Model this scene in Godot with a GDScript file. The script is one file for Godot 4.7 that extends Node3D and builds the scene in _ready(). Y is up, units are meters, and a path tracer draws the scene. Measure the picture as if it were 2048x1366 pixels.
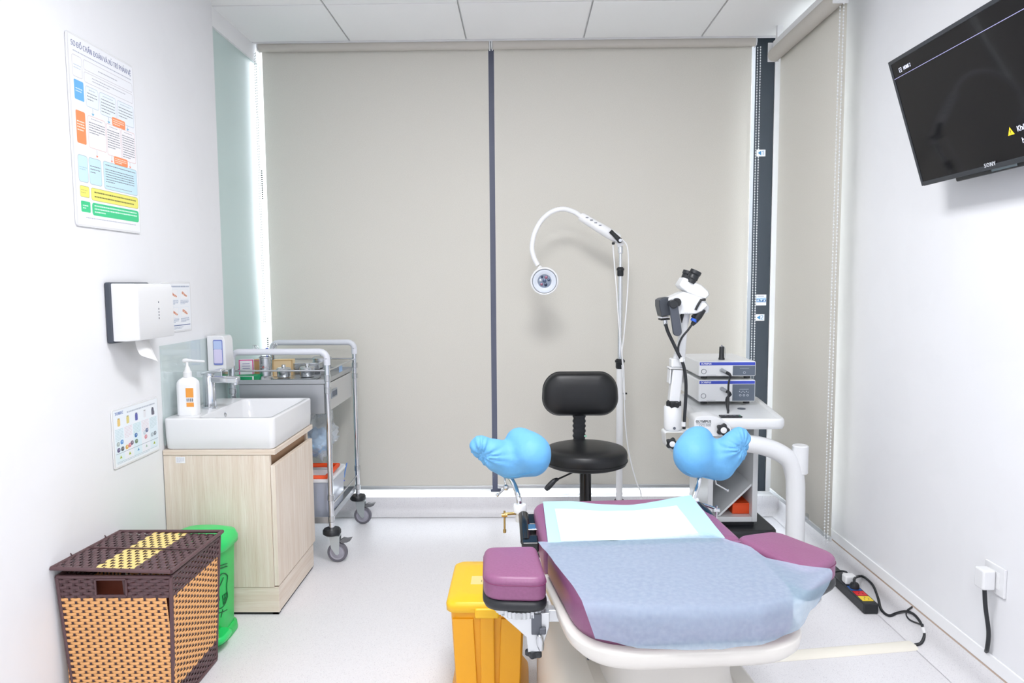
extends Node3D
# Consultation room with gynaecological examination chair. Units: metres, y up, camera looks along -z.

const FPX := 1400.0
const EYE := Vector3(0, 1.26, 0)
var view := Basis()          # camera axes in the world
var M := {}                  # shared materials
var rng := RandomNumberGenerator.new()
var used := {}

# ------------------------------------------------------------------ camera helpers
func set_view(yaw: float, pitch: float, roll: float) -> void:
	var ry := Basis(Vector3(cos(yaw), 0, -sin(yaw)), Vector3(0, 1, 0), Vector3(sin(yaw), 0, cos(yaw)))
	var rx := Basis(Vector3(1, 0, 0), Vector3(0, cos(pitch), sin(pitch)), Vector3(0, -sin(pitch), cos(pitch)))
	var rz := Basis(Vector3(cos(roll), sin(roll), 0), Vector3(-sin(roll), cos(roll), 0), Vector3(0, 0, 1))
	var s := Basis(Vector3(1, 0, 0), Vector3(0, -1, 0), Vector3(0, 0, -1))
	view = (s * (rz * rx * ry) * s).transposed()

func ray(px: float, py: float) -> Vector3:
	return view * Vector3((px - 1024.0) / FPX, -(py - 683.0) / FPX, -1.0)

func A(px: float, py: float, d: float) -> Vector3:      # point of the pixel's ray on the plane z = -d
	var r := ray(px, py)
	return EYE + r * (d / -r.z)

func AX(px: float, py: float, x: float) -> Vector3:     # ... on the plane x = const
	var r := ray(px, py)
	return EYE + r * ((x - EYE.x) / r.x)

func AY(px: float, py: float, y: float) -> Vector3:     # ... on the plane y = const
	var r := ray(px, py)
	return EYE + r * ((y - EYE.y) / r.y)

func on_floor(px: float, py: float, above: float) -> Vector3:      # first point of the ray at that height over the floor or its coved edge by the right wall
	var r := ray(px, py)
	var k := 1.2
	while k < 4.0:
		var p := EYE + r * k
		var e := 1.395 - p.x                       # distance from the wall
		var h := 0.0
		if e < 0.052:
			h = 0.002 + 0.045 * (1.0 - sqrt(maxf(0.0, 1.0 - pow(1.0 - clampf((e - 0.007) / 0.045, 0, 1), 2.0))))
			if e < 0.008:
				h = 0.2
		if p.y < h + above:
			return p
		k += 0.002
	return EYE + r * k

# ------------------------------------------------------------------ materials
func mat(hex: String, rough := 0.6, metal := 0.0, spec := 0.5) -> StandardMaterial3D:
	var m := StandardMaterial3D.new()
	m.albedo_color = Color.html(hex)
	m.roughness = rough
	m.metallic = metal
	m.metallic_specular = spec
	return m

func noise_tex(w: int, h: int, freq: float, seed_: int, lo: Color, hi: Color, stretch := Vector2(1, 1), oct := 4) -> ImageTexture:
	var n := FastNoiseLite.new()
	n.seed = seed_
	n.frequency = freq
	n.fractal_octaves = oct
	var im := Image.create(w, h, false, Image.FORMAT_RGB8)
	for y in h:
		for x in w:
			# seamless: wrap on a torus by blending the four shifted fields
			var u := float(x) / w
			var v := float(y) / h
			var a := n.get_noise_2d(x * stretch.x, y * stretch.y)
			var b := n.get_noise_2d((x - w) * stretch.x, y * stretch.y)
			var c := n.get_noise_2d(x * stretch.x, (y - h) * stretch.y)
			var d := n.get_noise_2d((x - w) * stretch.x, (y - h) * stretch.y)
			var k: float = lerpf(lerpf(a, b, u), lerpf(c, d, u), v)
			im.set_pixel(x, y, lo.lerp(hi, clampf(0.5 + k * 1.1, 0, 1)))
	return ImageTexture.create_from_image(im)

func tri(m: StandardMaterial3D, scale: Vector3) -> StandardMaterial3D:
	m.uv1_triplanar = true
	m.uv1_world_triplanar = true
	m.uv1_scale = scale
	return m

# ------------------------------------------------------------------ mesh collector
class MB:
	var st := SurfaceTool.new()
	func _init() -> void:
		st.begin(Mesh.PRIMITIVE_TRIANGLES)
	func v(p: Vector3, n: Vector3, uv := Vector2.ZERO) -> void:
		st.set_normal(n)
		st.set_uv(uv)
		st.add_vertex(p)
	# counter-clockwise seen from outside
	func t(a: Vector3, b: Vector3, c: Vector3, na: Vector3, nb: Vector3, nc: Vector3) -> void:
		v(a, na); v(c, nc); v(b, nb)
	func flat(a: Vector3, b: Vector3, c: Vector3) -> void:
		var n := (b - a).cross(c - a).normalized()
		t(a, b, c, n, n, n)
	func quad(a: Vector3, b: Vector3, c: Vector3, d: Vector3) -> void:
		var n := (c - a).cross(d - b).normalized()
		t(a, b, c, n, n, n); t(a, c, d, n, n, n)
	func quad_uv(a: Vector3, b: Vector3, c: Vector3, d: Vector3) -> void:   # a top-left, b bottom-left, c bottom-right, d top-right
		var n := (c - a).cross(d - b).normalized()
		v(a, n, Vector2(0, 0)); v(c, n, Vector2(1, 1)); v(b, n, Vector2(0, 1))
		v(a, n, Vector2(0, 0)); v(d, n, Vector2(1, 0)); v(c, n, Vector2(1, 1))
	# box with rounded edges
	func rbox(x: Transform3D, size: Vector3, r := 0.0, n := 1) -> void:
		var h := size / 2.0
		r = minf(r, minf(h.x, minf(h.y, h.z)) * 0.999)
		if r <= 0.00001:
			n = 0
		var ax := [[0, 1, 2], [1, 2, 0], [2, 0, 1]]
		var steps := []
		if n == 0:
			steps = [[-1, 0.0], [1, 0.0]]
		else:
			for k in n + 1:
				steps.append([-1, -(1.0 - float(k) / n)])
			for k in n + 1:
				steps.append([1, float(k) / n])
		var nb := x.basis.inverse().transposed()
		for f in 3:
			for s in [-1.0, 1.0]:
				var a: int = ax[f][0]
				var b: int = ax[f][1]
				var c: int = ax[f][2]
				var ps := []
				var ns := []
				for i in steps:
					var rp := []
					var rn := []
					for j in steps:
						var core := Vector3()
						var dir := Vector3()
						core[a] = i[0] * (h[a] - r); dir[a] = i[1]
						core[b] = j[0] * (h[b] - r); dir[b] = j[1]
						core[c] = s * (h[c] - r); dir[c] = s
						dir = dir.normalized()
						rp.append(x * (core + dir * r)); rn.append((nb * dir).normalized())
					ps.append(rp); ns.append(rn)
				for i in steps.size() - 1:
					for j in steps.size() - 1:
						var i2 := i + 1
						var j2 := j + 1
						if s > 0:
							t(ps[i][j], ps[i2][j], ps[i2][j2], ns[i][j], ns[i2][j], ns[i2][j2])
							t(ps[i][j], ps[i2][j2], ps[i][j2], ns[i][j], ns[i2][j2], ns[i][j2])
						else:
							t(ps[i][j], ps[i2][j2], ps[i2][j], ns[i][j], ns[i2][j2], ns[i2][j])
							t(ps[i][j], ps[i][j2], ps[i2][j2], ns[i][j], ns[i][j2], ns[i2][j2])
	func box(a: Vector3, b: Vector3, r := 0.0, n := 1) -> void:     # between two corners
		rbox(Transform3D(Basis(), (a + b) / 2.0), (b - a).abs(), r, n)
	# rectangular grid of points, smooth; cu / cv: closed along rows / columns
	func grid(p: Array, cu := false, cv := false, outward := true) -> void:
		var R := p.size()
		var C: int = p[0].size()
		var ru := R if cu else R - 1
		var rv := C if cv else C - 1
		var nn := PackedVector3Array()
		nn.resize(R * C)
		var mid := Vector3()
		for r in p:
			for q in r:
				mid += q
		mid /= R * C
		var sgn := 0.0
		for i in ru:
			for j in rv:
				var i2 := (i + 1) % R
				var j2 := (j + 1) % C
				var a: Vector3 = p[i][j]
				var b: Vector3 = p[i2][j]
				var c: Vector3 = p[i2][j2]
				var d: Vector3 = p[i][j2]
				var n := (c - a).cross(d - b)
				sgn += n.dot((a + c) * 0.5 - mid)
				if n.length_squared() > 1e-20:
					n = n.normalized() * sqrt(n.length())
				for k in [i * C + j, i2 * C + j, i2 * C + j2, i * C + j2]:
					nn[k] += n
		var fl := outward and sgn < 0
		for k in nn.size():
			nn[k] = (-nn[k] if fl else nn[k]).normalized()
		for i in ru:
			for j in rv:
				var i2 := (i + 1) % R
				var j2 := (j + 1) % C
				var q := [[i, j], [i2, j], [i2, j2], [i, j2]]
				if fl:
					q = [[i, j], [i, j2], [i2, j2], [i2, j]]
				var P := []
				var N := []
				var U := []
				for e in q:
					P.append(p[e[0]][e[1]]); N.append(nn[e[0] * C + e[1]])
				t(P[0], P[1], P[2], N[0], N[1], N[2])
				t(P[0], P[2], P[3], N[0], N[2], N[3])
	func lathe(x: Transform3D, prof: Array, seg := 24) -> void:     # prof: Vector2(radius, height along y)
		# corners in the profile stay sharp: each span is its own band unless marked smooth by close spacing
		var rows := []
		for q in prof:
			var row := []
			for k in seg:
				var a := TAU * k / seg
				row.append(x * Vector3(q.x * cos(a), q.y, q.x * sin(a)))
			rows.append(row)
		var start := 0
		for i in range(1, rows.size()):
			var last := i == rows.size() - 1
			var sharp := false
			if not last:
				var d1: Vector2 = (prof[i] - prof[i - 1]).normalized()
				var d2: Vector2 = (prof[i + 1] - prof[i]).normalized()
				sharp = d1.dot(d2) < 0.8
			if last or sharp:
				_band(rows.slice(start, i + 1), prof.slice(start, i + 1), x)
				start = i
	func _band(rows: Array, prof: Array, x: Transform3D) -> void:
		var R := rows.size()
		var C: int = rows[0].size()
		var ns := []
		for i in R:
			var d := Vector2()
			if i > 0:
				d += (prof[i] - prof[i - 1]).normalized()
			if i < R - 1:
				d += (prof[i + 1] - prof[i]).normalized()
			d = d.normalized()
			var n2 := Vector2(d.y, -d.x)
			var row := []
			for k in C:
				var a := TAU * k / C
				row.append((x.basis * Vector3(n2.x * cos(a), n2.y, n2.x * sin(a))).normalized())
			ns.append(row)
		for i in R - 1:
			for k in C:
				var k2 := (k + 1) % C
				t(rows[i][k], rows[i + 1][k2], rows[i][k2], ns[i][k], ns[i + 1][k2], ns[i][k2])
				t(rows[i][k], rows[i + 1][k], rows[i + 1][k2], ns[i][k], ns[i + 1][k], ns[i + 1][k2])
	func cyl(a: Vector3, b: Vector3, r: float, r2 := -1.0, seg := 16, bevel := 0.0) -> void:
		if r2 < 0:
			r2 = r
		var l := a.distance_to(b)
		var x := Transform3D(MB.frame(b - a), a)
		if bevel > 0:
			lathe(x, [Vector2(0, 0), Vector2(r - bevel, 0), Vector2(r, bevel), Vector2(r2, l - bevel), Vector2(r2 - bevel, l), Vector2(0, l)], seg)
		else:
			lathe(x, [Vector2(0, 0), Vector2(r, 0), Vector2(r2, l), Vector2(0, l)], seg)
	static func frame(dir: Vector3) -> Basis:      # y along dir
		var y := dir.normalized()
		var h := Vector3(0, 0, 1) if absf(y.z) < 0.9 else Vector3(1, 0, 0)
		var xx := y.cross(h).normalized()
		return Basis(xx, y, xx.cross(y))
	static func spl(p: Array, n := 8, closed := false) -> Array:   # Catmull-Rom through the points
		var out := []
		var c := p.size()
		var last := c if closed else c - 1
		for i in last:
			var p0: Vector3 = p[(i - 1 + c) % c] if closed or i > 0 else p[0] * 2.0 - p[1]
			var p1: Vector3 = p[i]
			var p2: Vector3 = p[(i + 1) % c]
			var p3: Vector3 = p[(i + 2) % c] if closed or i + 2 < c else p[c - 1] * 2.0 - p[c - 2]
			for k in n:
				var t := float(k) / n
				out.append(0.5 * ((2.0 * p1) + (p2 - p0) * t + (2.0 * p0 - 5.0 * p1 + 4.0 * p2 - p3) * t * t + (3.0 * p1 - p0 - 3.0 * p2 + p3) * t * t * t))
		if not closed:
			out.append(p[c - 1])
		return out
	func tube(p: Array, r, seg := 10, closed := false, sx := 1.0) -> void:    # r: number or one per point; sx flattens
		var rows := []
		var up := Vector3.ZERO
		var c := p.size()
		for i in c:
			var a: Vector3 = p[(i - 1 + c) % c] if closed or i > 0 else p[i]
			var b: Vector3 = p[(i + 1) % c] if closed or i < c - 1 else p[i]
			var d := (b - a).normalized()
			if up == Vector3.ZERO:
				up = MB.frame(d).x
			up = (up - d * up.dot(d)).normalized()
			var side := d.cross(up)
			var rr: float = r[i] if r is Array else r
			var row := []
			for k in seg:
				var an := TAU * k / seg
				row.append(p[i] + (up * cos(an) * sx + side * sin(an)) * rr)
			rows.append(row)
		grid(rows, closed, true)
		if not closed:
			for e in [0, c - 1]:
				var ce: Vector3 = p[e]
				var n: Vector3 = (p[0] - p[1]).normalized() if e == 0 else (p[c - 1] - p[c - 2]).normalized()
				for k in seg:
					var q1: Vector3 = rows[e][k]
					var q2: Vector3 = rows[e][(k + 1) % seg]
					if (q1 - ce).cross(q2 - ce).dot(n) > 0:
						t(ce, q1, q2, n, n, n)
					else:
						t(ce, q2, q1, n, n, n)
	# prism: polygon in the x-y plane of the transform, extruded along +z by depth, rim bevelled on both ends
	func prism(x: Transform3D, poly: PackedVector2Array, depth: float, bevel := 0.0, smooth_deg := 35.0) -> void:
		if Geometry2D.is_polygon_clockwise(poly):
			poly.reverse()
		var n := poly.size()
		var inner := poly
		if bevel > 0:
			inner = PackedVector2Array()
			for i in n:
				var d1 := (poly[i] - poly[(i - 1 + n) % n]).normalized()
				var d2 := (poly[(i + 1) % n] - poly[i]).normalized()
				var av := (d1 + d2).normalized()
				inner.append(poly[i] - Vector2(av.y, -av.x) * bevel)
		var idx := Geometry2D.triangulate_polygon(inner)
		var z0 := (x.basis * Vector3(0, 0, -1)).normalized()
		for k in range(0, idx.size(), 3):
			var a := inner[idx[k]]
			var b := inner[idx[k + 1]]
			var c := inner[idx[k + 2]]
			if (b - a).cross(c - a) < 0:
				var q := b
				b = c
				c = q
			t(x * Vector3(a.x, a.y, depth), x * Vector3(b.x, b.y, depth), x * Vector3(c.x, c.y, depth), -z0, -z0, -z0)
			t(x * Vector3(a.x, a.y, 0), x * Vector3(c.x, c.y, 0), x * Vector3(b.x, b.y, 0), z0, z0, z0)
		var en := []
		for i in n:
			var d := (poly[(i + 1) % n] - poly[i]).normalized()
			en.append(Vector2(d.y, -d.x))
		for i in n:
			var j := (i + 1) % n
			var e: Vector2 = en[i]
			var pe: Vector2 = en[(i - 1 + n) % n]
			var ne: Vector2 = en[j]
			var na := (e + pe).normalized() if absf(rad_to_deg(e.angle_to(pe))) < smooth_deg else e
			var nb := (e + ne).normalized() if absf(rad_to_deg(e.angle_to(ne))) < smooth_deg else e
			var N1 := (x.basis * Vector3(na.x, na.y, 0)).normalized()
			var N2 := (x.basis * Vector3(nb.x, nb.y, 0)).normalized()
			var a := poly[i]
			var b := poly[j]
			var z1 := bevel
			var z2 := depth - bevel
			var p0 := x * Vector3(a.x, a.y, z1)
			var p1 := x * Vector3(b.x, b.y, z1)
			var p2 := x * Vector3(b.x, b.y, z2)
			var p3 := x * Vector3(a.x, a.y, z2)
			t(p0, p1, p2, N1, N2, N2)
			t(p0, p2, p3, N1, N2, N1)
			if bevel > 0:
				var ia := inner[i]
				var ib := inner[j]
				var q0 := x * Vector3(ia.x, ia.y, 0)
				var q1 := x * Vector3(ib.x, ib.y, 0)
				var q2 := x * Vector3(ib.x, ib.y, depth)
				var q3 := x * Vector3(ia.x, ia.y, depth)
				t(q0, q1, p1, z0, z0, N2); t(q0, p1, p0, z0, N2, N1)
				t(p3, p2, q2, N1, N2, -z0); t(p3, q2, q3, N1, -z0, -z0)
	# filled ring-to-ring loft; caps closed by fans
	func loft(rings: Array, caps := true) -> void:
		grid(rings, false, true)
		if caps:
			for e in [0, rings.size() - 1]:
				var ring: Array = rings[e]
				var c := Vector3()
				for q in ring:
					c += q
				c /= ring.size()
				var other: Array = rings[1 if e == 0 else rings.size() - 2]
				var oc := Vector3()
				for q in other:
					oc += q
				oc /= other.size()
				var n := Vector3()
				for k in ring.size():
					n += (ring[k] - c).cross(ring[(k + 1) % ring.size()] - c)
				n = n.normalized()
				if n.dot(c - oc) < 0:
					n = -n
				for k in ring.size():
					var q1: Vector3 = ring[k]
					var q2: Vector3 = ring[(k + 1) % ring.size()]
					if (q1 - c).cross(q2 - c).dot(n) > 0:
						t(c, q1, q2, n, n, n)
					else:
						t(c, q2, q1, n, n, n)
	func ball(x: Transform3D, r: float, seg := 16) -> void:
		var rows := []
		for i in seg / 2 + 1:
			var a := PI * i / (seg / 2)
			rows.append(Vector2(maxf(sin(a) * r, 0.00001), -cos(a) * r))
		lathe(x, rows, seg)

func rrect(w: float, h: float, r: float, n := 5, c := Vector2.ZERO) -> PackedVector2Array:
	var out := PackedVector2Array()
	for k in 4:
		var cx: float = (w / 2 - r) * [1, -1, -1, 1][k]
		var cy: float = (h / 2 - r) * [1, 1, -1, -1][k]
		for i in n + 1:
			var a := PI / 2 * (k + float(i) / n)
			out.append(c + Vector2(cx + r * cos(a), cy + r * sin(a)))
	return out

func circ(r: float, n := 20, c := Vector2.ZERO) -> PackedVector2Array:
	var out := PackedVector2Array()
	for k in n:
		out.append(c + Vector2(cos(TAU * k / n), sin(TAU * k / n)) * r)
	return out

func basis_zy(z: Vector3, up := Vector3.UP) -> Basis:      # z axis given, y as near to up as can be
	z = z.normalized()
	var xx := up.cross(z).normalized()
	return Basis(xx, z.cross(xx), z)

# ------------------------------------------------------------------ nodes
func numbered(called: String) -> String:
	if not used.has(called):
		used[called] = 0
		return called
	used[called] += 1
	return "%s_%03d" % [called, used[called]]

func thing(called: String, label: String, category: String, at: Vector3, group := "") -> Node3D:
	var o := Node3D.new()
	o.name = numbered(called)
	add_child(o)
	o.position = at
	o.set_meta("label", label)
	o.set_meta("category", category)
	if group:
		o.set_meta("group", group)
	return o

func world_of(o: Node) -> Transform3D:
	var x := Transform3D()
	while o != self:
		x = (o as Node3D).transform * x
		o = o.get_parent()
	return x

func part(parent: Node3D, called: String, b: MB, m: Material, label := "") -> MeshInstance3D:   # mesh given in world coordinates
	var o := MeshInstance3D.new()
	o.name = called
	o.mesh = b.st.commit()
	o.material_override = null
	o.mesh.surface_set_material(0, m)
	o.cast_shadow = GeometryInstance3D.SHADOW_CASTING_SETTING_ON
	parent.add_child(o, true)
	o.transform = world_of(parent).affine_inverse()
	if label:
		o.set_meta("label", label)
	return o

func single(called: String, b: MB, m: Material, label: String, category: String, group := "") -> MeshInstance3D:
	var o := part(self, numbered(called), b, m)
	o.set_meta("label", label)
	o.set_meta("category", category)
	if group:
		o.set_meta("group", group)
	return o

func structure(called: String, b: MB, m: Material, label := "") -> MeshInstance3D:
	var o := part(self, called, b, m)
	o.set_meta("kind", "structure")
	o.set_meta("label", label if label else called.replace("_", " ") + " of the consultation room")
	o.set_meta("category", called.split("_")[0])
	return o

const MARKS := {"Ơ": ["O", "horn"], "Ồ": ["Ô", "grave"], "Ẩ": ["Â", "hook"], "Ử": ["U", "horn hook"], "Ả": ["A", "hook"], "Ệ": ["Ê", "dot"], "ặ": ["ă", "dot"]}

func lettering(parent: Node3D, called: String, text: String, height: float, x: Transform3D, m: Material, width := 0.0, bold := false, depth := 0.0006) -> MeshInstance3D:
	# text centred on the transform's origin in its x-y plane; height: cap height; width > 0 squeezes the line to that width
	var tm := TextMesh.new()
	var f := SystemFont.new()
	f.font_names = PackedStringArray(["Droid Sans"])
	if bold:
		f.font_weight = 700
	var plain := ""
	var marks := []
	for ch in text:
		if MARKS.has(ch):
			var w0 := f.get_string_size(plain, 0, -1, 32).x
			var base: String = MARKS[ch][0]
			marks.append([w0 + f.get_string_size(base, 0, -1, 32).x / 2, f.get_string_size(base, 0, -1, 32).x, MARKS[ch][1], base])
			plain += base
		else:
			plain += ch
	var px := height / 23.0
	tm.font = f
	tm.font_size = 32
	tm.pixel_size = px
	tm.depth = depth
	tm.curve_step = 2.0
	tm.text = plain
	tm.material = m
	var full := f.get_string_size(plain, 0, -1, 32).x
	var sx := 1.0
	if width > 0:
		sx = width / (full * px)
	var o := MeshInstance3D.new()
	o.name = called
	o.mesh = tm
	parent.add_child(o, true)
	var xs := x * Transform3D(Basis().scaled(Vector3(sx, 1, 1)), Vector3.ZERO)
	o.transform = world_of(parent).affine_inverse() * xs
	if marks:
		# accents that the font lacks, as small strokes
		var b := MB.new()
		for q in marks:
			var cx: float = q[0] - full / 2
			var low: bool = q[3] == "ă"
			var up := 16.0 if not low else 12.0
			for k in q[2].split(" "):
				var st := []
				if k == "horn":
					st = [[cx + q[1] * 0.34, 9.0, 5.0, 2.2, 0.9]]
				elif k == "grave":
					st = [[cx + 5.5, up + 4.5, 6.0, 2.2, -0.7]]
				elif k == "hook":
					st = [[cx + (5.5 if q[3] != "A" and q[3] != "U" else 0.0), up + 3.5, 4.5, 2.0, 0.8], [cx + (5.5 if q[3] != "A" and q[3] != "U" else 0.0), up + 6.0, 4.5, 2.0, -0.3]]
				elif k == "dot":
					st = [[cx, -16.0, 3.2, 3.2, 0.0]]
				for e in st:
					b.rbox(xs * Transform3D(Basis(Vector3(0, 0, 1), e[4]), Vector3(e[0], e[1], 0) * px), Vector3(e[2] * px, e[3] * px, depth))
		part(parent, called + "_accents", b, m).set_meta("kind", "stuff")
	return o

func bars(im: Image, r: Rect2i, lines: int, col: Color, last := 0.7, th := 2, seed_ := 1) -> void:
	# lines of small unreadable print
	var g := RandomNumberGenerator.new()
	g.seed = seed_
	for k in lines:
		var y := r.position.y + int((k + 0.3) * r.size.y / lines)
		var x := r.position.x
		var end := r.end.x if k < lines - 1 else r.position.x + int(r.size.x * last)
		while x < end - 3:
			var w := mini(g.randi_range(5, 16), end - x)
			im.fill_rect(Rect2i(x, y, w, th), col)
			x += w + 3

func rounded(im: Image, r: Rect2i, rad: int, fill: Color, line := Color(0, 0, 0, 0), lw := 2) -> void:
	for y in r.size.y:
		for x in r.size.x:
			var dx := maxi(rad - x, x - (r.size.x - 1 - rad))
			var dy := maxi(rad - y, y - (r.size.y - 1 - rad))
			var out := 0.0
			if dx > 0 and dy > 0:
				out = sqrt(dx * dx + dy * dy) - rad
				if out > 0:
					continue
			else:
				out = maxi(dx, dy) - rad
			im.set_pixel(r.position.x + x, r.position.y + y, line if line.a > 0 and out > -lw else fill)

func disc(im: Image, c: Vector2i, rad: int, col: Color, sy := 1.0) -> void:
	for y in range(-rad, rad + 1):
		for x in range(-rad, rad + 1):
			if x * x + y * y / (sy * sy) <= rad * rad and Rect2i(Vector2i.ZERO, im.get_size()).has_point(c + Vector2i(x, y)):
				im.set_pixel(c.x + x, c.y + y, col)

func img_mat(im: Image, rough := 0.5) -> StandardMaterial3D:
	var m := StandardMaterial3D.new()
	m.albedo_texture = ImageTexture.create_from_image(im)
	m.roughness = rough
	m.texture_repeat = false
	return m

# ------------------------------------------------------------------ room
const XL := -1.36        # left wall
const XR := 1.395         # right wall
const DB := 3.75         # depth of the low wall below the window
const DC := 3.70         # depth at which the ceiling ends
const HCEIL := 2.51
const ZF := 1.7          # wall behind the camera
const GX := [-1.476, -0.876, -0.276, 0.324, 0.924]          # joints of the ceiling grid in x
const GZ := [-3.70, -3.23, -2.63, -2.03, -1.43, -0.83, -0.23, 0.37, 0.97, 1.57]

func _ready() -> void:
	rng.seed = 7
	set_view(0.0143, 0.0819, -0.0072)
	var cam := Camera3D.new()
	cam.name = "camera"
	cam.fov = rad_to_deg(2.0 * atan(683.0 / FPX))
	cam.near = 0.05
	cam.far = 100
	add_child(cam)
	cam.transform = Transform3D(view, EYE)
	cam.current = true
	var we := WorldEnvironment.new()
	we.name = "daylight"
	var env := Environment.new()
	env.background_mode = Environment.BG_SKY
	var sm := ProceduralSkyMaterial.new()
	sm.sky_top_color = Color(0.90, 0.93, 0.97)
	sm.sky_horizon_color = Color(0.97, 0.98, 1.0)
	sm.ground_bottom_color = Color(0.55, 0.56, 0.57)
	sm.ground_horizon_color = Color(0.8, 0.82, 0.84)
	sm.sky_energy_multiplier = 2.8
	sm.ground_energy_multiplier = 2.0
	env.sky = Sky.new()
	env.sky.sky_material = sm
	env.tonemap_mode = Environment.TONE_MAPPER_LINEAR
	env.tonemap_exposure = 1.18
	env.sdfgi_enabled = true
	env.ssao_enabled = true
	env.ssil_enabled = true
	we.environment = env
	add_child(we)
	materials()
	for q in [[Vector3(0.024, HCEIL, -1.73), 2.7], [Vector3(0.024, HCEIL, 0.07), 2.35], [Vector3(0.024, HCEIL, 1.27), 1.3]]:
		ceiling_lamp(q[0], q[1])
	room()
	objects()

func ceiling_lamp(c: Vector3, energy: float) -> void:
	var t := thing("ceiling_light_panel", "square white flat light panel in the tiled ceiling", "lamp", c, "light panels in the ceiling")
	var b := MB.new()
	for k in 4:
		var a := PI / 2 * k
		b.rbox(Transform3D(Basis(Vector3.UP, a), c + Vector3(sin(a), 0, cos(a)) * 0.289), Vector3(0.596, 0.012, 0.018), 0.002)
	part(t, "frame", b, M.white_metal)
	b = MB.new()
	b.rbox(Transform3D(Basis(), c + Vector3(0, 0.002, 0)), Vector3(0.562, 0.006, 0.562))
	part(t, "diffuser", b, M.glow)
	var l := AreaLight3D.new()
	l.name = "panel_glow"
	l.area_size = Vector2(0.56, 0.56)
	l.light_energy = energy
	l.light_color = Color(0.99, 0.99, 1.0)
	l.shadow_enabled = true
	l.set("area_range", 12.0)
	t.add_child(l)
	l.position = Vector3(0, -0.008, 0)
	l.rotation_degrees = Vector3(-90, 0, 0)

func materials() -> void:
	M.white_wall = mat("f4f5f7", 0.75)
	M.wall_paint = tri(mat("eff0f3", 0.7), Vector3(0.6, 0.6, 0.6))
	M.wall_paint.albedo_texture = noise_tex(128, 128, 0.02, 3, Color(0.985, 0.985, 0.985), Color(1, 1, 1))
	var fl := tri(mat("eeedf0", 0.42), Vector3(1.6, 1.6, 1.6))
	fl.albedo_texture = floor_tex()
	M.floor = fl
	M.white_metal = mat("e9eaeb", 0.35)
	M.white_plastic = mat("e9eaeb", 0.35)
	M.white_gloss = mat("e9eaec", 0.12)
	M.ceil = mat("fafafa", 0.9)
	M.ceil_b = mat("f8f9f9", 0.9)
	M.tbar = mat("eef0f0", 0.6)
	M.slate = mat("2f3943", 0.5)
	M.slate_dark = mat("35384a", 0.5)
	M.black = mat("1b1d20", 0.5)
	M.black_soft = mat("202327", 0.42)
	M.black_gloss = mat("141517", 0.2)
	M.chrome = mat("dfe2e6", 0.12, 1.0)
	M.steel = mat("c9cccf", 0.25, 1.0)
	M.steel_satin = mat("b9bcbf", 0.42, 1.0)
	M.alu = mat("d3d6d8", 0.4, 0.7)
	M.brass = mat("b59a63", 0.35, 1.0)
	M.grey_plastic = mat("8b8f97", 0.5)
	M.mid_grey = mat("5c626c", 0.5)
	M.orange = mat("f2541b", 0.5)
	M.blue_text = mat("5f6f9c", 0.7)
	M.dark_text = mat("3a3d44", 0.7)
	M.white_text = mat("f4f6fa", 0.6)
	M.glow = mat("ffffff", 0.5)
	M.glow.emission_enabled = true
	M.glow.emission = Color(0.99, 0.99, 1.0)
	M.glow.emission_energy_multiplier = 1.2
	var bl := tri(mat("dfdcd3", 0.85), Vector3(6, 6, 6))
	bl.albedo_texture = noise_tex(128, 128, 0.25, 5, Color(0.97, 0.97, 0.97), Color(1, 1, 1))
	M.blind = bl
	M.blind_side = bl
	M.skirt_wood = mat("c9b3a2", 0.6)
	M.glass = mat("ffffff", 0.02)
	M.glass.transparency = BaseMaterial3D.TRANSPARENCY_ALPHA
	M.glass.albedo_color = Color(0.93, 0.98, 0.97, 0.08)
	M.frosted = mat("cfdedb", 0.35)
	M.frosted.backlight_enabled = true
	M.frosted.backlight = Color(0.44, 0.51, 0.51)

func floor_tex() -> ImageTexture:
	var im := Image.create(1024, 1024, false, Image.FORMAT_RGB8)
	im.fill(Color(0.965, 0.965, 0.965))
	var g := RandomNumberGenerator.new()
	g.seed = 11
	for k in 26000:
		var p := Vector2i(g.randi_range(0, 1020), g.randi_range(0, 1020))
		var t := g.randf()
		var c := Color(0.90, 0.895, 0.90) if t < 0.5 else (Color(1, 1, 1) if t < 0.85 else Color(0.82, 0.815, 0.83))
		im.fill_rect(Rect2i(p, Vector2i(g.randi_range(1, 4), g.randi_range(1, 3))), c)
	return ImageTexture.create_from_image(im)

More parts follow.
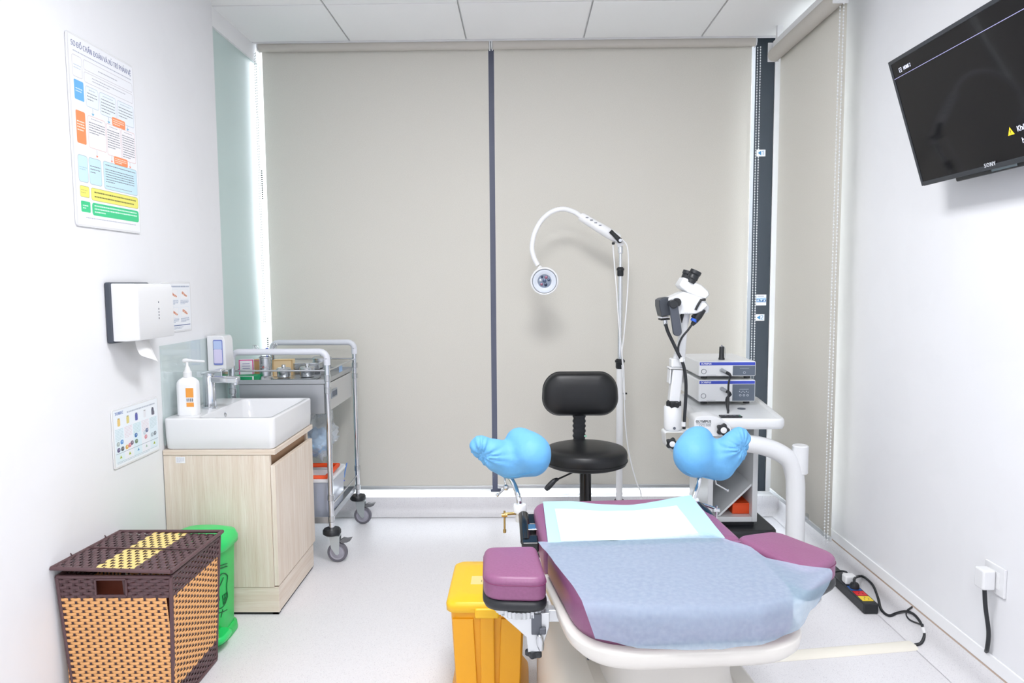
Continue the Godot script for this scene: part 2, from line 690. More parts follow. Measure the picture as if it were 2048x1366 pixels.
func room() -> void:
	var b := MB.new()
	b.box(Vector3(-2.7, -0.12, -4.1), Vector3(1.7, 0, ZF + 0.12))
	structure("floor", b, M.floor, "pale speckled vinyl floor")
	# left wall with its free end, then the frosted partition
	b = MB.new()
	b.box(Vector3(XL - 0.06, 0, -3.18), Vector3(XL, HCEIL + 0.02, ZF))
	structure("wall_left", b, M.wall_paint, "plain white painted wall behind the wash basin")
	b = MB.new()
	b.box(Vector3(XR, 0, -3.15), Vector3(XR + 0.12, HCEIL + 0.02, ZF))
	structure("wall_right", b, M.wall_paint, "plain white painted wall that carries the television")
	b = MB.new()
	b.box(Vector3(-2.7, 0, ZF), Vector3(XR + 0.12, HCEIL + 0.1, ZF + 0.1))
	structure("wall_front", b, M.wall_paint, "white wall opposite the window blinds")
	# low white wall and facade at the back
	b = MB.new()
	b.box(Vector3(-2.7, 0, -4.0), Vector3(XR + 0.14, 0.10, -DB))
	b.box(Vector3(-2.7, 0.10, -4.0), Vector3(XR + 0.14, 0.112, -DB - 0.03))
	structure("wall_back", b, M.white_wall, "low white wall strip below the back window")
	b = MB.new()
	b.box(Vector3(XR, 0, -3.9), Vector3(XR + 0.14, 0.14, -3.15))
	structure("wall_corner", b, M.white_wall, "low white wall strip below the side window")
	# coved vinyl skirtings
	for q in [["baseboard_back", Vector3(XL, 0, -DB), Vector3(XR, 0, -DB), Vector3(0, 0, 1)], ["baseboard_right", Vector3(XR, 0, -DB), Vector3(XR, 0, ZF), Vector3(-1, 0, 0)]]:
		b = MB.new()
		var prof := [Vector2(0.0, 0.10), Vector2(0.006, 0.10), Vector2(0.007, 0.06)]
		for k in 7:
			var a := PI / 2 * k / 6
			prof.append(Vector2(0.007 + 0.045 * (1 - cos(a)), 0.002 + 0.045 * (1 - sin(a))))
		var rows := []
		for p in prof:
			rows.append([q[1] + q[3] * p.x + Vector3(0, p.y, 0), q[2] + q[3] * p.x + Vector3(0, p.y, 0)])
		b.grid(rows, false, false, false)
		var o := structure(q[0], b, M.floor, "coved vinyl skirting curving up from the floor")
		if q[0] != "baseboard_back":
			b = MB.new()
			var inward: Vector3 = q[3]
			var from: Vector3 = q[1]
			if q[0] == "baseboard_right":
				from.z = -3.15
			b.box(from + Vector3(0, 0.10, 0), q[2] + inward * 0.004 + Vector3(0, 0.108, 0))
			part(o, "cap_strip", b, M.skirt_wood, "thin pinkish wooden cap strip")
			b = MB.new()
			b.box(from + Vector3(0, 0.108, 0), q[2] + inward * 0.007 + Vector3(0, 0.15, 0), 0.002)
			part(o, "painted_rail", b, M.white_wall, "white painted rail above the cap strip")
	# ceiling: slab, bars and lay-in panels
	b = MB.new()
	b.box(Vector3(-2.7, HCEIL + 0.1, -4.1), Vector3(XR + 0.14, HCEIL + 0.2, ZF + 0.1))
	b.box(Vector3(-2.7, HCEIL + 0.02, -3.76), Vector3(XR + 0.14, HCEIL + 0.1, -DC))
	var ce := structure("ceiling", b, M.ceil, "suspended ceiling of pale square panels")
	var lamps := [[1, -1.73], [1, 0.07], [1, 1.27]]
	var xs := GX.duplicate()
	xs[0] = XL
	xs.append(XR)
	xs = [XL, GX[1], GX[2], GX[3], GX[4], XR]
	var n := 0
	for j in GZ.size():
		var z0: float = GZ[j]
		var z1: float = GZ[j + 1] if j + 1 < GZ.size() else ZF
		for i in 5:
			var lamp := false
			for l in lamps:
				lamp = lamp or (i == 2 and l[1] > z0 and l[1] < z1)
			if lamp:
				continue
			b = MB.new()
			b.box(Vector3(xs[i] + (0.004 if i else -0.03), HCEIL, z0 + 0.004), Vector3(xs[i + 1] - (0.004 if i < 4 else 0.0), HCEIL + 0.016, z1 - 0.004), 0.0015)
			part(ce, "panel", b, M.ceil if n % 3 else M.ceil_b)
			n += 1
	for i in range(1, 5):
		b = MB.new()
		b.box(Vector3(xs[i] - 0.0028, HCEIL + 0.010, -DC), Vector3(xs[i] + 0.0028, HCEIL + 0.02, ZF))
		part(ce, "grid_bar", b, M.tbar)
	for j in range(1, GZ.size()):
		b = MB.new()
		b.box(Vector3(XL, HCEIL + 0.010, GZ[j] - 0.0028), Vector3(XR, HCEIL + 0.02, GZ[j] + 0.0028))
		part(ce, "grid_bar", b, M.tbar)
	b = MB.new()
	b.box(Vector3(XL - 0.05, HCEIL - 0.004, -DC - 0.018), Vector3(XR, HCEIL + 0.02, -DC), 0.002)
	part(ce, "edge_trim", b, M.white_metal, "white edge trim along the blinds")
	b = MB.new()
	var ho := AY(1644, 8, HCEIL - 0.001)  # dark disc stands in for the blind bracket's shadow on the ceiling
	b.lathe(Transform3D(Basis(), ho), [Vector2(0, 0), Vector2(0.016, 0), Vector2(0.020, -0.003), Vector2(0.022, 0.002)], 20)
	part(ce, "cable_grommet", b, M.slate, "small dark disc for the blind bracket shadow painted on the ceiling")
	# head above the frosted partition
	b = MB.new()
	b.box(Vector3(XL - 0.06, 2.425, -3.86), Vector3(XL - 0.022, HCEIL + 0.02, -3.18))
	structure("trim_1", b, M.white_wall, "white head beam above the frosted glass partition")
	b = MB.new()
	b.box(Vector3(XL - 0.045, 0.10, -3.84), Vector3(XL - 0.033, 2.425, -3.18))
	var g := structure("window_3", b, M.frosted, "frosted greenish glass partition between the wall and the window")
	b = MB.new()
	b.box(Vector3(XL - 0.06, 0.0, -3.84), Vector3(XL - 0.02, 0.10, -3.18))
	part(g, "sill", b, M.white_wall)
	b = MB.new()
	b.box(Vector3(XL - 0.055, 0.15, -3.87), Vector3(XL - 0.02, 2.45, -3.83), 0.003)
	part(g, "end_post", b, M.white_metal)
	# neighbouring room behind the partition
	b = MB.new()
	b.box(Vector3(-2.7, 0, -3.86), Vector3(-2.6, HCEIL + 0.1, ZF))
	b.box(Vector3(-2.6, 0, -1.6), Vector3(XL - 0.06, HCEIL + 0.1, -1.5))
	structure("wall_neighbour", b, M.white_wall, "white walls of the neighbouring room behind the frosted glass")
	# back window: frames, mullions and panes
	b = MB.new()
	b.box(Vector3(-2.7, 0.112, -3.88), Vector3(XR + 0.14, 0.132, -3.83), 0.003)
	b.box(Vector3(-2.7, HCEIL + 0.02, -3.9), Vector3(XR + 0.14, HCEIL + 0.12, -3.82))
	var w := structure("window_1", b, M.white_metal, "floor to ceiling window behind the back blinds")
	for q in [[-0.150, 0.056, M.slate_dark], [1.285, 0.10, M.slate]]:
		b = MB.new()
		b.box(Vector3(q[0] - q[1] / 2, 0.1, -3.92), Vector3(q[0] + q[1] / 2, HCEIL + 0.1, -3.80), 0.002)
		part(w, "mullion", b, q[2], "dark slate window mullion")
	b = MB.new()
	b.box(Vector3(1.337, 0.1, -3.92), Vector3(1.40, HCEIL + 0.1, -3.80), 0.004)
	part(w, "corner_post", b, M.white_metal, "white corner post of the window")
	for q in [[-2.6, -1.42], [-1.42, -0.178], [-0.122, 1.235]]:
		b = MB.new()
		b.box(Vector3(q[0], 0.132, -3.865), Vector3(q[1], HCEIL + 0.02, -3.857))
		part(w, "pane", b, M.glass)
	# side window
	b = MB.new()
	b.box(Vector3(XR + 0.02, 0.14, -3.22), Vector3(XR + 0.10, HCEIL, -3.155), 0.003)
	b.box(Vector3(XR + 0.02, 0.14, -3.8), Vector3(XR + 0.10, 0.18, -3.22), 0.003)
	b.box(Vector3(XR, HCEIL - 0.02, -3.9), Vector3(XR + 0.14, HCEIL + 0.12, -3.15))
	w = structure("window_2", b, M.white_metal, "side window behind the short blind beside the white wall")
	b = MB.new()
	b.box(Vector3(XR + 0.05, 0.18, -3.80), Vector3(XR + 0.058, HCEIL - 0.02, -3.22))
	part(w, "pane", b, M.glass)
	b = MB.new()
	b.box(Vector3(XR, 0, -3.92), Vector3(XR + 0.14, HCEIL, -3.80))
	part(w, "outer_post", b, M.slate)
	b = MB.new()
	b.box(Vector3(XR + 0.02, 0.14, -3.80), Vector3(XR + 0.10, HCEIL, -3.52), 0.003)  # added behind the blind to cut the side daylight on the back blind
	part(w, "light_block_post", b, M.white_metal)

func objects() -> void:
	make_blinds()
	make_tv()
	make_posters()
	make_towel_dispenser()
	make_washstand()
	make_hamper()
	make_green_bin()
	make_trolley()
	make_trolley_load()
	make_exam_chair()
	make_leg_covers()
	make_sheets()
	make_yellow_bin()
	make_stool()
	make_lamp()
	make_cart()
	make_colposcope()
	make_power()

# ------------------------------------------------------------------ blinds
func chain(parent: Node3D, top: Vector3, bottom_y: float, spread: Vector3, m: Material) -> void:
	# bead chain hanging in a long loop
	var b := MB.new()
	var p := []
	for s in [-1.0, 1.0]:
		var y0 := top.y
		var n := int((top.y - bottom_y) / 0.0135)
		for k in n:
			p.append(Vector3(top.x, y0 - k * 0.0135, top.z) + spread * s)
	for q in p:
		b.lathe(Transform3D(Basis(), q), [Vector2(0.00005, -0.0035), Vector2(0.0026, -0.002), Vector2(0.0034, 0), Vector2(0.0026, 0.002), Vector2(0.00005, 0.0035)], 6)
	for s in [-1.0, 1.0]:
		b.cyl(top + spread * s, Vector3(top.x, bottom_y, top.z) + spread * s, 0.0008, -1, 4)
	part(parent, "bead_chain", b, m, "thin bead chain for raising the blind")

func blind(label: String, a: Vector3, c: Vector3, ytop: float, ybot: float, r: float, inward: Vector3, rail_m: Material) -> Node3D:
	# a, c: ends of the fabric on the floor plan; the roller sits at ytop
	var along := (c - a).normalized()
	var t := thing("roller_blind", label, "blind", Vector3((a.x + c.x) / 2, ybot, (a.z + c.z) / 2), "beige roller blinds")
	var b := MB.new()
	var A0 := Vector3(a.x, ytop, a.z)
	var C0 := Vector3(c.x, ytop, c.z)
	b.cyl(A0 - along * 0.004, C0 + along * 0.004, r, -1, 24)
	part(t, "roller", b, M.blind_roll)
	b = MB.new()
	# fabric: falls from the back of the roller, with faint waves across
	var rows := []
	var off := -inward * (r - 0.001)
	for i in 25:
		var v := i / 24.0
		var row := []
		for j in 25:
			var u := j / 24.0
			var w := 0.0012 * sin(u * 9.0 + v * 2.0) * v + 0.0007 * sin(u * 23.0 - v * 3.0) * v
			row.append(a.lerp(c, u) + off + inward * w + Vector3(0, lerpf(ytop, ybot, v), 0))
		rows.append(row)
	b.grid(rows, false, false, false)
	part(t, "fabric", b, M.blind)
	b = MB.new()
	var mid := (a + c) / 2 + off
	mid.y = ybot
	b.rbox(Transform3D(Basis(along, Vector3.UP, along.cross(Vector3.UP)), mid), Vector3(a.distance_to(c), 0.022, 0.012), 0.004, 2)
	part(t, "bottom_rail", b, rail_m)
	for e in [[A0, -1.0], [C0, 1.0]]:
		b = MB.new()
		var q: Vector3 = e[0] + along * 0.008 * e[1]
		b.rbox(Transform3D(Basis(along, Vector3.UP, along.cross(Vector3.UP)), q + Vector3(0, r * 0.45, 0)), Vector3(0.006, r * 2.9, r * 1.9), 0.002)
		b.cyl(q, q + along * 0.005 * e[1], r * 0.95, -1, 20, 0.002)
		part(t, "bracket", b, M.white_plastic, "white plastic end bracket")
	return t

func make_blinds() -> void:
	M.blind_roll = mat("c9c4bc", 0.8)
	M.chain_white = mat("eceef0", 0.4)
	M.chain_black = mat("1a1b1e", 0.5)
	var d := 3.735
	var x0 := A(531, 400, d).x
	var x1 := A(979, 400, d).x
	var x2 := A(990, 400, d).x
	var x3 := A(1501, 400, d).x
	var t := blind("beige roller blind on the frosted glass side of the back window", Vector3(x0, 0, -d), Vector3(x1, 0, -d), 2.495, 0.15, 0.024, Vector3(0, 0, 1), M.alu)
	chain(t, Vector3(x0 - 0.02, 2.46, -d + 0.02), 1.05, Vector3(0.005, 0, 0.004), M.chain_white)
	for q in [[1.86, 1.70], [0.98, 0.86]]:
		var b := MB.new()
		var n := int((q[0] - q[1]) / 0.011)
		for k in n:
			b.lathe(Transform3D(Basis(), Vector3(x0 - 0.006, q[0] - k * 0.011, -d + 0.024)), [Vector2(0.00005, -0.004), Vector2(0.0035, -0.002), Vector2(0.0042, 0), Vector2(0.0035, 0.002), Vector2(0.00005, 0.004)], 6)
		part(t, "dark_bead_run", b, M.chain_black, "run of black beads on the chain")
	t = blind("beige roller blind behind the black stool and the gooseneck lamp", Vector3(x2, 0, -d), Vector3(x3, 0, -d), 2.495, 0.155, 0.024, Vector3(0, 0, 1), M.alu)
	chain(t, Vector3(x3 + 0.022, 2.46, -d + 0.02), 0.75, Vector3(0.006, 0, 0.004), M.chain_white)
	var xs := 1.262
	var far := AX(1540, 500, xs)
	var near := AX(1664, 500, xs)
	t = blind("short beige roller blind on the window side of the white television wall", Vector3(xs, 0, far.z), Vector3(xs, 0, near.z), 2.385, 0.18, 0.032, Vector3(-1, 0, 0), M.alu)
	chain(t, Vector3(xs + 0.0, 2.34, near.z + 0.024), 0.16, Vector3(0.0, 0, 0.016), M.chain_white)
	# carrier above the roller
	var b := MB.new()
	b.box(Vector3(xs - 0.01, 2.415, far.z), Vector3(xs + 0.035, 2.45, near.z), 0.006, 2)
	b.box(Vector3(xs - 0.005, 2.45, far.z + 0.03), Vector3(xs + 0.02, HCEIL, far.z + 0.05))
	b.box(Vector3(xs - 0.005, 2.45, near.z - 0.05), Vector3(xs + 0.02, HCEIL, near.z - 0.03))
	part(t, "head_rail", b, M.white_metal)
	b = MB.new()
	b.rbox(Transform3D(Basis(), Vector3(xs - 0.012, 0.225, far.z + 0.6 * (near.z - far.z) + 0.13)), Vector3(0.022, 0.03, 0.02), 0.003)
	part(t, "rail_clip", b, M.chrome, "small shiny clip on the bottom rail")
	# stickers on the dark mullion
	for q in [[1522, 306, "1"], [1520, 635, "2"]]:
		var p := A(q[0], q[1], 3.797)
		b = MB.new()
		b.box(p + Vector3(-0.0235, -0.0175, -0.001), p + Vector3(0.0235, 0.0175, 0))
		t = thing("number_sticker", "small white sticker with blue arrow and number %s on dark mullion" % ("one" if q[2] == "1" else "two"), "sticker", p)
		part(t, "sheet", b, M.white_plastic)
		b = MB.new()
		b.flat(p + Vector3(-0.018, 0, 0.0006), p + Vector3(0.001, -0.012, 0.0006), p + Vector3(0.001, 0.012, 0.0006))
		part(t, "arrow", b, mat("3f86b8", 0.6))
		lettering(t, "numeral", q[2], 0.022, Transform3D(Basis(), p + Vector3(0.011, 0, 0.0005)), mat("3f86b8", 0.6))
	var p := A(1522, 600, 3.797)
	t = thing("notice_sticker", "white notice sticker with small blue photo on dark mullion", "sticker", p)
	b = MB.new()
	b.box(p + Vector3(-0.026, -0.029, -0.001), p + Vector3(0.028, 0.029, 0))
	part(t, "sheet", b, M.white_plastic)
	var im := Image.create(64, 32, false, Image.FORMAT_RGB8)
	im.fill(Color.html("9fc0da"))
	for k in 9:
		disc(im, Vector2i(4 + k * 7, 14 + (k * 5) % 9), 4, Color.html(["41618f", "e9eef5", "2f4f86"][k % 3]), 1.6)
	im.fill_rect(Rect2i(0, 26, 64, 6), Color.html("5279b0"))
	b = MB.new()
	b.quad_uv(p + Vector3(-0.025, 0.012, 0.0008), p + Vector3(-0.025, -0.012, 0.0008), p + Vector3(0.027, -0.012, 0.0008), p + Vector3(0.027, 0.012, 0.0008))
	part(t, "photo", b, img_mat(im))
	b = MB.new()
	b.box(p + Vector3(-0.02, 0.019, 0.0), p + Vector3(0.015, 0.022, 0.0006))
	part(t, "heading", b, M.blue_text)

# ------------------------------------------------------------------ television
func make_tv() -> void:
	var tl := A(1777, 125, 2.30)
	var bl := A(1845, 372, 2.30)
	var ydir := (tl - bl).normalized()
	var xdir := Vector3(0, 0, 1)                     # towards the camera: the screen's right
	var nrm := xdir.cross(ydir)                      # into the room
	var h := tl.distance_to(bl)
	var w := h * 1.70
	var c := bl + ydir * h / 2 + xdir * w / 2
	var X := Transform3D(Basis(xdir, ydir, nrm), c)
	var t := thing("television", "black flat television mounted high on the white wall, tilted down", "television", c)
	var b := MB.new()
	b.rbox(X * Transform3D(Basis(), Vector3(0, 0, -0.016)), Vector3(w, h, 0.03), 0.003, 2)
	b.rbox(X * Transform3D(Basis(), Vector3(0, -0.02, -0.045)), Vector3(w * 0.6, h * 0.6, 0.04), 0.012, 2)
	part(t, "housing", b, M.black_soft)
	b = MB.new()
	for s in [-1.0, 1.0]:
		b.rbox(X * Transform3D(Basis(), Vector3(s * (w / 2 - 0.005), 0, 0.0)), Vector3(0.010, h, 0.006), 0.002)
		b.rbox(X * Transform3D(Basis(), Vector3(0, s * (h / 2 - 0.006), 0.0)), Vector3(w - 0.02, 0.012 if s > 0 else 0.014, 0.006), 0.002)
	part(t, "bezel", b, mat("2e3238", 0.4))
	b = MB.new()
	var hw := w / 2 - 0.0095
	var y1 := h / 2 - 0.0115
	var y0 := -h / 2 + 0.0125
	b.quad(X * Vector3(-hw, y1, 0.0005), X * Vector3(-hw, y0, 0.0005), X * Vector3(hw, y0, 0.0005), X * Vector3(hw, y1, 0.0005))
	var scr := mat("141417", 0.06, 0.0, 0.32)
	scr.emission_enabled = true
	scr.emission = Color(0.035, 0.034, 0.04)
	scr.emission_energy_multiplier = 0.12
	var sn := part(t, "screen", b, scr, "dark glossy screen with a no-signal message")
	b = MB.new()
	b.rbox(X * Transform3D(Basis(), Vector3(0, h / 2 - 0.058, 0.0012)), Vector3(hw * 2, 0.0016, 0.0008))
	var lit := mat("8f8fb4", 0.5)
	lit.emission_enabled = true
	lit.emission = Color(0.42, 0.41, 0.55)
	part(sn, "screen_rule", b, lit)
	var wt := mat("e6e8f6", 0.5)
	wt.emission_enabled = true
	wt.emission = Color(0.7, 0.72, 0.85)
	b = MB.new()
	var ic := Vector3(-w / 2 + 0.052, h / 2 - 0.040, 0.0012)
	for q in [[-0.006, 0, 0.0012, 0.013], [0.0, 0.006, 0.013, 0.0012], [0.0, -0.006, 0.013, 0.0012], [0.002, 0.0, 0.008, 0.0014], [0.006, 0.004, 0.0012, 0.004], [0.006, -0.004, 0.0012, 0.004]]:
		b.rbox(X * Transform3D(Basis(), ic + Vector3(q[0], q[1], 0)), Vector3(q[2], q[3], 0.0006))
	part(sn, "input_icon", b, wt)
	lettering(sn, "screen_caption", "HDMI 2", 0.010, X * Transform3D(Basis(), ic + Vector3(0.036, 0, -0.0004)), wt, 0.040)
	# warning triangle and message
	b = MB.new()
	var wr := ray(2022, 262)
	var wp := X.affine_inverse() * (EYE + wr * (nrm.dot(c - EYE) / nrm.dot(wr)))
	wp.z = 0.0014
	b.flat(X * (wp + Vector3(0, 0.011, 0)), X * (wp + Vector3(-0.012, -0.010, 0)), X * (wp + Vector3(0.012, -0.010, 0)))
	var yl := mat("e8cf2a", 0.5)
	yl.emission_enabled = true
	yl.emission = Color(0.75, 0.62, 0.08)
	part(sn, "warning_triangle", b, yl)
	b = MB.new()
	b.rbox(X * Transform3D(Basis(), wp + Vector3(0, 0.0, 0.0004)), Vector3(0.002, 0.008, 0.0004))
	b.rbox(X * Transform3D(Basis(), wp + Vector3(0, -0.0068, 0.0004)), Vector3(0.002, 0.002, 0.0004))
	part(sn, "exclamation_mark", b, M.black)
	lettering(sn, "screen_message", "Không c", 0.013, X * Transform3D(Basis(), wp + Vector3(0.055, 0, -0.0004)), wt)
	lettering(sn, "screen_message", "hoặc c", 0.013, X * Transform3D(Basis(), wp + Vector3(0.056, -0.032, -0.0004)), wt)
	lettering(t, "maker_logo", "SONY", 0.011, X * Transform3D(Basis(), Vector3(-0.01, -h / 2 + 0.0135, 0.0035)), mat("c8ccd2", 0.4), 0.048, true)
	b = MB.new()
	b.rbox(X * Transform3D(Basis(), Vector3(0.03, -h / 2 - 0.006, -0.02)), Vector3(w * 0.62, 0.014, 0.03), 0.004, 2)
	part(t, "speaker_bar", b, M.black_soft)
	b = MB.new()
	b.rbox(X * Transform3D(Basis(), Vector3(0.03, -h / 2 - 0.004, -0.0036)), Vector3(0.10, 0.007, 0.002), 0.001)
	part(t, "clear_tab", b, mat("6f7f86", 0.2))
	b = MB.new()
	var back := X * Vector3(0, -0.02, -0.06)
	b.cyl(back, Vector3(XR - 0.008, back.y - 0.02, back.z), 0.022)
	b.box(Vector3(XR - 0.012, back.y - 0.14, back.z - 0.12), Vector3(XR - 0.001, back.y + 0.12, back.z + 0.12), 0.003)
	part(t, "wall_bracket", b, M.black_soft)

# ------------------------------------------------------------------ printed boards on the left wall
func left_wall_x(p: Vector3) -> Transform3D:
	return Transform3D(Basis(Vector3(0, 0, -1), Vector3.UP, Vector3(1, 0, 0)), p)

func board(called: String, label: String, a: Vector3, c: Vector3, thick: float, im: Image, rad: float) -> Array:
	# a: near top corner on the wall, c: far bottom corner
	var w := absf(c.z - a.z)
	var h := absf(a.y - c.y)
	var X := left_wall_x(Vector3(XL, (a.y + c.y) / 2, (a.z + c.z) / 2))
	var t := thing(called, label, "poster", X.origin)
	var b := MB.new()
	b.prism(X * Transform3D(Basis(), Vector3(0, 0, 0.0005)), rrect(w, h, rad), thick, minf(0.0012, thick * 0.3))
	part(t, "backing_board", b, M.white_gloss)
	b = MB.new()
	var m := 0.006
	b.quad_uv(X * Vector3(-w / 2 + m, h / 2 - m, thick + 0.001), X * Vector3(-w / 2 + m, -h / 2 + m, thick + 0.001), X * Vector3(w / 2 - m, -h / 2 + m, thick + 0.001), X * Vector3(w / 2 - m, h / 2 - m, thick + 0.001))
	part(t, "print", b, img_mat(im, 0.35))
	return [t, X * Transform3D(Basis(), Vector3(0, 0, thick + 0.001)), w, h]

func make_posters() -> void:
	var im := Image.create(640, 960, false, Image.FORMAT_RGB8)
	var bg := Color.html("f2f4f9")
	im.fill(bg)
	var ln := Color.html("b9b3bb")
	var U := func(u0: float, v0: float, u1: float, v1: float) -> Rect2i:
		return Rect2i(int(u0 * 640), int(v0 * 960), int((u1 - u0) * 640), int((v1 - v0) * 960))
	var dk := Color.html("5a6070")
	bars(im, U.call(0.06, 0.072, 0.97, 0.088), 1, Color.html("a9afc0"), 1.0, 5, 2)
	for q in [[0.04, 0.10, 0.18, 0.215], [0.20, 0.10, 0.98, 0.155], [0.20, 0.165, 0.98, 0.222]]:
		rounded(im, U.call(q[0], q[1], q[2], q[3]), 12, bg, ln, 2)
	bars(im, U.call(0.06, 0.145, 0.165, 0.175), 2, Color.html("b3c3d6"), 0.9, 4, 3)
	bars(im, U.call(0.42, 0.12, 0.72, 0.14), 1, Color.html("a4a7b2"), 1.0, 5, 4)
	bars(im, U.call(0.32, 0.178, 0.86, 0.21), 2, Color.html("a4a7b2"), 0.5, 4, 5)
	rounded(im, U.call(0.05, 0.23, 0.185, 0.335), 6, Color.html("6db6ee"))
	bars(im, U.call(0.07, 0.268, 0.168, 0.296), 2, Color.html("e6f2fc"), 0.9, 5, 6)
	var seed_ := 10
	for q in [[0.21, 0.238, 0.40, 0.35, 3], [0.42, 0.238, 0.68, 0.362, 5], [0.70, 0.24, 0.98, 0.37, 4]]:
		rounded(im, U.call(q[0], q[1], q[2], q[3]), 12, Color.html("edf5fb"), Color.html("9fb0c4"), 2)
		bars(im, U.call(q[0] + 0.05, q[1] + 0.012, q[2] - 0.05, q[1] + 0.026), 1, Color.html("b0bccb"), 1.0, 4, seed_)
		bars(im, U.call(q[0] + 0.02, q[1] + 0.03, q[2] - 0.02, q[1] + 0.03 + 0.017 * q[4]), q[4], dk, 0.6, 4, seed_ + 1)
		seed_ += 2
	for q in [[0.30, 0.35, 0.385], [0.545, 0.362, 0.392], [0.86, 0.37, 0.392]]:
		im.fill_rect(U.call(q[0], q[1], q[0] + 0.005, q[2]), Color.html("9db4c6"))
		for k in 12:
			im.fill_rect(Rect2i(int(q[0] * 640) - 12 + k, int(q[2] * 960) - 6 + k, 26 - 2 * k, 1), Color.html("6fb3d6"))
	rounded(im, U.call(0.05, 0.39, 0.185, 0.565), 8, Color.html("ff9560"))
	bars(im, U.call(0.065, 0.44, 0.17, 0.50), 4, Color.html("fff0e6"), 0.9, 6, 30)
	seed_ = 31
	for q in [[0.22, 0.395, 0.49, 0.572, 5], [0.50, 0.40, 0.73, 0.58, 8], [0.745, 0.40, 0.985, 0.585, 10]]:
		rounded(im, U.call(q[0], q[1], q[2], q[3]), 14, Color.html("f6f4f8"), Color.html("dba6a0"), 2)
		bars(im, U.call(q[0] + 0.05, q[1] + 0.010, q[2] - 0.05, q[1] + 0.022), 1, Color.html("b4b0bb"), 1.0, 4, seed_)
		bars(im, U.call(q[0] + 0.015, q[1] + 0.03, q[2] - 0.015, q[1] + 0.03 + 0.014 * q[4]), q[4], dk, 0.6, 4, seed_ + 1)
		seed_ += 2
	for q in [[0.60, 0.350, 0.82, 0.40], [0.60, 0.575, 0.83, 0.622]]:
		rounded(im, U.call(q[0], q[1], q[2], q[3]), 8, Color.html("ff9560"))
		bars(im, U.call(q[0] + 0.02, q[1] + 0.008, q[2] - 0.02, q[3] - 0.006), 3, Color.html("ffe8dc"), 0.6, 5, seed_)
		seed_ += 1
	for q in [[0.33, 0.572, 0.612], [0.56, 0.58, 0.614], [0.87, 0.585, 0.616]]:
		im.fill_rect(U.call(q[0], q[1], q[0] + 0.005, q[2]), Color.html("b9b5bd"))
		for k in 10:
			im.fill_rect(Rect2i(int(q[0] * 640) - 10 + k, int(q[2] * 960) - 6 + k, 22 - 2 * k, 1), Color.html("f08a68"))
	for q in [[0.045, 0.625, 0.185, 0.77], [0.20, 0.625, 0.385, 0.772], [0.42, 0.622, 0.985, 0.78]]:
		rounded(im, U.call(q[0], q[1], q[2], q[3]), 14, Color.html("cdebf8"), Color.html("8ea3b4"), 2)
	bars(im, U.call(0.06, 0.685, 0.17, 0.71), 2, Color.html("a3c6d8"), 0.9, 4, 61)
	bars(im, U.call(0.22, 0.665, 0.37, 0.715), 3, dk, 0.5, 4, 62)
	bars(im, U.call(0.45, 0.636, 0.96, 0.650), 1, dk, 1.0, 4, 63)
	bars(im, U.call(0.45, 0.66, 0.93, 0.745), 6, dk, 0.3, 4, 64)
	bars(im, U.call(0.45, 0.757, 0.88, 0.77), 1, Color.html("6f7684"), 1.0, 3, 65)
	rounded(im, U.call(0.05, 0.79, 0.185, 0.852), 10, Color.html("f3ee76"), Color.html("a2a070"), 2)
	bars(im, U.call(0.065, 0.808, 0.16, 0.836), 2, Color.html("c9c46a"), 0.8, 4, 66)
	rounded(im, U.call(0.21, 0.79, 0.985, 0.86), 16, Color.html("f3ee76"), Color.html("a2a070"), 2)
	bars(im, U.call(0.26, 0.803, 0.95, 0.85), 2, Color.html("6c6a33"), 0.95, 7, 67)
	rounded(im, U.call(0.055, 0.872, 0.19, 0.932), 6, Color.html("3ecf8e"))
	bars(im, U.call(0.08, 0.89, 0.165, 0.918), 2, Color.html("dffbea"), 0.6, 6, 68)
	rounded(im, U.call(0.215, 0.872, 0.985, 0.942), 16, Color.html("3ecf8e"))
	bars(im, U.call(0.25, 0.88, 0.95, 0.932), 3, Color.html("e0fbec"), 0.25, 7, 69)
	bars(im, U.call(0.12, 0.955, 0.93, 0.968), 1, Color.html("b9bcc9"), 1.0, 5, 70)
	var a := AX(127, 55, XL)
	var c := AX(279, 468, XL)
	a.y = (AX(127, 55, XL).y + AX(268, 139, XL).y) / 2
	var q = board("flowchart_poster", "tall white acrylic flowchart board with orange, blue, yellow and green boxes", a, c, 0.006, im, 0.012)
	var X: Transform3D = q[1]
	lettering(q[0], "title", "SƠ ĐỒ CHẨN ĐOÁN VÀ XỬ TRÍ PHẢN VỆ", q[3] * 0.026, X * Transform3D(Basis(), Vector3(0.0, q[3] * (0.5 - 0.052), 0.0)), mat("46538a", 0.6), q[2] * 0.90)
	# hand washing instructions
	im = Image.create(320, 384, false, Image.FORMAT_RGB8)
	im.fill(Color.html("f1f4f9"))
	bars(im, Rect2i(10, 12, 300, 22), 1, Color.html("9aa6bd"), 1.0, 12, 80)
	var skin := [Color.html("d99a82"), Color.html("c97f66"), Color.html("e6b7a2")]
	for k in 4:
		var o := Vector2i(70 + (k % 2) * 125, 46 + (k / 2) * 148)
		im.fill_rect(Rect2i(o, Vector2i(100, 84)), Color.html("e3ebf4"))
		im.fill_rect(Rect2i(o + Vector2i(3, 3), Vector2i(94, 78)), Color.html("f4f5f8"))
		# pair of rubbing hands as flat print
		for j in 5:
			disc(im, o + Vector2i(24 + j * 9 + (k % 2) * 6, 30 + j * 6 - (k / 2) * j * 2), 10 - j, skin[0], 1.5)
			disc(im, o + Vector2i(76 - j * 8, 58 - j * 4), 9, skin[1 + (j + k) % 2], 0.8)
		bars(im, Rect2i(o + Vector2i(0, 90), Vector2i(100, 36)), 4, Color.html("7f8fb0"), 0.6, 4, 81 + k)
	im.fill_rect(Rect2i(66, 340, 240, 6), Color.html("4b6296"))
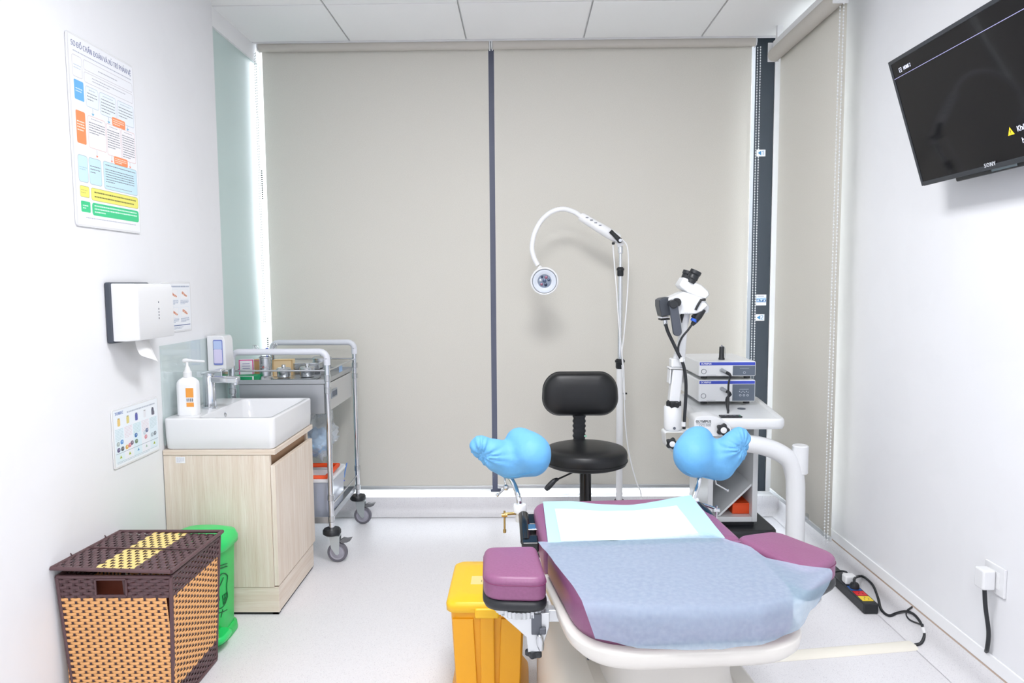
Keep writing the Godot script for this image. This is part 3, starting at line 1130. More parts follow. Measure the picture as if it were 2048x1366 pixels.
	bars(im, Rect2i(66, 354, 150, 20), 2, Color.html("9aa6bd"), 0.9, 4, 90)
	board("handwashing_notice", "small white notice with four hand washing photos beside the towel dispenser", AX(322, 564, XL), AX(383, 660, XL), 0.0025, im, 0.004)
	# waste sorting chart
	im = Image.create(512, 448, false, Image.FORMAT_RGB8)
	im.fill(Color.html("eef4fa"))
	for k in 5:
		im.fill_rect(Rect2i(12 + k * 98, 150, 94, 270), Color.html(["e3f1f8", "eef1f8", "dff0f8", "eef1f8", "e1eff6"][k]))
		bars(im, Rect2i(16 + k * 98, 150, 84, 96), 8, Color.html(["a9c6d0", "d8b8c4", "a9c8c4", "dbb8bf", "a9c2c6"][k]), 0.6, 3, 100 + k)
	var cols := ["e8c877", "dfcf80", "5b5fae", "e6e8ee", "55566a"]
	for k in 5:
		rounded(im, Rect2i(42 + k * 98, 74, 30, 56), 6, Color.html(cols[k]))
		im.fill_rect(Rect2i(46 + k * 98, 66, 22, 8), Color.html(cols[k]).darkened(0.25))
	rounded(im, Rect2i(446, 98, 24, 34), 4, Color.html("6a6874"))
	for q2 in [[40, 270, "a9b8b8"], [80, 262, "5f97d8"], [42, 318, "5a5480"], [84, 318, "55575e"], [132, 318, "e0b05a"], [164, 312, "d88090"], [190, 300, "6d5a72"], [238, 250, "2f66a8"], [240, 302, "5f7a58"], [340, 258, "c9d4e0"], [368, 244, "5d6a8e"], [352, 296, "d8909a"], [430, 300, "a9b8c0"], [466, 296, "7d8890"]]:
		disc(im, Vector2i(q2[0], q2[1]), 17, Color.html(q2[2]), 1.15)
		disc(im, Vector2i(q2[0] + 4, q2[1] - 3), 7, Color.html(q2[2]).lightened(0.45), 1.0)
	im.fill_rect(Rect2i(14, 346, 488, 3), Color.html("8a93a8"))
	for q2 in [[62, 378, "b8cc3a"], [160, 376, "b8cc3a"], [258, 374, "6fb0e0"], [356, 374, "b9d4c8"], [452, 376, "b8cc3a"]]:
		for k in 26:
			im.fill_rect(Rect2i(q2[0] - k / 2, q2[1] - 13 + k, k + 1, 1), Color.html(q2[2]))
		disc(im, Vector2i(q2[0], q2[1] + 4), 4, Color.html("4c5a30"))
	bars(im, Rect2i(24, 412, 460, 20), 2, Color.html("a9c0cc"), 0.8, 4, 130)
	bars(im, Rect2i(150, 26, 330, 22), 1, Color.html("b0b8c6"), 1.0, 12, 131)
	a = AX(220, 822, XL)
	c = AX(318, 902, XL)
	var top := (AX(220, 822, XL).y + AX(312, 792, XL).y) / 2
	var bot := (AX(228, 938, XL).y + AX(318, 901, XL).y) / 2
	a.y = top
	c.y = bot
	q = board("waste_sorting_chart", "low white chart of waste bins and coloured circles below the towel dispenser", a, c, 0.004, im, 0.010)
	X = q[1]
	lettering(q[0], "logo", "TOMEC", q[3] * 0.05, X * Transform3D(Basis(), Vector3(-q[2] * 0.36, q[3] * 0.415, 0.0)), mat("4a6fb0", 0.6), q[2] * 0.17, true)

# ------------------------------------------------------------------ wash place
func make_towel_dispenser() -> void:
	var n := A(272, 620, 2.27)
	var depth := n.x - XL
	var z0 := -2.27
	var z1 := AX(343, 615, n.x).z
	var top := A(220, 567, 2.27).y
	var bot := A(224, 685, 2.27).y
	var t := thing("towel_dispenser", "white paper towel dispenser with dark grey back plate on the wall", "dispenser", Vector3(XL, bot, (z0 + z1) / 2))
	var b := MB.new()
	b.box(Vector3(XL + 0.0005, bot - 0.004, z1 - 0.004), Vector3(XL + 0.022, top + 0.004, z0 + 0.005), 0.006, 2)
	# dark lower lip that follows the slanted bottom of the cover
	var pl := PackedVector2Array([Vector2(0, -0.002), Vector2(depth * 0.72, 0.004), Vector2(depth * 0.95, 0.02), Vector2(depth * 0.95, 0.034), Vector2(0, 0.02)])
	b.prism(Transform3D(Basis(Vector3(1, 0, 0), Vector3.UP, Vector3(0, 0, 1)), Vector3(XL + 0.004, bot, z1 + 0.006)), pl, z0 - z1 - 0.012, 0.002)
	part(t, "back_plate", b, mat("454b55", 0.5))
	b = MB.new()
	# cover: side profile with rounded front edge and slanted bottom
	pl = PackedVector2Array()
	for q in [[0.012, 0.012], [0.55, 0.008], [0.80, 0.018], [0.97, 0.028], [1.0, 0.05], [1.0, 0.85], [0.985, 0.93], [0.94, 0.975], [0.86, 0.995], [0.012, 1.0]]:
		pl.append(Vector2(q[0] * depth, q[1] * (top - bot)))
	b.prism(Transform3D(Basis(Vector3(1, 0, 0), Vector3.UP, Vector3(0, 0, 1)), Vector3(XL + 0.008, bot, z1)), pl, z0 - z1, 0.004, 40)
	part(t, "cover", b, M.white_gloss)
	b = MB.new()
	for k in 5:
		b.rbox(Transform3D(Basis(), Vector3(n.x + 0.0085, lerpf(bot, top, 0.38 + 0.055 * k * (1.0 if k < 4 else 1.3)), lerpf(z0, z1, 0.55))), Vector3(0.002, 0.006, 0.003), 0.0008)
	part(t, "level_window", b, M.mid_grey, "row of small dark slots showing the fill level")
	# towel sheet that hangs out
	b = MB.new()
	var zc := lerpf(z0, z1, 0.5)
	var rows := []
	for i in 9:
		var v := i / 8.0
		var row := []
		for j in 9:
			var u := j / 8.0 - 0.5
			row.append(Vector3(XL + 0.05 + 0.035 * v + 0.006 * sin(u * 5.0 + v * 3.0), bot + 0.012 - 0.075 * v + 0.035 * u * v, zc + u * 0.10 + 0.02 * v))
		rows.append(row)
	b.grid(rows, false, false, false)
	single("paper_towel", b, mat("fafafa", 0.9), "white paper towel hanging out of the dispenser", "towel")

func wood(horizontal: bool) -> StandardMaterial3D:
	var im := Image.create(512, 512, false, Image.FORMAT_RGB8)
	var n := FastNoiseLite.new()
	n.seed = 21
	n.frequency = 0.012
	n.fractal_octaves = 3
	var f := FastNoiseLite.new()
	f.seed = 5
	f.frequency = 0.11
	for y in 512:
		for x in 512:
			var u := x if not horizontal else y
			var v := y if not horizontal else x
			var vv := 256.0 - absf(v - 256.0)
			var uu := 256.0 - absf(u - 256.0)
			var a := n.get_noise_2d(uu * 1.6, vv * 0.10)
			var g := f.get_noise_2d(uu * 2.4 + 8.0 * a, vv * 0.035)
			var c := Color.html("f0e6da").lerp(Color.html("e4d5c5"), clampf(0.45 + a * 0.9, 0, 1))
			c = c.lerp(Color.html("d2bda8"), clampf(g * 1.0, 0, 0.55))
			im.set_pixel(x, y, c)
	var m := StandardMaterial3D.new()
	m.albedo_texture = ImageTexture.create_from_image(im)
	m.roughness = 0.55
	return tri(m, Vector3(2.6, 2.6, 2.6))

func make_washstand() -> void:
	var wv := wood(false)
	var wh := wood(true)
	var x0 := XL + 0.003
	var x1 := -0.935
	var z0 := -2.58
	var z1 := -3.055
	var yc := 0.645
	# glass splashback
	var b := MB.new()
	b.box(Vector3(XL + 0.001, 0.66, -3.17), Vector3(XL + 0.009, AX(318, 692, XL).y, AX(318, 692, XL).z))
	var gl := mat("d5ebe6", 0.05)
	gl.transparency = BaseMaterial3D.TRANSPARENCY_ALPHA
	gl.albedo_color = Color(0.86, 0.95, 0.94, 0.22)
	single("glass_splashback", b, gl, "pale green glass splashback on the wall above the wash basin", "glass panel")
	var t := thing("wash_cabinet", "light oak wash cabinet under the white basin", "cabinet", Vector3((x0 + x1) / 2, 0, (z0 + z1) / 2))
	b = MB.new()
	b.box(Vector3(x0, 0.11, z0 - 0.018), Vector3(x1 - 0.019, yc - 0.021, z0), 0.001)
	part(t, "side_panel", b, wv)
	b = MB.new()
	b.box(Vector3(x0, 0.11, z1), Vector3(x1 - 0.02, yc - 0.021, z1 + 0.018), 0.001)
	part(t, "side_panel", b, wv)
	b = MB.new()
	b.box(Vector3(x0, 0.11, z1 + 0.018), Vector3(x1 - 0.03, yc - 0.021, z0 - 0.018))
	part(t, "body", b, mat("b08d6d", 0.6))
	b = MB.new()
	b.box(Vector3(x0, yc - 0.02, z1 - 0.002), Vector3(x1 + 0.002, yc, z0 + 0.002), 0.0015)
	part(t, "counter", b, wh)
	b = MB.new()
	b.box(Vector3(x1 - 0.018, 0.115, z1 + 0.002), Vector3(x1, yc - 0.062, z0 - 0.002), 0.0015)
	part(t, "door", b, wv)
	b = MB.new()
	b.box(Vector3(x0, 0.010, z0 - 0.018), Vector3(x1 - 0.002, 0.109, z0 - 0.002), 0.001)
	b.box(Vector3(x1 - 0.02, 0.010, z1 + 0.02), Vector3(x1 - 0.004, 0.109, z0 - 0.018), 0.001)
	part(t, "plinth", b, wh)
	b = MB.new()
	b.box(Vector3(x0, 0.0, z0 - 0.03), Vector3(x1 - 0.006, 0.010, z0 - 0.006))
	b.box(Vector3(x1 - 0.03, 0.0, z1 + 0.03), Vector3(x1 - 0.008, 0.010, z0 - 0.006))
	part(t, "plinth_seal", b, M.black, "dark seal below the plinth")
	b = MB.new()
	var lp := A(361, 920, 2.58)
	b.box(lp + Vector3(-0.018, -0.012, 0), lp + Vector3(0.018, 0.012, 0.0008))
	part(t, "label_sticker", b, M.white_plastic, "small white label with fine print")
	var im := Image.create(72, 48, false, Image.FORMAT_RGB8)
	im.fill(Color.html("f4f4f8"))
	bars(im, Rect2i(6, 4, 60, 40), 5, Color.html("a9adc0"), 0.6, 3, 200)
	b = MB.new()
	b.quad_uv(lp + Vector3(-0.0175, 0.0115, 0.001), lp + Vector3(-0.0175, -0.0115, 0.001), lp + Vector3(0.0175, -0.0115, 0.001), lp + Vector3(0.0175, 0.0115, 0.001))
	part(t, "label_print", b, img_mat(im))
	# basin
	var rim := 0.765
	var cx := (x0 + 0.008 + x1) / 2
	var cz := (z0 + z1) / 2
	var w := x1 - x0 - 0.008 + 0.004
	var l := z0 - z1 + 0.004
	t = thing("wash_basin", "white rectangular ceramic wash basin on the oak cabinet", "basin", Vector3(cx, yc, cz))
	b = MB.new()
	var rings := []
	var ring := func(ww: float, ll: float, r: float, y: float, ox: float) -> Array:
		var out := []
		for q in rrect(ww, ll, r, 6):
			out.append(Vector3(cx + ox + q.x, y, cz + q.y))
		return out
	var ix := 0.052      # the bowl sits towards the room; the tap ledge is on the wall side
	rings = [ring.call(w - 0.020, l - 0.020, 0.016, yc + 0.0005, 0.0), ring.call(w - 0.008, l - 0.008, 0.018, yc + 0.006, 0.0), ring.call(w - 0.002, l - 0.002, 0.02, yc + 0.05, 0.0), ring.call(w, l, 0.02, rim - 0.006, 0.0), ring.call(w - 0.003, l - 0.003, 0.02, rim - 0.0015, 0.0), ring.call(w - 0.010, l - 0.010, 0.018, rim, 0.0),
		ring.call(w - 0.14, l - 0.036, 0.03, rim, ix), ring.call(w - 0.146, l - 0.042, 0.03, rim - 0.003, ix), ring.call(w - 0.152, l - 0.048, 0.032, rim - 0.012, ix), ring.call(w - 0.168, l - 0.066, 0.04, rim - 0.075, ix), ring.call(w - 0.20, l - 0.10, 0.05, rim - 0.095, ix), ring.call(0.06, 0.06, 0.028, rim - 0.102, ix)]
	b.grid(rings, false, true, true)
	var c := Vector3(cx + ix, rim - 0.102, cz)
	var last: Array = rings[rings.size() - 1]
	for k in last.size():
		b.flat(c, last[(k + 1) % last.size()], last[k])
	part(t, "bowl", b, M.white_gloss)
	b = MB.new()
	var oh := AX(450, 829, cx + ix - (w - 0.155) / 2)
	b.lathe(Transform3D(MB.frame(Vector3(1, 0.15, 0)), oh), [Vector2(0.0045, 0.0), Vector2(0.010, 0.0), Vector2(0.011, 0.002), Vector2(0.0085, 0.0035), Vector2(0.0045, 0.001)], 18)
	part(t, "overflow_ring", b, M.chrome, "small chrome overflow ring")
	b = MB.new()
	b.cyl(oh + Vector3(0.0002, 0, 0), oh + Vector3(0.0008, 0, 0), 0.006, -1, 14)
	part(t, "overflow_hole", b, M.black)
	# tap
	var tp := Vector3(A(420, 815, 2.80).x, rim, -2.80)
	t = thing("basin_tap", "square chrome mixer tap on the basin ledge", "tap", tp)
	b = MB.new()
	b.lathe(Transform3D(Basis(), tp), [Vector2(0, 0), Vector2(0.029, 0), Vector2(0.029, 0.006), Vector2(0.025, 0.010), Vector2(0.024, 0.13), Vector2(0.022, 0.134), Vector2(0, 0.134)], 24)
	part(t, "body", b, M.chrome)
	b = MB.new()
	b.rbox(Transform3D(Basis(Vector3(0, 0, 1), deg_to_rad(-2)), tp + Vector3(0.058, 0.118, 0)), Vector3(0.13, 0.024, 0.036), 0.006, 2)
	b.cyl(tp + Vector3(0.108, 0.108, 0), tp + Vector3(0.108, 0.096, 0), 0.011)
	part(t, "spout", b, M.chrome)
	b = MB.new()
	b.rbox(Transform3D(Basis(Vector3(0, 0, 1), deg_to_rad(8)), tp + Vector3(0.018, 0.150, 0)), Vector3(0.088, 0.014, 0.038), 0.005, 2)
	b.cyl(tp + Vector3(0, 0.134, 0), tp + Vector3(0, 0.147, 0), 0.02)
	part(t, "lever", b, M.chrome)
	# pump bottle
	var bp := Vector3(A(378, 815, 2.66).x, rim, -2.66)
	t = thing("pump_bottle", "white pump bottle with orange label beside the chrome tap", "bottle", bp)
	b = MB.new()
	rings = []
	for q in [[0.036, 0.0], [0.0385, 0.004], [0.0385, 0.118], [0.037, 0.128], [0.030, 0.138], [0.020, 0.145], [0.014, 0.148]]:
		var row := []
		for v in rrect(q[0] * 2.0, q[0] * 1.5, q[0] * 0.5, 5):
			row.append(bp + Vector3(v.x, q[1], v.y))
		rings.append(row)
	b.loft(rings)
	part(t, "bottle", b, mat("f6f7f9", 0.3))
	b = MB.new()
	b.lathe(Transform3D(Basis(), bp), [Vector2(0.016, 0.146), Vector2(0.0165, 0.166), Vector2(0.012, 0.172), Vector2(0.0085, 0.185), Vector2(0.005, 0.19), Vector2(0.005, 0.205), Vector2(0.0, 0.205)], 18)
	b.tube(MB.spl([bp + Vector3(-0.014, 0.209, 0), bp + Vector3(0.0, 0.211, 0), bp + Vector3(0.03, 0.209, 0.0), bp + Vector3(0.068, 0.207, 0)], 5), [0.008, 0.0085, 0.009, 0.009, 0.009, 0.0085, 0.007, 0.006, 0.0055, 0.005, 0.005, 0.005, 0.005, 0.005, 0.0045, 0.004], 10)
	part(t, "pump", b, M.white_plastic)
	b = MB.new()
	var fz := bp.z + 0.0385 * 0.75 + 0.0006
	b.box(Vector3(bp.x + 0.004, bp.y + 0.072, fz - 0.001), Vector3(bp.x + 0.033, bp.y + 0.108, fz))
	b.box(Vector3(bp.x + 0.005, bp.y + 0.036, fz - 0.001), Vector3(bp.x + 0.033, bp.y + 0.052, fz))
	part(t, "label", b, mat("f3a448", 0.5), "orange printed label")
	b = MB.new()
	for k in 4:
		b.box(Vector3(bp.x + 0.006 + k * 0.0068, bp.y + 0.056, fz - 0.0008), Vector3(bp.x + 0.0105 + k * 0.0068, bp.y + 0.068, fz))
	part(t, "label_print", b, M.grey_plastic)
	# soap dispenser fixed to the splashback
	var dz := -2.97
	var x_w := XL + 0.009
	var x_f := A(451, 700, 2.97).x
	var yt := A(432, 672, 2.97).y
	var yb := A(432, 742, 2.97).y
	t = thing("soap_dispenser", "white wall soap dispenser with violet see-through window behind the tap", "dispenser", Vector3(x_w, yb, dz))
	b = MB.new()
	var dw := x_f - x_w
	var o := Vector3(x_w, yb, dz)
	b.prism(Transform3D(Basis(), o + Vector3(0, 0, -0.085)), PackedVector2Array([Vector2(0, 0), Vector2(dw * 0.9, 0), Vector2(dw, 0.012), Vector2(dw * 0.97, yt - yb - 0.02), Vector2(dw * 0.9, yt - yb - 0.004), Vector2(dw * 0.8, yt - yb), Vector2(0, yt - yb)]), 0.085, 0.004)
	part(t, "housing", b, M.white_gloss)
	var vi := mat("9fb3e6", 0.1)
	vi.albedo_color = Color(0.62, 0.68, 0.92, 1)
	b = MB.new()
	var wx := Transform3D(Basis(), o + Vector3(dw * 0.60, (yt - yb) * 0.53, -0.001))
	b.prism(wx, rrect(dw * 0.50, (yt - yb) * 0.72, 0.006), 0.004, 0.001)
	part(t, "window", b, mat("7f8bc9", 0.15), "violet rim of the level window")
	b = MB.new()
	b.prism(wx * Transform3D(Basis(), Vector3(0, (yt - yb) * 0.21, 0.002)), rrect(dw * 0.44, (yt - yb) * 0.24, 0.004), 0.004, 0.001)
	part(t, "tank", b, mat("b7c8ec", 0.1), "empty upper part of the clear tank")
	b = MB.new()
	b.prism(wx * Transform3D(Basis(), Vector3(0, -(yt - yb) * 0.11, 0.002)), rrect(dw * 0.44, (yt - yb) * 0.40, 0.004), 0.004, 0.001)
	part(t, "soap_fill", b, mat("d9d3f0", 0.2), "pale lilac soap in the tank")
	b = MB.new()
	b.box(o + Vector3(0, -0.03, -0.075), o + Vector3(dw * 0.7, -0.001, -0.01), 0.004)
	part(t, "push_bar", b, M.chrome)

# ------------------------------------------------------------------ hamper
func weave(parent: Node3D, called: String, o: Vector3, du: Vector3, dv: Vector3, nu: int, nv: int, out: Vector3, m: Material, skip: Callable, u_off := 0) -> void:
	# wavy strands along du, one above the other along dv; nu stakes across
	var b := MB.new()
	var vh := dv / nv
	for i in nv:
		var run := []
		for k in nu * 4 + 1:
			var u := k / (nu * 4.0)
			var keep: bool = not skip.call(u, (i + 0.5) / nv)
			if keep:
				var ph := PI * (u * nu + i + u_off)
				var off := out * (0.0020 * sin(ph) + 0.0010)
				var p := o + du * u + dv * ((i + 0.5) / nv) + off
				run.append(p)
			if (not keep or k == nu * 4) and run.size() > 1:
				var rows := []
				for p in run:
					rows.append([p - vh * 0.5 - out * 0.0003, p - vh * 0.2 + out * 0.0006, p + vh * 0.2 + out * 0.0006, p + vh * 0.5 - out * 0.0003])
				b.grid(rows, false, false, false)
				run = []
			elif not keep:
				run = []
	var n := part(parent, called, b, m)
	n.set_meta("kind", "stuff")

func stakes(parent: Node3D, o: Vector3, du: Vector3, dv: Vector3, nu: int, out: Vector3, skip: Callable, m: Material) -> void:
	var b := MB.new()
	for k in nu:
		var u := (k + 0.5) / nu
		var w := du.normalized() * 0.0033
		var lo := 0.0
		var segs := []
		for s in 41:
			var v := s / 40.0
			if skip.call(u, v) or s == 40:
				if s / 40.0 > lo:
					segs.append([lo, v])
				lo = v + 0.025
		for s in segs:
			var p0: Vector3 = o + du * u + dv * s[0] + out * 0.0012
			var p1: Vector3 = o + du * u + dv * s[1] + out * 0.0012
			b.quad(p0 - w, p0 + w, p1 + w, p1 - w)
	var n := part(parent, "stakes", b, m)
	n.set_meta("kind", "stuff")

func make_hamper() -> void:
	var brown := mat("5d4346", 0.4)
	var brown2 := mat("4a3336", 0.5)
	var tan_ := mat("efb273", 0.45)
	var yellow := mat("eed487", 0.45)
	var x0 := -1.35
	var x1 := -1.018
	var z0 := -1.945
	var z1 := -2.27
	var H := 0.425
	var tp := 0.02     # taper towards the floor
	var base := Vector3((x0 + x1) / 2, 0, (z0 + z1) / 2)
	var t := thing("woven_hamper", "brown and tan woven laundry hamper with a yellow stripe on its lid", "hamper", base)
	# four faces: bottom origin, edge, normal
	var B := [Vector3(x0 + tp, 0.006, z0 - tp), Vector3(x1 - tp, 0.006, z0 - tp), Vector3(x1 - tp, 0.006, z1 + tp), Vector3(x0 + tp, 0.006, z1 + tp)]
	var T := [Vector3(x0, H, z0), Vector3(x1, H, z0), Vector3(x1, H, z1), Vector3(x0, H, z1)]
	var outs := [Vector3(0, 0, 1), Vector3(1, 0, 0), Vector3(0, 0, -1), Vector3(-1, 0, 0)]
	var none := func(_u: float, _v: float) -> bool: return false
	for f in 4:
		var b0: Vector3 = B[f]
		var b1: Vector3 = B[(f + 1) % 4]
		var t0: Vector3 = T[f]
		var dv: Vector3 = (t0 - b0)
		var nu := 17 if f % 2 == 0 else 16
		var hole := func(u: float, v: float) -> bool: return false
		if f == 0:
			hole = func(u: float, v: float) -> bool: return u > 0.34 and u < 0.61 and v > 0.18 and v < 0.86
		# bands: brown foot, tan, brown top
		var bands := [[0.0, 0.155, 7, brown, none], [0.155, 0.845, 32, tan_, none], [0.845, 1.0, 7, brown, hole]]
		var off := 0
		for q in bands:
			var o0: Vector3 = b0 + dv * q[0]
			var edge := (b1 - b0).lerp(T[(f + 1) % 4] - t0, (q[0] + q[1]) / 2)
			weave(t, "woven_band", o0, edge, dv * (q[1] - q[0]), nu, q[2], outs[f], q[3], q[4], off)
			off += q[2]
		var hole2 := func(u: float, v: float) -> bool: return f == 0 and u > 0.34 and u < 0.61 and v > 0.873 and v < 0.98
		stakes(t, b0, (b1 - b0).lerp(T[(f + 1) % 4] - t0, 0.5), dv, nu, outs[f], hole2, brown2)
	var b := MB.new()
	for f in 4:
		b.tube([B[f], T[f]], 0.006, 8)
		b.tube([T[f], T[(f + 1) % 4]], 0.0055, 8)
		b.tube([B[f], B[(f + 1) % 4]], 0.006, 8)
	part(t, "frame", b, brown)
	b = MB.new()
	b.box(Vector3(x0 + 0.02, 0.004, z1 + 0.02), Vector3(x1 - 0.02, 0.012, z0 - 0.02))
	part(t, "bottom", b, brown2)
	# lining of the hand hole and the inside
	b = MB.new()
	var hx0 := lerpf(x0, x1, 0.34)
	var hx1 := lerpf(x0, x1, 0.61)
	for q in [[Vector3(hx0, 0.37, z0), Vector3(hx1, 0.37, z0)], [Vector3(hx1, 0.37, z0), Vector3(hx1, 0.418, z0)], [Vector3(hx1, 0.418, z0), Vector3(hx0, 0.418, z0)], [Vector3(hx0, 0.418, z0), Vector3(hx0, 0.37, z0)]]:
		b.tube([q[0] + Vector3(0, 0, 0.003), q[1] + Vector3(0, 0, 0.003)], 0.0035, 6)
	part(t, "hand_hole_rim", b, brown)
	b = MB.new()
	b.box(Vector3(x0 + 0.03, 0.02, z0 - 0.055), Vector3(x1 - 0.03, H - 0.02, z0 - 0.05))
	part(t, "liner", b, mat("7d3f2c", 0.6), "reddish brown inner lining")
	# lid, tipped up a little at the front
	var tilt := 0.018
	var L := [Vector3(x0 - 0.008, H + 0.012 + tilt, z0 + 0.012), Vector3(x1 + 0.008, H + 0.010 + tilt * 0.5, z0 + 0.012), Vector3(x1 + 0.008, H + 0.014, z1 - 0.008), Vector3(x0 - 0.008, H + 0.014, z1 - 0.008)]
	var lid := Node3D.new()
	lid.name = "lid"
	t.add_child(lid)
	var e01: Vector3 = L[1] - L[0]
	var e03: Vector3 = L[3] - L[0]
	for q in [[0.0, 0.345, 9, brown], [0.345, 0.665, 9, yellow], [0.665, 1.0, 9, brown]]:
		weave(lid, "woven_stripe", L[0] + e01 * q[0], e03, e01 * (q[1] - q[0]), 16, q[2], Vector3.UP, q[3], none, 9)
	stakes(lid, L[0], e03, e01, 16, Vector3.UP, none, brown2)
	b = MB.new()
	for f in 4:
		b.tube([L[f], L[(f + 1) % 4]], 0.006, 8)
	b.tube([(L[0] + L[3]) / 2 + Vector3(0, 0.003, 0), (L[1] + L[2]) / 2 + Vector3(0, 0.003, 0)], 0.0025, 6)
	part(lid, "rim", b, brown)
	for k in 2:
		b = MB.new()
		var p: Vector3 = L[0].lerp(L[3], 0.27 + 0.5 * k)
		var ring := []
		for i in 12:
			ring.append(p + Vector3(-0.004 + 0.006 * cos(TAU * i / 12), 0.006 + 0.007 * sin(TAU * i / 12), 0.002 * sin(TAU * i / 6)))
		b.tube(ring, 0.0018, 6, true)
		part(lid, "hinge_loop", b, brown)

# ------------------------------------------------------------------ green bin
func bin_ring(c: Vector3, w: float, dep: float, y: float) -> Array:
	# flat back, round front (towards +z)
	var out := []
	for k in 28:
		var a := TAU * k / 28.0
		var x := cos(a) * w / 2
		var z := sin(a)
		out.append(c + Vector3(signf(x) * pow(absf(x / (w / 2)), 0.75) * w / 2, y, signf(z) * pow(absf(z), 0.8 if z > 0 else 0.45) * dep / 2))
	return out

func make_green_bin() -> void:
	var g := mat("1fc75e", 0.35)
	var g2 := mat("2ad56e", 0.3)
	var c := Vector3(-1.155, 0, -2.415)
	var t := thing("green_pedal_bin", "bright green plastic pedal bin between the hamper and the oak cabinet", "bin", c)
	var b := MB.new()
	b.loft([bin_ring(c, 0.175, 0.19, 0.012), bin_ring(c, 0.18, 0.195, 0.02), bin_ring(c, 0.20, 0.215, 0.31), bin_ring(c, 0.205, 0.22, 0.335)])
	part(t, "body", b, g)
	b = MB.new()
	b.loft([bin_ring(c, 0.21, 0.225, 0.330), bin_ring(c, 0.226, 0.24, 0.334), bin_ring(c, 0.226, 0.24, 0.352), bin_ring(c, 0.21, 0.225, 0.372), bin_ring(c, 0.14, 0.15, 0.388), bin_ring(c, 0.05, 0.05, 0.392)])
	part(t, "lid", b, g2)
	b = MB.new()
	b.loft([bin_ring(c, 0.20, 0.215, 0.0), bin_ring(c, 0.205, 0.22, 0.004), bin_ring(c, 0.20, 0.21, 0.030), bin_ring(c, 0.185, 0.195, 0.036)])
	part(t, "foot_ring", b, g)
	b = MB.new()
	var pc := c + Vector3(0.085, 0.045, 0.085)
	b.loft([bin_ring(pc, 0.075, 0.09, -0.012), bin_ring(pc, 0.085, 0.10, -0.004), bin_ring(pc, 0.085, 0.10, 0.006), bin_ring(pc, 0.07, 0.085, 0.012)])
	part(t, "pedal", b, g2)
	# printed litter mark on the side
	b = MB.new()
	var dk := mat("1d5a33", 0.6)
	var on_side := func(u: float, v: float) -> Vector3:      # u around, v height
		var a := 0.35 + u
		var x := cos(a)
		var z := sin(a)
		var w := lerpf(0.175, 0.205, v / 0.33)
		return c + Vector3(pow(absf(x), 0.75) * (w / 2 + 0.001), v, pow(absf(z), 0.8) * (w + 0.015 + 0.002) / 2)
	var loop := []
	for k in 28:
		var a := TAU * k / 28
		loop.append(on_side.call(0.42 * cos(a), 0.19 + 0.062 * sin(a)))
	b.tube(loop, 0.0016, 4, true)
	for q in [[-0.1, 0.235, 0.16, 0.205], [0.16, 0.205, 0.12, 0.16], [0.16, 0.205, 0.3, 0.222], [-0.28, 0.17, -0.05, 0.17], [-0.26, 0.155, -0.07, 0.155], [-0.24, 0.14, -0.09, 0.14], [-0.28, 0.17, -0.22, 0.135], [-0.05, 0.17, -0.1, 0.135], [-0.17, 0.17, -0.16, 0.135], [-0.4, 0.275, 0.3, 0.29], [-0.4, 0.265, 0.3, 0.280], [-0.3, 0.105, 0.25, 0.118], [-0.05, 0.12, 0.05, 0.095]]:
		var p := []
		for k in 5:
			p.append(on_side.call(lerpf(q[0], q[2], k / 4.0), lerpf(q[1], q[3], k / 4.0)))
		b.tube(p, 0.0016, 4)
	part(t, "litter_symbol", b, dk, "dark green printed litter symbol")

# ------------------------------------------------------------------ steel trolley
const TX0 := -1.300
const TX1 := -0.872
const TZ0 := -3.10
const TZ1 := -3.610

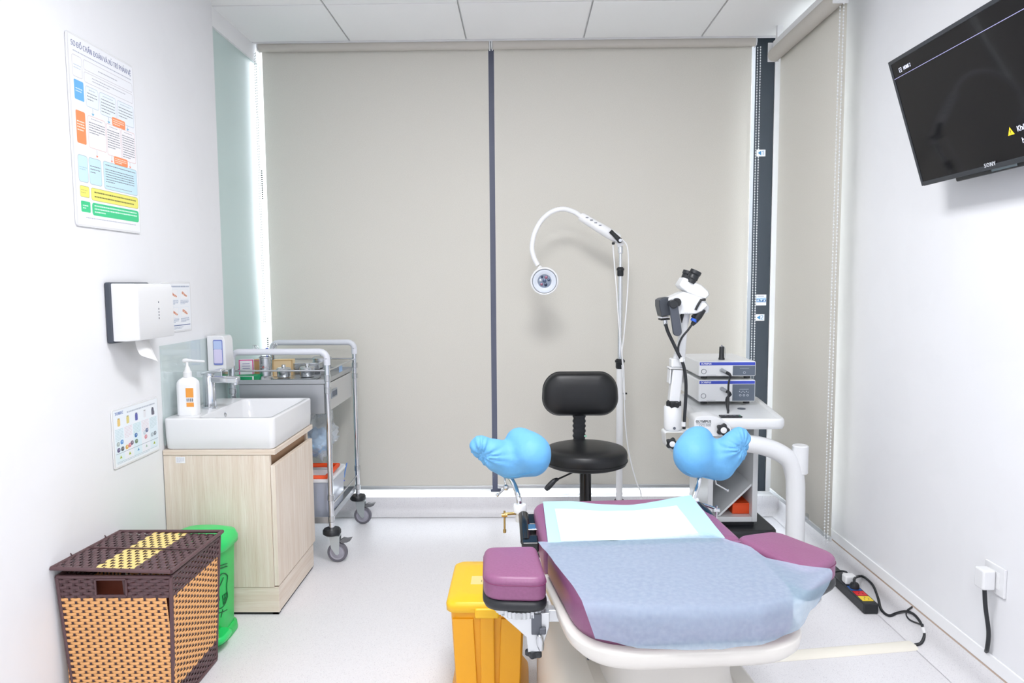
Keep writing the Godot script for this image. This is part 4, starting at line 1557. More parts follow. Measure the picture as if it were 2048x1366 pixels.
func make_trolley() -> void:
	var t := thing("instrument_trolley", "steel instrument trolley with grey coated push rails behind the wash cabinet", "trolley", Vector3((TX0 + TX1) / 2, 0, (TZ0 + TZ1) / 2))
	var rail := mat("d9dce4", 0.35)
	var ytop := 0.965
	var posts := [Vector3(TX0, 0, TZ0), Vector3(TX1, 0, TZ0), Vector3(TX0, 0, TZ1), Vector3(TX1, 0, TZ1)]
	for p in posts:
		var b := MB.new()
		b.cyl(p + Vector3(0, 0.15, 0), p + Vector3(0, 0.925, 0), 0.0125, -1, 16)
		var n := part(t, "post", b, M.chrome)
		for y in [0.20, 0.30, 0.79, 0.845]:
			b = MB.new()
			b.cyl(p + Vector3(0, y - 0.014, 0), p + Vector3(0, y + 0.014, 0), 0.0155, -1, 16, 0.002)
			part(n, "collar", b, M.steel)
	for z in [TZ0, TZ1]:
		var b := MB.new()
		var pth := [Vector3(TX0, 0.905, z), Vector3(TX0, 0.935, z)]
		for k in 5:
			var a := PI / 2 * k / 4
			pth.append(Vector3(TX0 + 0.032 * (1 - cos(a)), 0.933 + 0.032 * sin(a), z))
		for k in 5:
			var a := PI / 2 * (1 - k / 4.0)
			pth.append(Vector3(TX1 - 0.032 * (1 - cos(a)), 0.933 + 0.032 * sin(a), z))
		pth += [Vector3(TX1, 0.935, z), Vector3(TX1, 0.905, z)]
		b.tube(pth, 0.0145, 14)
		part(t, "push_rail", b, rail, "grey white coated push rail")
		b = MB.new()
		b.cyl(Vector3(TX0, 0.880, z), Vector3(TX1, 0.880, z), 0.004, -1, 8)
		part(t, "guard_rod", b, M.steel)
	for x in [TX0, TX1]:
		var b := MB.new()
		b.cyl(Vector3(x, 0.878, TZ0), Vector3(x, 0.878, TZ1), 0.004, -1, 8)
		part(t, "guard_rod", b, M.steel)
		b = MB.new()
		b.cyl(Vector3(x, 0.262, TZ0), Vector3(x, 0.262, TZ1), 0.004, -1, 8)
		part(t, "guard_rod", b, M.steel)
	# tray with rolled lip
	var b := MB.new()
	var tr := func(x0: float, x1: float, y0: float, y1: float, called: String) -> void:
		var bb := MB.new()
		bb.box(Vector3(x0, y0, TZ1 + 0.012), Vector3(x1, y0 + 0.003, TZ0 - 0.012))
		for q in [[Vector3(x0, y0, TZ1 + 0.010), Vector3(x1, y1, TZ1 + 0.014)], [Vector3(x0, y0, TZ0 - 0.014), Vector3(x1, y1, TZ0 - 0.010)], [Vector3(x0, y0, TZ1 + 0.012), Vector3(x0 + 0.004, y1, TZ0 - 0.012)], [Vector3(x1 - 0.004, y0, TZ1 + 0.012), Vector3(x1, y1, TZ0 - 0.012)]]:
			bb.box(q[0], q[1], 0.001)
		part(t, called, bb, M.steel_satin)
	tr.call(TX0 + 0.012, TX1 - 0.012, 0.818, 0.838, "top_tray")
	tr.call(TX0 + 0.012, TX1 - 0.012, 0.175, 0.205, "lower_shelf")
	# drawer
	b = MB.new()
	b.box(Vector3(TX0 + 0.02, 0.68, TZ1 + 0.02), Vector3(TX1 - 0.022, 0.816, TZ0 - 0.02), 0.002)
	part(t, "drawer_case", b, M.steel_satin)
	b = MB.new()
	b.box(Vector3(TX1 - 0.021, 0.685, TZ1 + 0.02), Vector3(TX1 - 0.013, 0.812, TZ0 - 0.02), 0.002)
	var dr := part(t, "drawer", b, mat("c5c6c5", 0.4, 0.3))
	b = MB.new()
	var hp := AX(667, 786, TX1 - 0.012)
	b.box(hp + Vector3(-0.001, -0.02, -0.05), hp + Vector3(0.006, 0.02, 0.05), 0.004, 2)
	part(dr, "handle_frame", b, mat("9aa3ad", 0.3, 0.6))
	b = MB.new()
	b.box(hp + Vector3(0.004, -0.013, -0.041), hp + Vector3(0.0068, 0.013, 0.041), 0.001)
	part(dr, "handle_recess", b, mat("4a5668", 0.4))
	b = MB.new()
	var sp := AX(681, 737, TX1 - 0.011)
	b.box(sp + Vector3(0, -0.016, -0.03), sp + Vector3(0.001, 0.016, 0.03))
	part(t, "blue_sticker", b, mat("9cc0ea", 0.5), "pale blue sticker on the tray edge")
	# bumpers and castors
	for i in 4:
		var p: Vector3 = posts[i]
		b = MB.new()
		b.lathe(Transform3D(Basis(), p), [Vector2(0.0, 0.128), Vector2(0.034, 0.128), Vector2(0.041, 0.134), Vector2(0.041, 0.148), Vector2(0.036, 0.155), Vector2(0.0, 0.155)], 22)
		part(t, "bumper", b, M.black_soft, "black rubber bumper disc")
		castor(t, p + Vector3(0.012, 0, 0.0), i)

func castor(t: Node3D, p: Vector3, i: int) -> void:
	var r := 0.046
	var c := p + Vector3(0.012, r, 0)
	var n := Node3D.new()
	n.name = "castor"
	t.add_child(n, true)
	n.position = Vector3.ZERO
	var b := MB.new()
	var X := Transform3D(MB.frame(Vector3(0, 0, 1)), c - Vector3(0, 0, 0.012))
	b.lathe(X, [Vector2(r * 0.74, 0.0), Vector2(r * 0.93, 0.001), Vector2(r, 0.006), Vector2(r, 0.018), Vector2(r * 0.93, 0.023), Vector2(r * 0.74, 0.024)], 28)
	part(n, "tyre", b, mat("6c6b74", 0.6))
	b = MB.new()
	b.lathe(X, [Vector2(0, 0.002), Vector2(r * 0.5, 0.002), Vector2(r * 0.6, 0.004), Vector2(r * 0.74, 0.002), Vector2(r * 0.74, 0.022), Vector2(r * 0.6, 0.020), Vector2(r * 0.5, 0.022), Vector2(0, 0.022)], 28)
	part(n, "hub", b, mat("a3a2ae", 0.45))
	b = MB.new()
	for s in [-1.0, 1.0]:
		b.prism(Transform3D(Basis(), c + Vector3(0, 0, s * 0.0155 - 0.0012)), PackedVector2Array([Vector2(-0.034, 0.078), Vector2(0.014, 0.078), Vector2(0.012, 0.03), Vector2(0.010, -0.004), Vector2(0.002, -0.011), Vector2(-0.006, -0.008), Vector2(-0.026, 0.022)]), 0.0024)
	b.box(c + Vector3(-0.034, 0.073, -0.017), c + Vector3(0.014, 0.079, 0.017), 0.002)
	b.cyl(c + Vector3(-0.012, 0.075, 0), c + Vector3(-0.012, 0.085, 0), 0.016)
	b.cyl(c + Vector3(0, 0, -0.018), c + Vector3(0, 0, 0.018), 0.006, -1, 12)
	part(n, "fork", b, mat("c3cbcd", 0.35, 0.7))
	if i % 2 == 1:
		b = MB.new()
		b.prism(Transform3D(Basis(), c + Vector3(0, 0, -0.014)), PackedVector2Array([Vector2(0.012, 0.055), Vector2(0.028, 0.066), Vector2(0.045, 0.062), Vector2(0.068, 0.066), Vector2(0.06, 0.054), Vector2(0.045, 0.047), Vector2(0.02, 0.044)]), 0.028, 0.002)
		part(n, "brake_lever", b, mat("6f7175", 0.5))

func crumple(c: Vector3, s: Vector3, seed_: int, amp := 0.25, seg := 22) -> MB:
	var n := FastNoiseLite.new()
	n.seed = seed_
	n.frequency = 1.4
	n.fractal_octaves = 3
	var rows := []
	for i in seg + 1:
		var th := PI * i / seg
		var row := []
		for k in seg * 2:
			var ph := TAU * k / (seg * 2)
			var d := Vector3(sin(th) * cos(ph), -cos(th), sin(th) * sin(ph))
			var r := 1.0 + amp * n.get_noise_3d(d.x * 1.3, d.y * 1.3, d.z * 1.3) + amp * 0.5 * absf(n.get_noise_3d(d.x * 4, d.y * 4, d.z * 4))
			row.append(c + Vector3(d.x * s.x, d.y * s.y, d.z * s.z) * r)
		rows.append(row)
	var b := MB.new()
	b.grid(rows, false, true)
	return b

func pot(called: String, label: String, p: Vector3, r: float, h: float, lid: bool, group := "") -> void:
	var t := thing(called, label, "pot", p, group)
	var b := MB.new()
	b.lathe(Transform3D(Basis(), p), [Vector2(0, 0.001), Vector2(r * 0.9, 0.001), Vector2(r * 0.97, 0.006), Vector2(r, h - 0.004), Vector2(r * 1.06, h - 0.003), Vector2(r * 1.06, h), Vector2(r * 0.96, h), Vector2(r * 0.93, 0.006), Vector2(0, 0.005)], 28)
	part(t, "bowl", b, M.steel)
	if lid:
		b = MB.new()
		b.lathe(Transform3D(Basis(), p), [Vector2(r * 1.07, h + 0.0004), Vector2(r * 1.07, h + 0.006), Vector2(r * 0.9, h + 0.012), Vector2(r * 0.3, h + 0.015), Vector2(0.010, h + 0.016), Vector2(0.008, h + 0.026), Vector2(0, h + 0.027)], 28)
		part(t, "lid", b, M.steel)

func carton(called: String, label: String, x: Transform3D, s: Vector3, m: Material, edge: Material) -> Node3D:
	# small carton: body plus printed edge bands
	var t := thing(called, label, "box", x.origin - x.basis.y * s.y / 2)
	var b := MB.new()
	b.rbox(x, s, 0.0015)
	part(t, "carton", b, m)
	b = MB.new()
	for sx in [-1.0, 1.0]:
		b.rbox(x * Transform3D(Basis(), Vector3(sx * s.x * 0.47, 0, s.z / 2)), Vector3(s.x * 0.07, s.y, 0.0008))
	b.rbox(x * Transform3D(Basis(), Vector3(0, s.y * 0.47, s.z / 2)), Vector3(s.x, s.y * 0.07, 0.0008))
	part(t, "printed_edge", b, edge)
	return t

func make_trolley_load() -> void:
	var ty := 0.8215
	var yaw := func(a: float, p: Vector3) -> Transform3D: return Transform3D(Basis(Vector3.UP, deg_to_rad(a)), p)
	# boxes on the left of the tray
	var q := A(490, 735, 3.17)
	var s := Vector3(0.062, 0.068, 0.03)
	var t := carton("pink_edged_carton", "white carton with pink edges and small print on the trolley tray", yaw.call(12, Vector3(q.x, ty + 0.033 + s.y / 2, -3.19)), s, mat("f1eef4", 0.6), mat("e0559a", 0.6))
	var b := MB.new()
	for k in 4:
		b.rbox(yaw.call(12, Vector3(q.x, ty + 0.050 + 0.011 * k, -3.19)) * Transform3D(Basis(), Vector3(0, 0, 0.0152)), Vector3(0.036 - 0.004 * (k % 2), 0.003, 0.0006))
	part(t, "print", b, mat("8e86b4", 0.6))
	q = A(492, 755, 3.14)
	carton("green_carton", "flat green and white carton lying under the pink edged carton", yaw.call(-8, Vector3(q.x, ty + 0.0165, -3.165)), Vector3(0.098, 0.032, 0.08), mat("17a066", 0.6), mat("e8ecec", 0.6))
	q = A(515, 735, 3.30)
	carton("brown_carton", "small brown carton with pink edge behind the steel canister", yaw.call(-20, Vector3(q.x, ty + 0.0435, -3.33)), Vector3(0.06, 0.085, 0.05), mat("d5a876", 0.7), mat("d98a8f", 0.6))
	q = A(565, 730, 3.36)
	carton("cream_carton", "open cream carton between the canister and the steel boxes", yaw.call(6, Vector3(q.x, ty + 0.0405, -3.38)), Vector3(0.095, 0.08, 0.06), mat("e6cda2", 0.7), mat("c9a877", 0.7))
	q = A(580, 705, 3.50)
	# canister with forceps
	q = A(531, 745, 3.20)
	var c := Vector3(q.x, ty, -3.20)
	t = thing("steel_canister", "tall steel forceps canister with a red marked label on the trolley", "canister", c)
	b = MB.new()
	b.lathe(Transform3D(Basis(), c), [Vector2(0, 0.0), Vector2(0.046, 0.0), Vector2(0.046, 0.004), Vector2(0.034, 0.018), Vector2(0.026, 0.024), Vector2(0.0255, 0.107), Vector2(0.0275, 0.109), Vector2(0.0275, 0.113), Vector2(0.0245, 0.113), Vector2(0.024, 0.03), Vector2(0, 0.028)], 28)
	part(t, "body", b, M.steel)
	b = MB.new()
	b.tube([c + Vector3(-0.012, 0.065, 0.0256), c + Vector3(0.004, 0.065, 0.0262), c + Vector3(0.020, 0.065, 0.0175)], 0.010, 8, false, 0.08)
	part(t, "label", b, mat("eadfe0", 0.6))
	b = MB.new()
	b.ball(Transform3D(Basis().scaled(Vector3(1, 1, 0.2)), c + Vector3(0.0, 0.065, 0.0275)), 0.005, 10)
	part(t, "red_mark", b, mat("d0392f", 0.6))
	for e in [[-1.0, 512.0, 697.0], [1.0, 548.0, 694.0]]:
		var hd := A(e[1], e[2], 3.20)
		var f := thing("forceps", "steel forceps with looped handles standing in the canister, leaning %s" % ("to the wall" if e[0] < 0 else "to the blinds"), "forceps", c + Vector3(e[0] * 0.008, 0.03, 0))
		b = MB.new()
		var foot := c + Vector3(-e[0] * 0.012, 0.032, 0)
		for sgn in [-1.0, 1.0]:
			b.tube([foot, c + Vector3(e[0] * 0.016, 0.115, 0), hd + Vector3(sgn * 0.006 - e[0] * 0.006, -0.014, 0)], 0.0018, 6)
		part(f, "shank", b, M.chrome)
		for sgn in [-1.0, 1.0]:
			b = MB.new()
			var ring := []
			for k in 14:
				var a := TAU * k / 14
				ring.append(hd + Vector3(sgn * 0.006 + 0.008 * cos(a) + e[0] * 0.006 * sin(a), 0.016 * sin(a), 0.003 * sgn))
			b.tube(ring, 0.0018, 6, true)
			part(f, "finger_ring", b, M.chrome)
	b = MB.new()
	var bl := A(534, 699, 3.22)
	b.rbox(Transform3D(Basis(Vector3(0, 0, 1), 0.4), bl), Vector3(0.014, 0.016, 0.008), 0.003)
	b.tube([c + Vector3(0.004, 0.03, -0.008), bl - Vector3(0, 0.007, 0)], 0.0025, 6)
	single("blue_capped_probe", b, mat("2440b8", 0.5), "thin blue capped probe standing in the steel canister", "probe")
	# steel ware
	b = MB.new()
	var X := Transform3D(Basis(), Vector3(A(592, 752, 3.22).x, ty + 0.006, -3.235))
	b.prism(X * Transform3D(Basis(Vector3(1, 0, 0), -PI / 2), Vector3(0, -0.005, 0)), rrect(0.19, 0.15, 0.02), 0.004, 0.001)
	b.prism(X * Transform3D(Basis(Vector3(1, 0, 0), -PI / 2), Vector3(0, -0.0045, 0)), rrect(0.19, 0.15, 0.02), 0.012, 0.001)
	single("steel_tray", b, M.steel, "shallow steel tray under the two lidded pots", "tray")
	pot("steel_pot", "round lidded steel pot on the shallow tray, beside the canister", Vector3(A(567, 750, 3.21).x, ty + 0.015, -3.215), 0.031, 0.032, true, "lidded steel pots")
	pot("steel_pot", "round lidded steel pot on the shallow tray, beside the trolley post", Vector3(A(614, 750, 3.23).x, ty + 0.015, -3.235), 0.033, 0.034, true, "lidded steel pots")
	pot("steel_drum", "larger steel drum at the drawer side of the trolley tray", Vector3(A(650, 735, 3.48).x - 0.02, ty, -3.50), 0.045, 0.07, true)
	for k in 2:
		var p := Vector3(A(610, 735, 3.40).x, ty + 0.032 * k + 0.0005, -3.41)
		t = thing("instrument_box", "long steel instrument box, %s of the two stacked" % ["lower", "upper"][k], "box", p, "stacked instrument boxes")
		b = MB.new()
		b.rbox(Transform3D(Basis(), p + Vector3(0, 0.0125, 0)), Vector3(0.17 - 0.01 * k, 0.025, 0.08), 0.004, 2)
		part(t, "case", b, M.steel)
		b = MB.new()
		b.rbox(Transform3D(Basis(), p + Vector3(0, 0.0275, 0)), Vector3(0.174 - 0.01 * k, 0.006, 0.084), 0.002)
		part(t, "lid", b, M.chrome)
	# lower shelf: box with orange handles, bag and hanging clip
	var sh := 0.1785
	var bx := Vector3(-0.975, sh, -3.27)
	var clear := mat("dfe6f2", 0.15)
	clear.transparency = BaseMaterial3D.TRANSPARENCY_ALPHA
	clear.albedo_color = Color(0.86, 0.89, 0.95, 0.55)
	clear.roughness = 0.2
	t = thing("storage_box", "clear plastic storage box with orange clip handle on the lower trolley shelf", "box", bx)
	b = MB.new()
	b.loft([ringr(bx, 0.16, 0.24, 0.01, 0.001), ringr(bx, 0.165, 0.25, 0.015, 0.006), ringr(bx, 0.185, 0.28, 0.02, 0.18)])
	part(t, "tub", b, clear)
	b = MB.new()
	b.loft([ringr(bx, 0.19, 0.285, 0.02, 0.181), ringr(bx, 0.195, 0.29, 0.02, 0.186), ringr(bx, 0.19, 0.285, 0.02, 0.196)])
	part(t, "lid", b, mat("eceef2", 0.35))
	b = MB.new()
	var hy := bx.y + 0.201
	var hz := bx.z + 0.03
	b.tube([Vector3(bx.x - 0.085, hy, hz + 0.095), Vector3(bx.x + 0.07, hy, hz + 0.095), Vector3(bx.x + 0.088, hy + 0.02, hz - 0.05), Vector3(bx.x - 0.07, hy + 0.02, hz - 0.05)], 0.0125, 8, true, 0.9)
	part(t, "orange_handle", b, M.orange, "orange folding handle")
	b = MB.new()
	for k in 3:
		b.rbox(Transform3D(Basis(Vector3.UP, 0.2 * k), bx + Vector3(-0.04 + 0.045 * k, 0.075, 0.02 * k - 0.03)), Vector3(0.035, 0.12, 0.09), 0.004)
	part(t, "contents", b, mat("a9aed4", 0.6), "bluish packets inside the tub")
	var bag := crumple(Vector3(-1.0, 0.505, -3.34), Vector3(0.058, 0.06, 0.10), 4, 0.3)
	single("blue_packet", bag, mat("a9cdec", 0.5), "pale blue soft packet lying on the storage box", "packet")
	var film := mat("f2f6fc", 0.1)
	film.transparency = BaseMaterial3D.TRANSPARENCY_ALPHA
	film.albedo_color = Color(0.93, 0.96, 1.0, 0.22)
	bag = crumple(Vector3(-1.0, 0.545, -3.36), Vector3(0.078, 0.105, 0.14), 9, 0.5, 30)
	single("clear_bag", bag, film, "crumpled clear plastic bag around the pale blue packet", "bag")
	# blue strap with clip at the far post
	var p0 := A(694, 925, 3.58)
	t = thing("blue_strap", "blue strap with a bent clip hanging at the far trolley post", "strap", p0 - Vector3(0, 0.1, 0))
	b = MB.new()
	b.tube(MB.spl([p0 + Vector3(0.002, 0.0, 0.01), p0 + Vector3(-0.006, -0.035, 0.014), p0 + Vector3(-0.014, -0.075, 0.012)], 5), 0.011, 8, false, 0.25)
	part(t, "strap", b, mat("6b9be6", 0.5))
	b = MB.new()
	var cp := A(680, 968, 3.56)
	b.tube(MB.spl([cp + Vector3(0.024, 0.018, 0), cp + Vector3(-0.006, 0.020, 0), cp + Vector3(-0.022, 0.004, 0), cp + Vector3(-0.018, -0.018, 0), cp + Vector3(0.006, -0.026, 0)], 5), 0.004, 8)
	part(t, "clip", b, mat("2f49dd", 0.4))

func ringr(c: Vector3, w: float, l: float, r: float, y: float) -> Array:
	var out := []
	for q in rrect(w, l, r, 4):
		out.append(c + Vector3(q.x, y, q.y))
	return out

# ------------------------------------------------------------------ soft shapes
func inset_poly(p: PackedVector2Array, d: float) -> PackedVector2Array:
	var q := p
	if Geometry2D.is_polygon_clockwise(q):
		q = p.duplicate()
		q.reverse()
	var n := q.size()
	var out := PackedVector2Array()
	for i in n:
		var d1 := (q[i] - q[(i - 1 + n) % n]).normalized()
		var d2 := (q[(i + 1) % n] - q[i]).normalized()
		var av := (d1 + d2).normalized()
		out.append(q[i] - Vector2(av.y, -av.x) * d)
	return out

func round_poly(p: Array, r: Array, n := 6) -> PackedVector2Array:      # polygon with its own radius at each corner
	var out := PackedVector2Array()
	var c := p.size()
	for i in c:
		var a: Vector2 = p[i]
		var d1: Vector2 = (p[(i - 1 + c) % c] - a).normalized()
		var d2: Vector2 = (p[(i + 1) % c] - a).normalized()
		var l: float = r[i]
		for k in n + 1:
			var t := float(k) / n
			out.append((a + d1 * l).lerp(a, t).lerp(a.lerp(a + d2 * l, t), t))
	return out

func cushion(b: MB, X: Transform3D, outline: PackedVector2Array, h: float, r: float, crown := 0.004) -> void:
	# outline in the transform's x-z plane; bottom at y 0
	var rings := []
	var prof := [[r * 0.6, 0.0], [r * 0.15, r * 0.12], [0.0, r * 0.5]]
	for k in 7:
		var a := PI / 2 * k / 6
		prof.append([r * (1 - cos(a)), h - r + r * sin(a)])
	for q in prof:
		var row := []
		for v in inset_poly(outline, q[0]):
			row.append(X * Vector3(v.x, q[1], v.y))
		rings.append(row)
	# crown: the last ring drawn in towards its middle
	var mid := Vector3()
	var edge: Array = rings[rings.size() - 1]
	for v in edge:
		mid += v / edge.size()
	for q in [[0.75, 0.45], [0.4, 0.85], [0.08, 1.0]]:
		var row := []
		for v in edge:
			row.append(mid.lerp(v, q[0]) + X.basis.y * crown * q[1])
		rings.append(row)
	b.loft(rings)

func nets(b: MB, lo: Vector3, hi: Vector3, cell: float, f: Callable) -> void:
	# surface nets of f = 0 (negative inside)
	var n := Vector3i(((hi - lo) / cell).ceil()) + Vector3i(1, 1, 1)
	var val := PackedFloat32Array()
	val.resize(n.x * n.y * n.z)
	for z in n.z:
		for y in n.y:
			for x in n.x:
				val[(z * n.y + y) * n.x + x] = f.call(lo + Vector3(x, y, z) * cell)
	var at := func(x: int, y: int, z: int) -> float: return val[(z * n.y + y) * n.x + x]
	var vert := {}
	var nrm := {}
	var eg := [[0, 1], [0, 2], [0, 4], [1, 3], [1, 5], [2, 3], [2, 6], [3, 7], [4, 5], [4, 6], [5, 7], [6, 7]]
	for z in n.z - 1:
		for y in n.y - 1:
			for x in n.x - 1:
				var v := PackedFloat32Array()
				var m := 0
				for k in 8:
					var q: float = val[((z + (k >> 2)) * n.y + y + ((k >> 1) & 1)) * n.x + x + (k & 1)]
					v.append(q)
					if q < 0:
						m += 1
				if m == 0 or m == 8:
					continue
				var s := Vector3()
				var c := 0
				for e in eg:
					var p: float = v[e[0]]
					var q: float = v[e[1]]
					if (p < 0) != (q < 0):
						var t := p / (p - q)
						var c0 := Vector3(e[0] & 1, (e[0] >> 1) & 1, e[0] >> 2)
						var c1 := Vector3(e[1] & 1, (e[1] >> 1) & 1, e[1] >> 2)
						s += c0.lerp(c1, t)
						c += 1
				var P := lo + (Vector3(x, y, z) + s / c) * cell
				var e2 := cell * 0.4
				var key := (z * n.y + y) * n.x + x
				vert[key] = P
				nrm[key] = Vector3(f.call(P + Vector3(e2, 0, 0)) - f.call(P - Vector3(e2, 0, 0)), f.call(P + Vector3(0, e2, 0)) - f.call(P - Vector3(0, e2, 0)), f.call(P + Vector3(0, 0, e2)) - f.call(P - Vector3(0, 0, e2))).normalized()
	var st := [1, n.x, n.x * n.y]
	for z in range(1, n.z - 1):
		for y in range(1, n.y - 1):
			for x in range(1, n.x - 1):
				var a: float = val[(z * n.y + y) * n.x + x]
				var base := (z * n.y + y) * n.x + x
				for ax in 3:
					var q: float = val[base + st[ax]]
					if (a < 0) == (q < 0):
						continue
					var u: int = st[(ax + 1) % 3]
					var w: int = st[(ax + 2) % 3]
					var i := [base, base - u, base - u - w, base - w]
					if not (vert.has(i[0]) and vert.has(i[1]) and vert.has(i[2]) and vert.has(i[3])):
						continue
					if a > 0:
						i.reverse()
					b.t(vert[i[0]], vert[i[1]], vert[i[2]], nrm[i[0]], nrm[i[1]], nrm[i[2]])
					b.t(vert[i[0]], vert[i[2]], vert[i[3]], nrm[i[0]], nrm[i[2]], nrm[i[3]])

static func cap(p: Vector3, a: Vector3, c: Vector3, r0: float, r1: float) -> float:
	var d := c - a
	var t := clampf((p - a).dot(d) / d.length_squared(), 0, 1)
	return p.distance_to(a + d * t) - lerpf(r0, r1, t)

static func smin(a: float, b: float, k: float) -> float:
	var h := maxf(k - absf(a - b), 0.0) / k
	return minf(a, b) - h * h * k * 0.25

# ------------------------------------------------------------------ examination chair
var CH := Transform3D()     # far end centre; x to its right, z along the chair towards the camera

func make_exam_chair() -> void:
	var skin := mat("925a80", 0.42)
	skin.albedo_texture = noise_tex(256, 256, 0.09, 17, Color(0.94, 0.94, 0.94), Color(1, 1, 1))
	tri(skin, Vector3(5, 5, 5))
	M.vinyl = skin
	var shell := mat("dedbd5", 0.35)
	CH = Transform3D(Basis(Vector3.UP, deg_to_rad(4.5)), Vector3(0.292, 0, -2.18))
	var t := thing("examination_chair", "burgundy and white gynaecological examination chair with side pads and leg rests", "chair", CH * Vector3(0, 0, 0.45))
	var b := MB.new()
	# seat at the window end
	var o := round_poly([Vector2(-0.265, 0), Vector2(0.265, 0), Vector2(0.268, 0.37), Vector2(-0.268, 0.37)], [0.07, 0.07, 0.02, 0.02])
	cushion(b, CH * Transform3D(Basis(), Vector3(0, 0.49, 0)), o, 0.088, 0.02)
	part(t, "seat_cushion", b, skin)
	# backrest, lowered flat
	b = MB.new()
	o = round_poly([Vector2(-0.262, 0.38), Vector2(0.268, 0.38), Vector2(0.265, 0.755), Vector2(-0.225, 0.755)], [0.02, 0.02, 0.13, 0.13], 10)
	cushion(b, CH * Transform3D(Basis(), Vector3(0, 0.492, 0)), o, 0.092, 0.032, 0.006)
	part(t, "backrest_cushion", b, skin)
	# white shells
	b = MB.new()
	o = round_poly([Vector2(-0.272, 0.36), Vector2(0.278, 0.36), Vector2(0.275, 0.782), Vector2(-0.238, 0.782)], [0.03, 0.03, 0.15, 0.15], 10)
	var rings := []
	for q in [[0.09, 0.440], [0.04, 0.444], [0.015, 0.453], [0.0, 0.468], [-0.004, 0.490], [0.0, 0.495], [0.012, 0.496]]:
		var row := []
		for v in inset_poly(o, q[0]):
			row.append(CH * Vector3(v.x, q[1], v.y))
		rings.append(row)
	b.loft(rings)
	part(t, "backrest_shell", b, shell)
	b = MB.new()
	o = round_poly([Vector2(-0.255, 0.01), Vector2(0.255, 0.01), Vector2(0.255, 0.36), Vector2(-0.255, 0.36)], [0.06, 0.06, 0.02, 0.02])
	rings = []
	for q in [[0.05, 0.43], [0.01, 0.44], [0.0, 0.46], [0.0, 0.489], [0.02, 0.49]]:
		var row := []
		for v in inset_poly(o, q[0]):
			row.append(CH * Vector3(v.x, q[1], v.y))
		rings.append(row)
	b.loft(rings)
	part(t, "seat_shell", b, shell)
	# column cover under the shells
	b = MB.new()
	o = round_poly([Vector2(-0.17, 0.12), Vector2(0.19, 0.12), Vector2(0.20, 0.66), Vector2(-0.16, 0.66)], [0.08, 0.08, 0.14, 0.14], 8)
	rings = []
	for q in [[0.0, 0.10], [0.01, 0.25], [0.03, 0.32], [0.035, 0.36], [0.02, 0.41], [0.0, 0.445]]:
		var row := []
		for v in inset_poly(o, q[0]):
			row.append(CH * Vector3(v.x, q[1], v.y))
		rings.append(row)
	b.loft(rings)
	part(t, "column_cover", b, mat("d6d3cd", 0.4))
	b = MB.new()
	o = round_poly([Vector2(-0.27, 0.10), Vector2(0.25, 0.10), Vector2(0.27, 0.72), Vector2(-0.25, 0.72)], [0.08, 0.08, 0.16, 0.16], 8)
	rings = []
	for q in [[0.01, 0.0], [0.0, 0.012], [0.0, 0.20], [0.012, 0.255], [0.04, 0.285], [0.09, 0.30]]:
		var row := []
		for v in inset_poly(o, q[0]):
			row.append(CH * Vector3(v.x, q[1], v.y))
		rings.append(row)
	b.loft(rings)
	part(t, "base_cover", b, mat("dad6cd", 0.4))
	# dark curved slot on the column side
	b = MB.new()
	var slot := []
	for k in 9:
		slot.append(CH * Vector3(-0.163 + 0.0 * k, 0.40 - 0.028 * k, 0.36 + 0.03 * k - 0.0016 * k * k))
	b.tube(slot, 0.003, 6)
	part(t, "cable_slot", b, M.mid_grey)
	arm_pad(t, true, skin)
	arm_pad(t, false, skin)
	leg_holder(t, -1.0)
	leg_holder(t, 1.0)

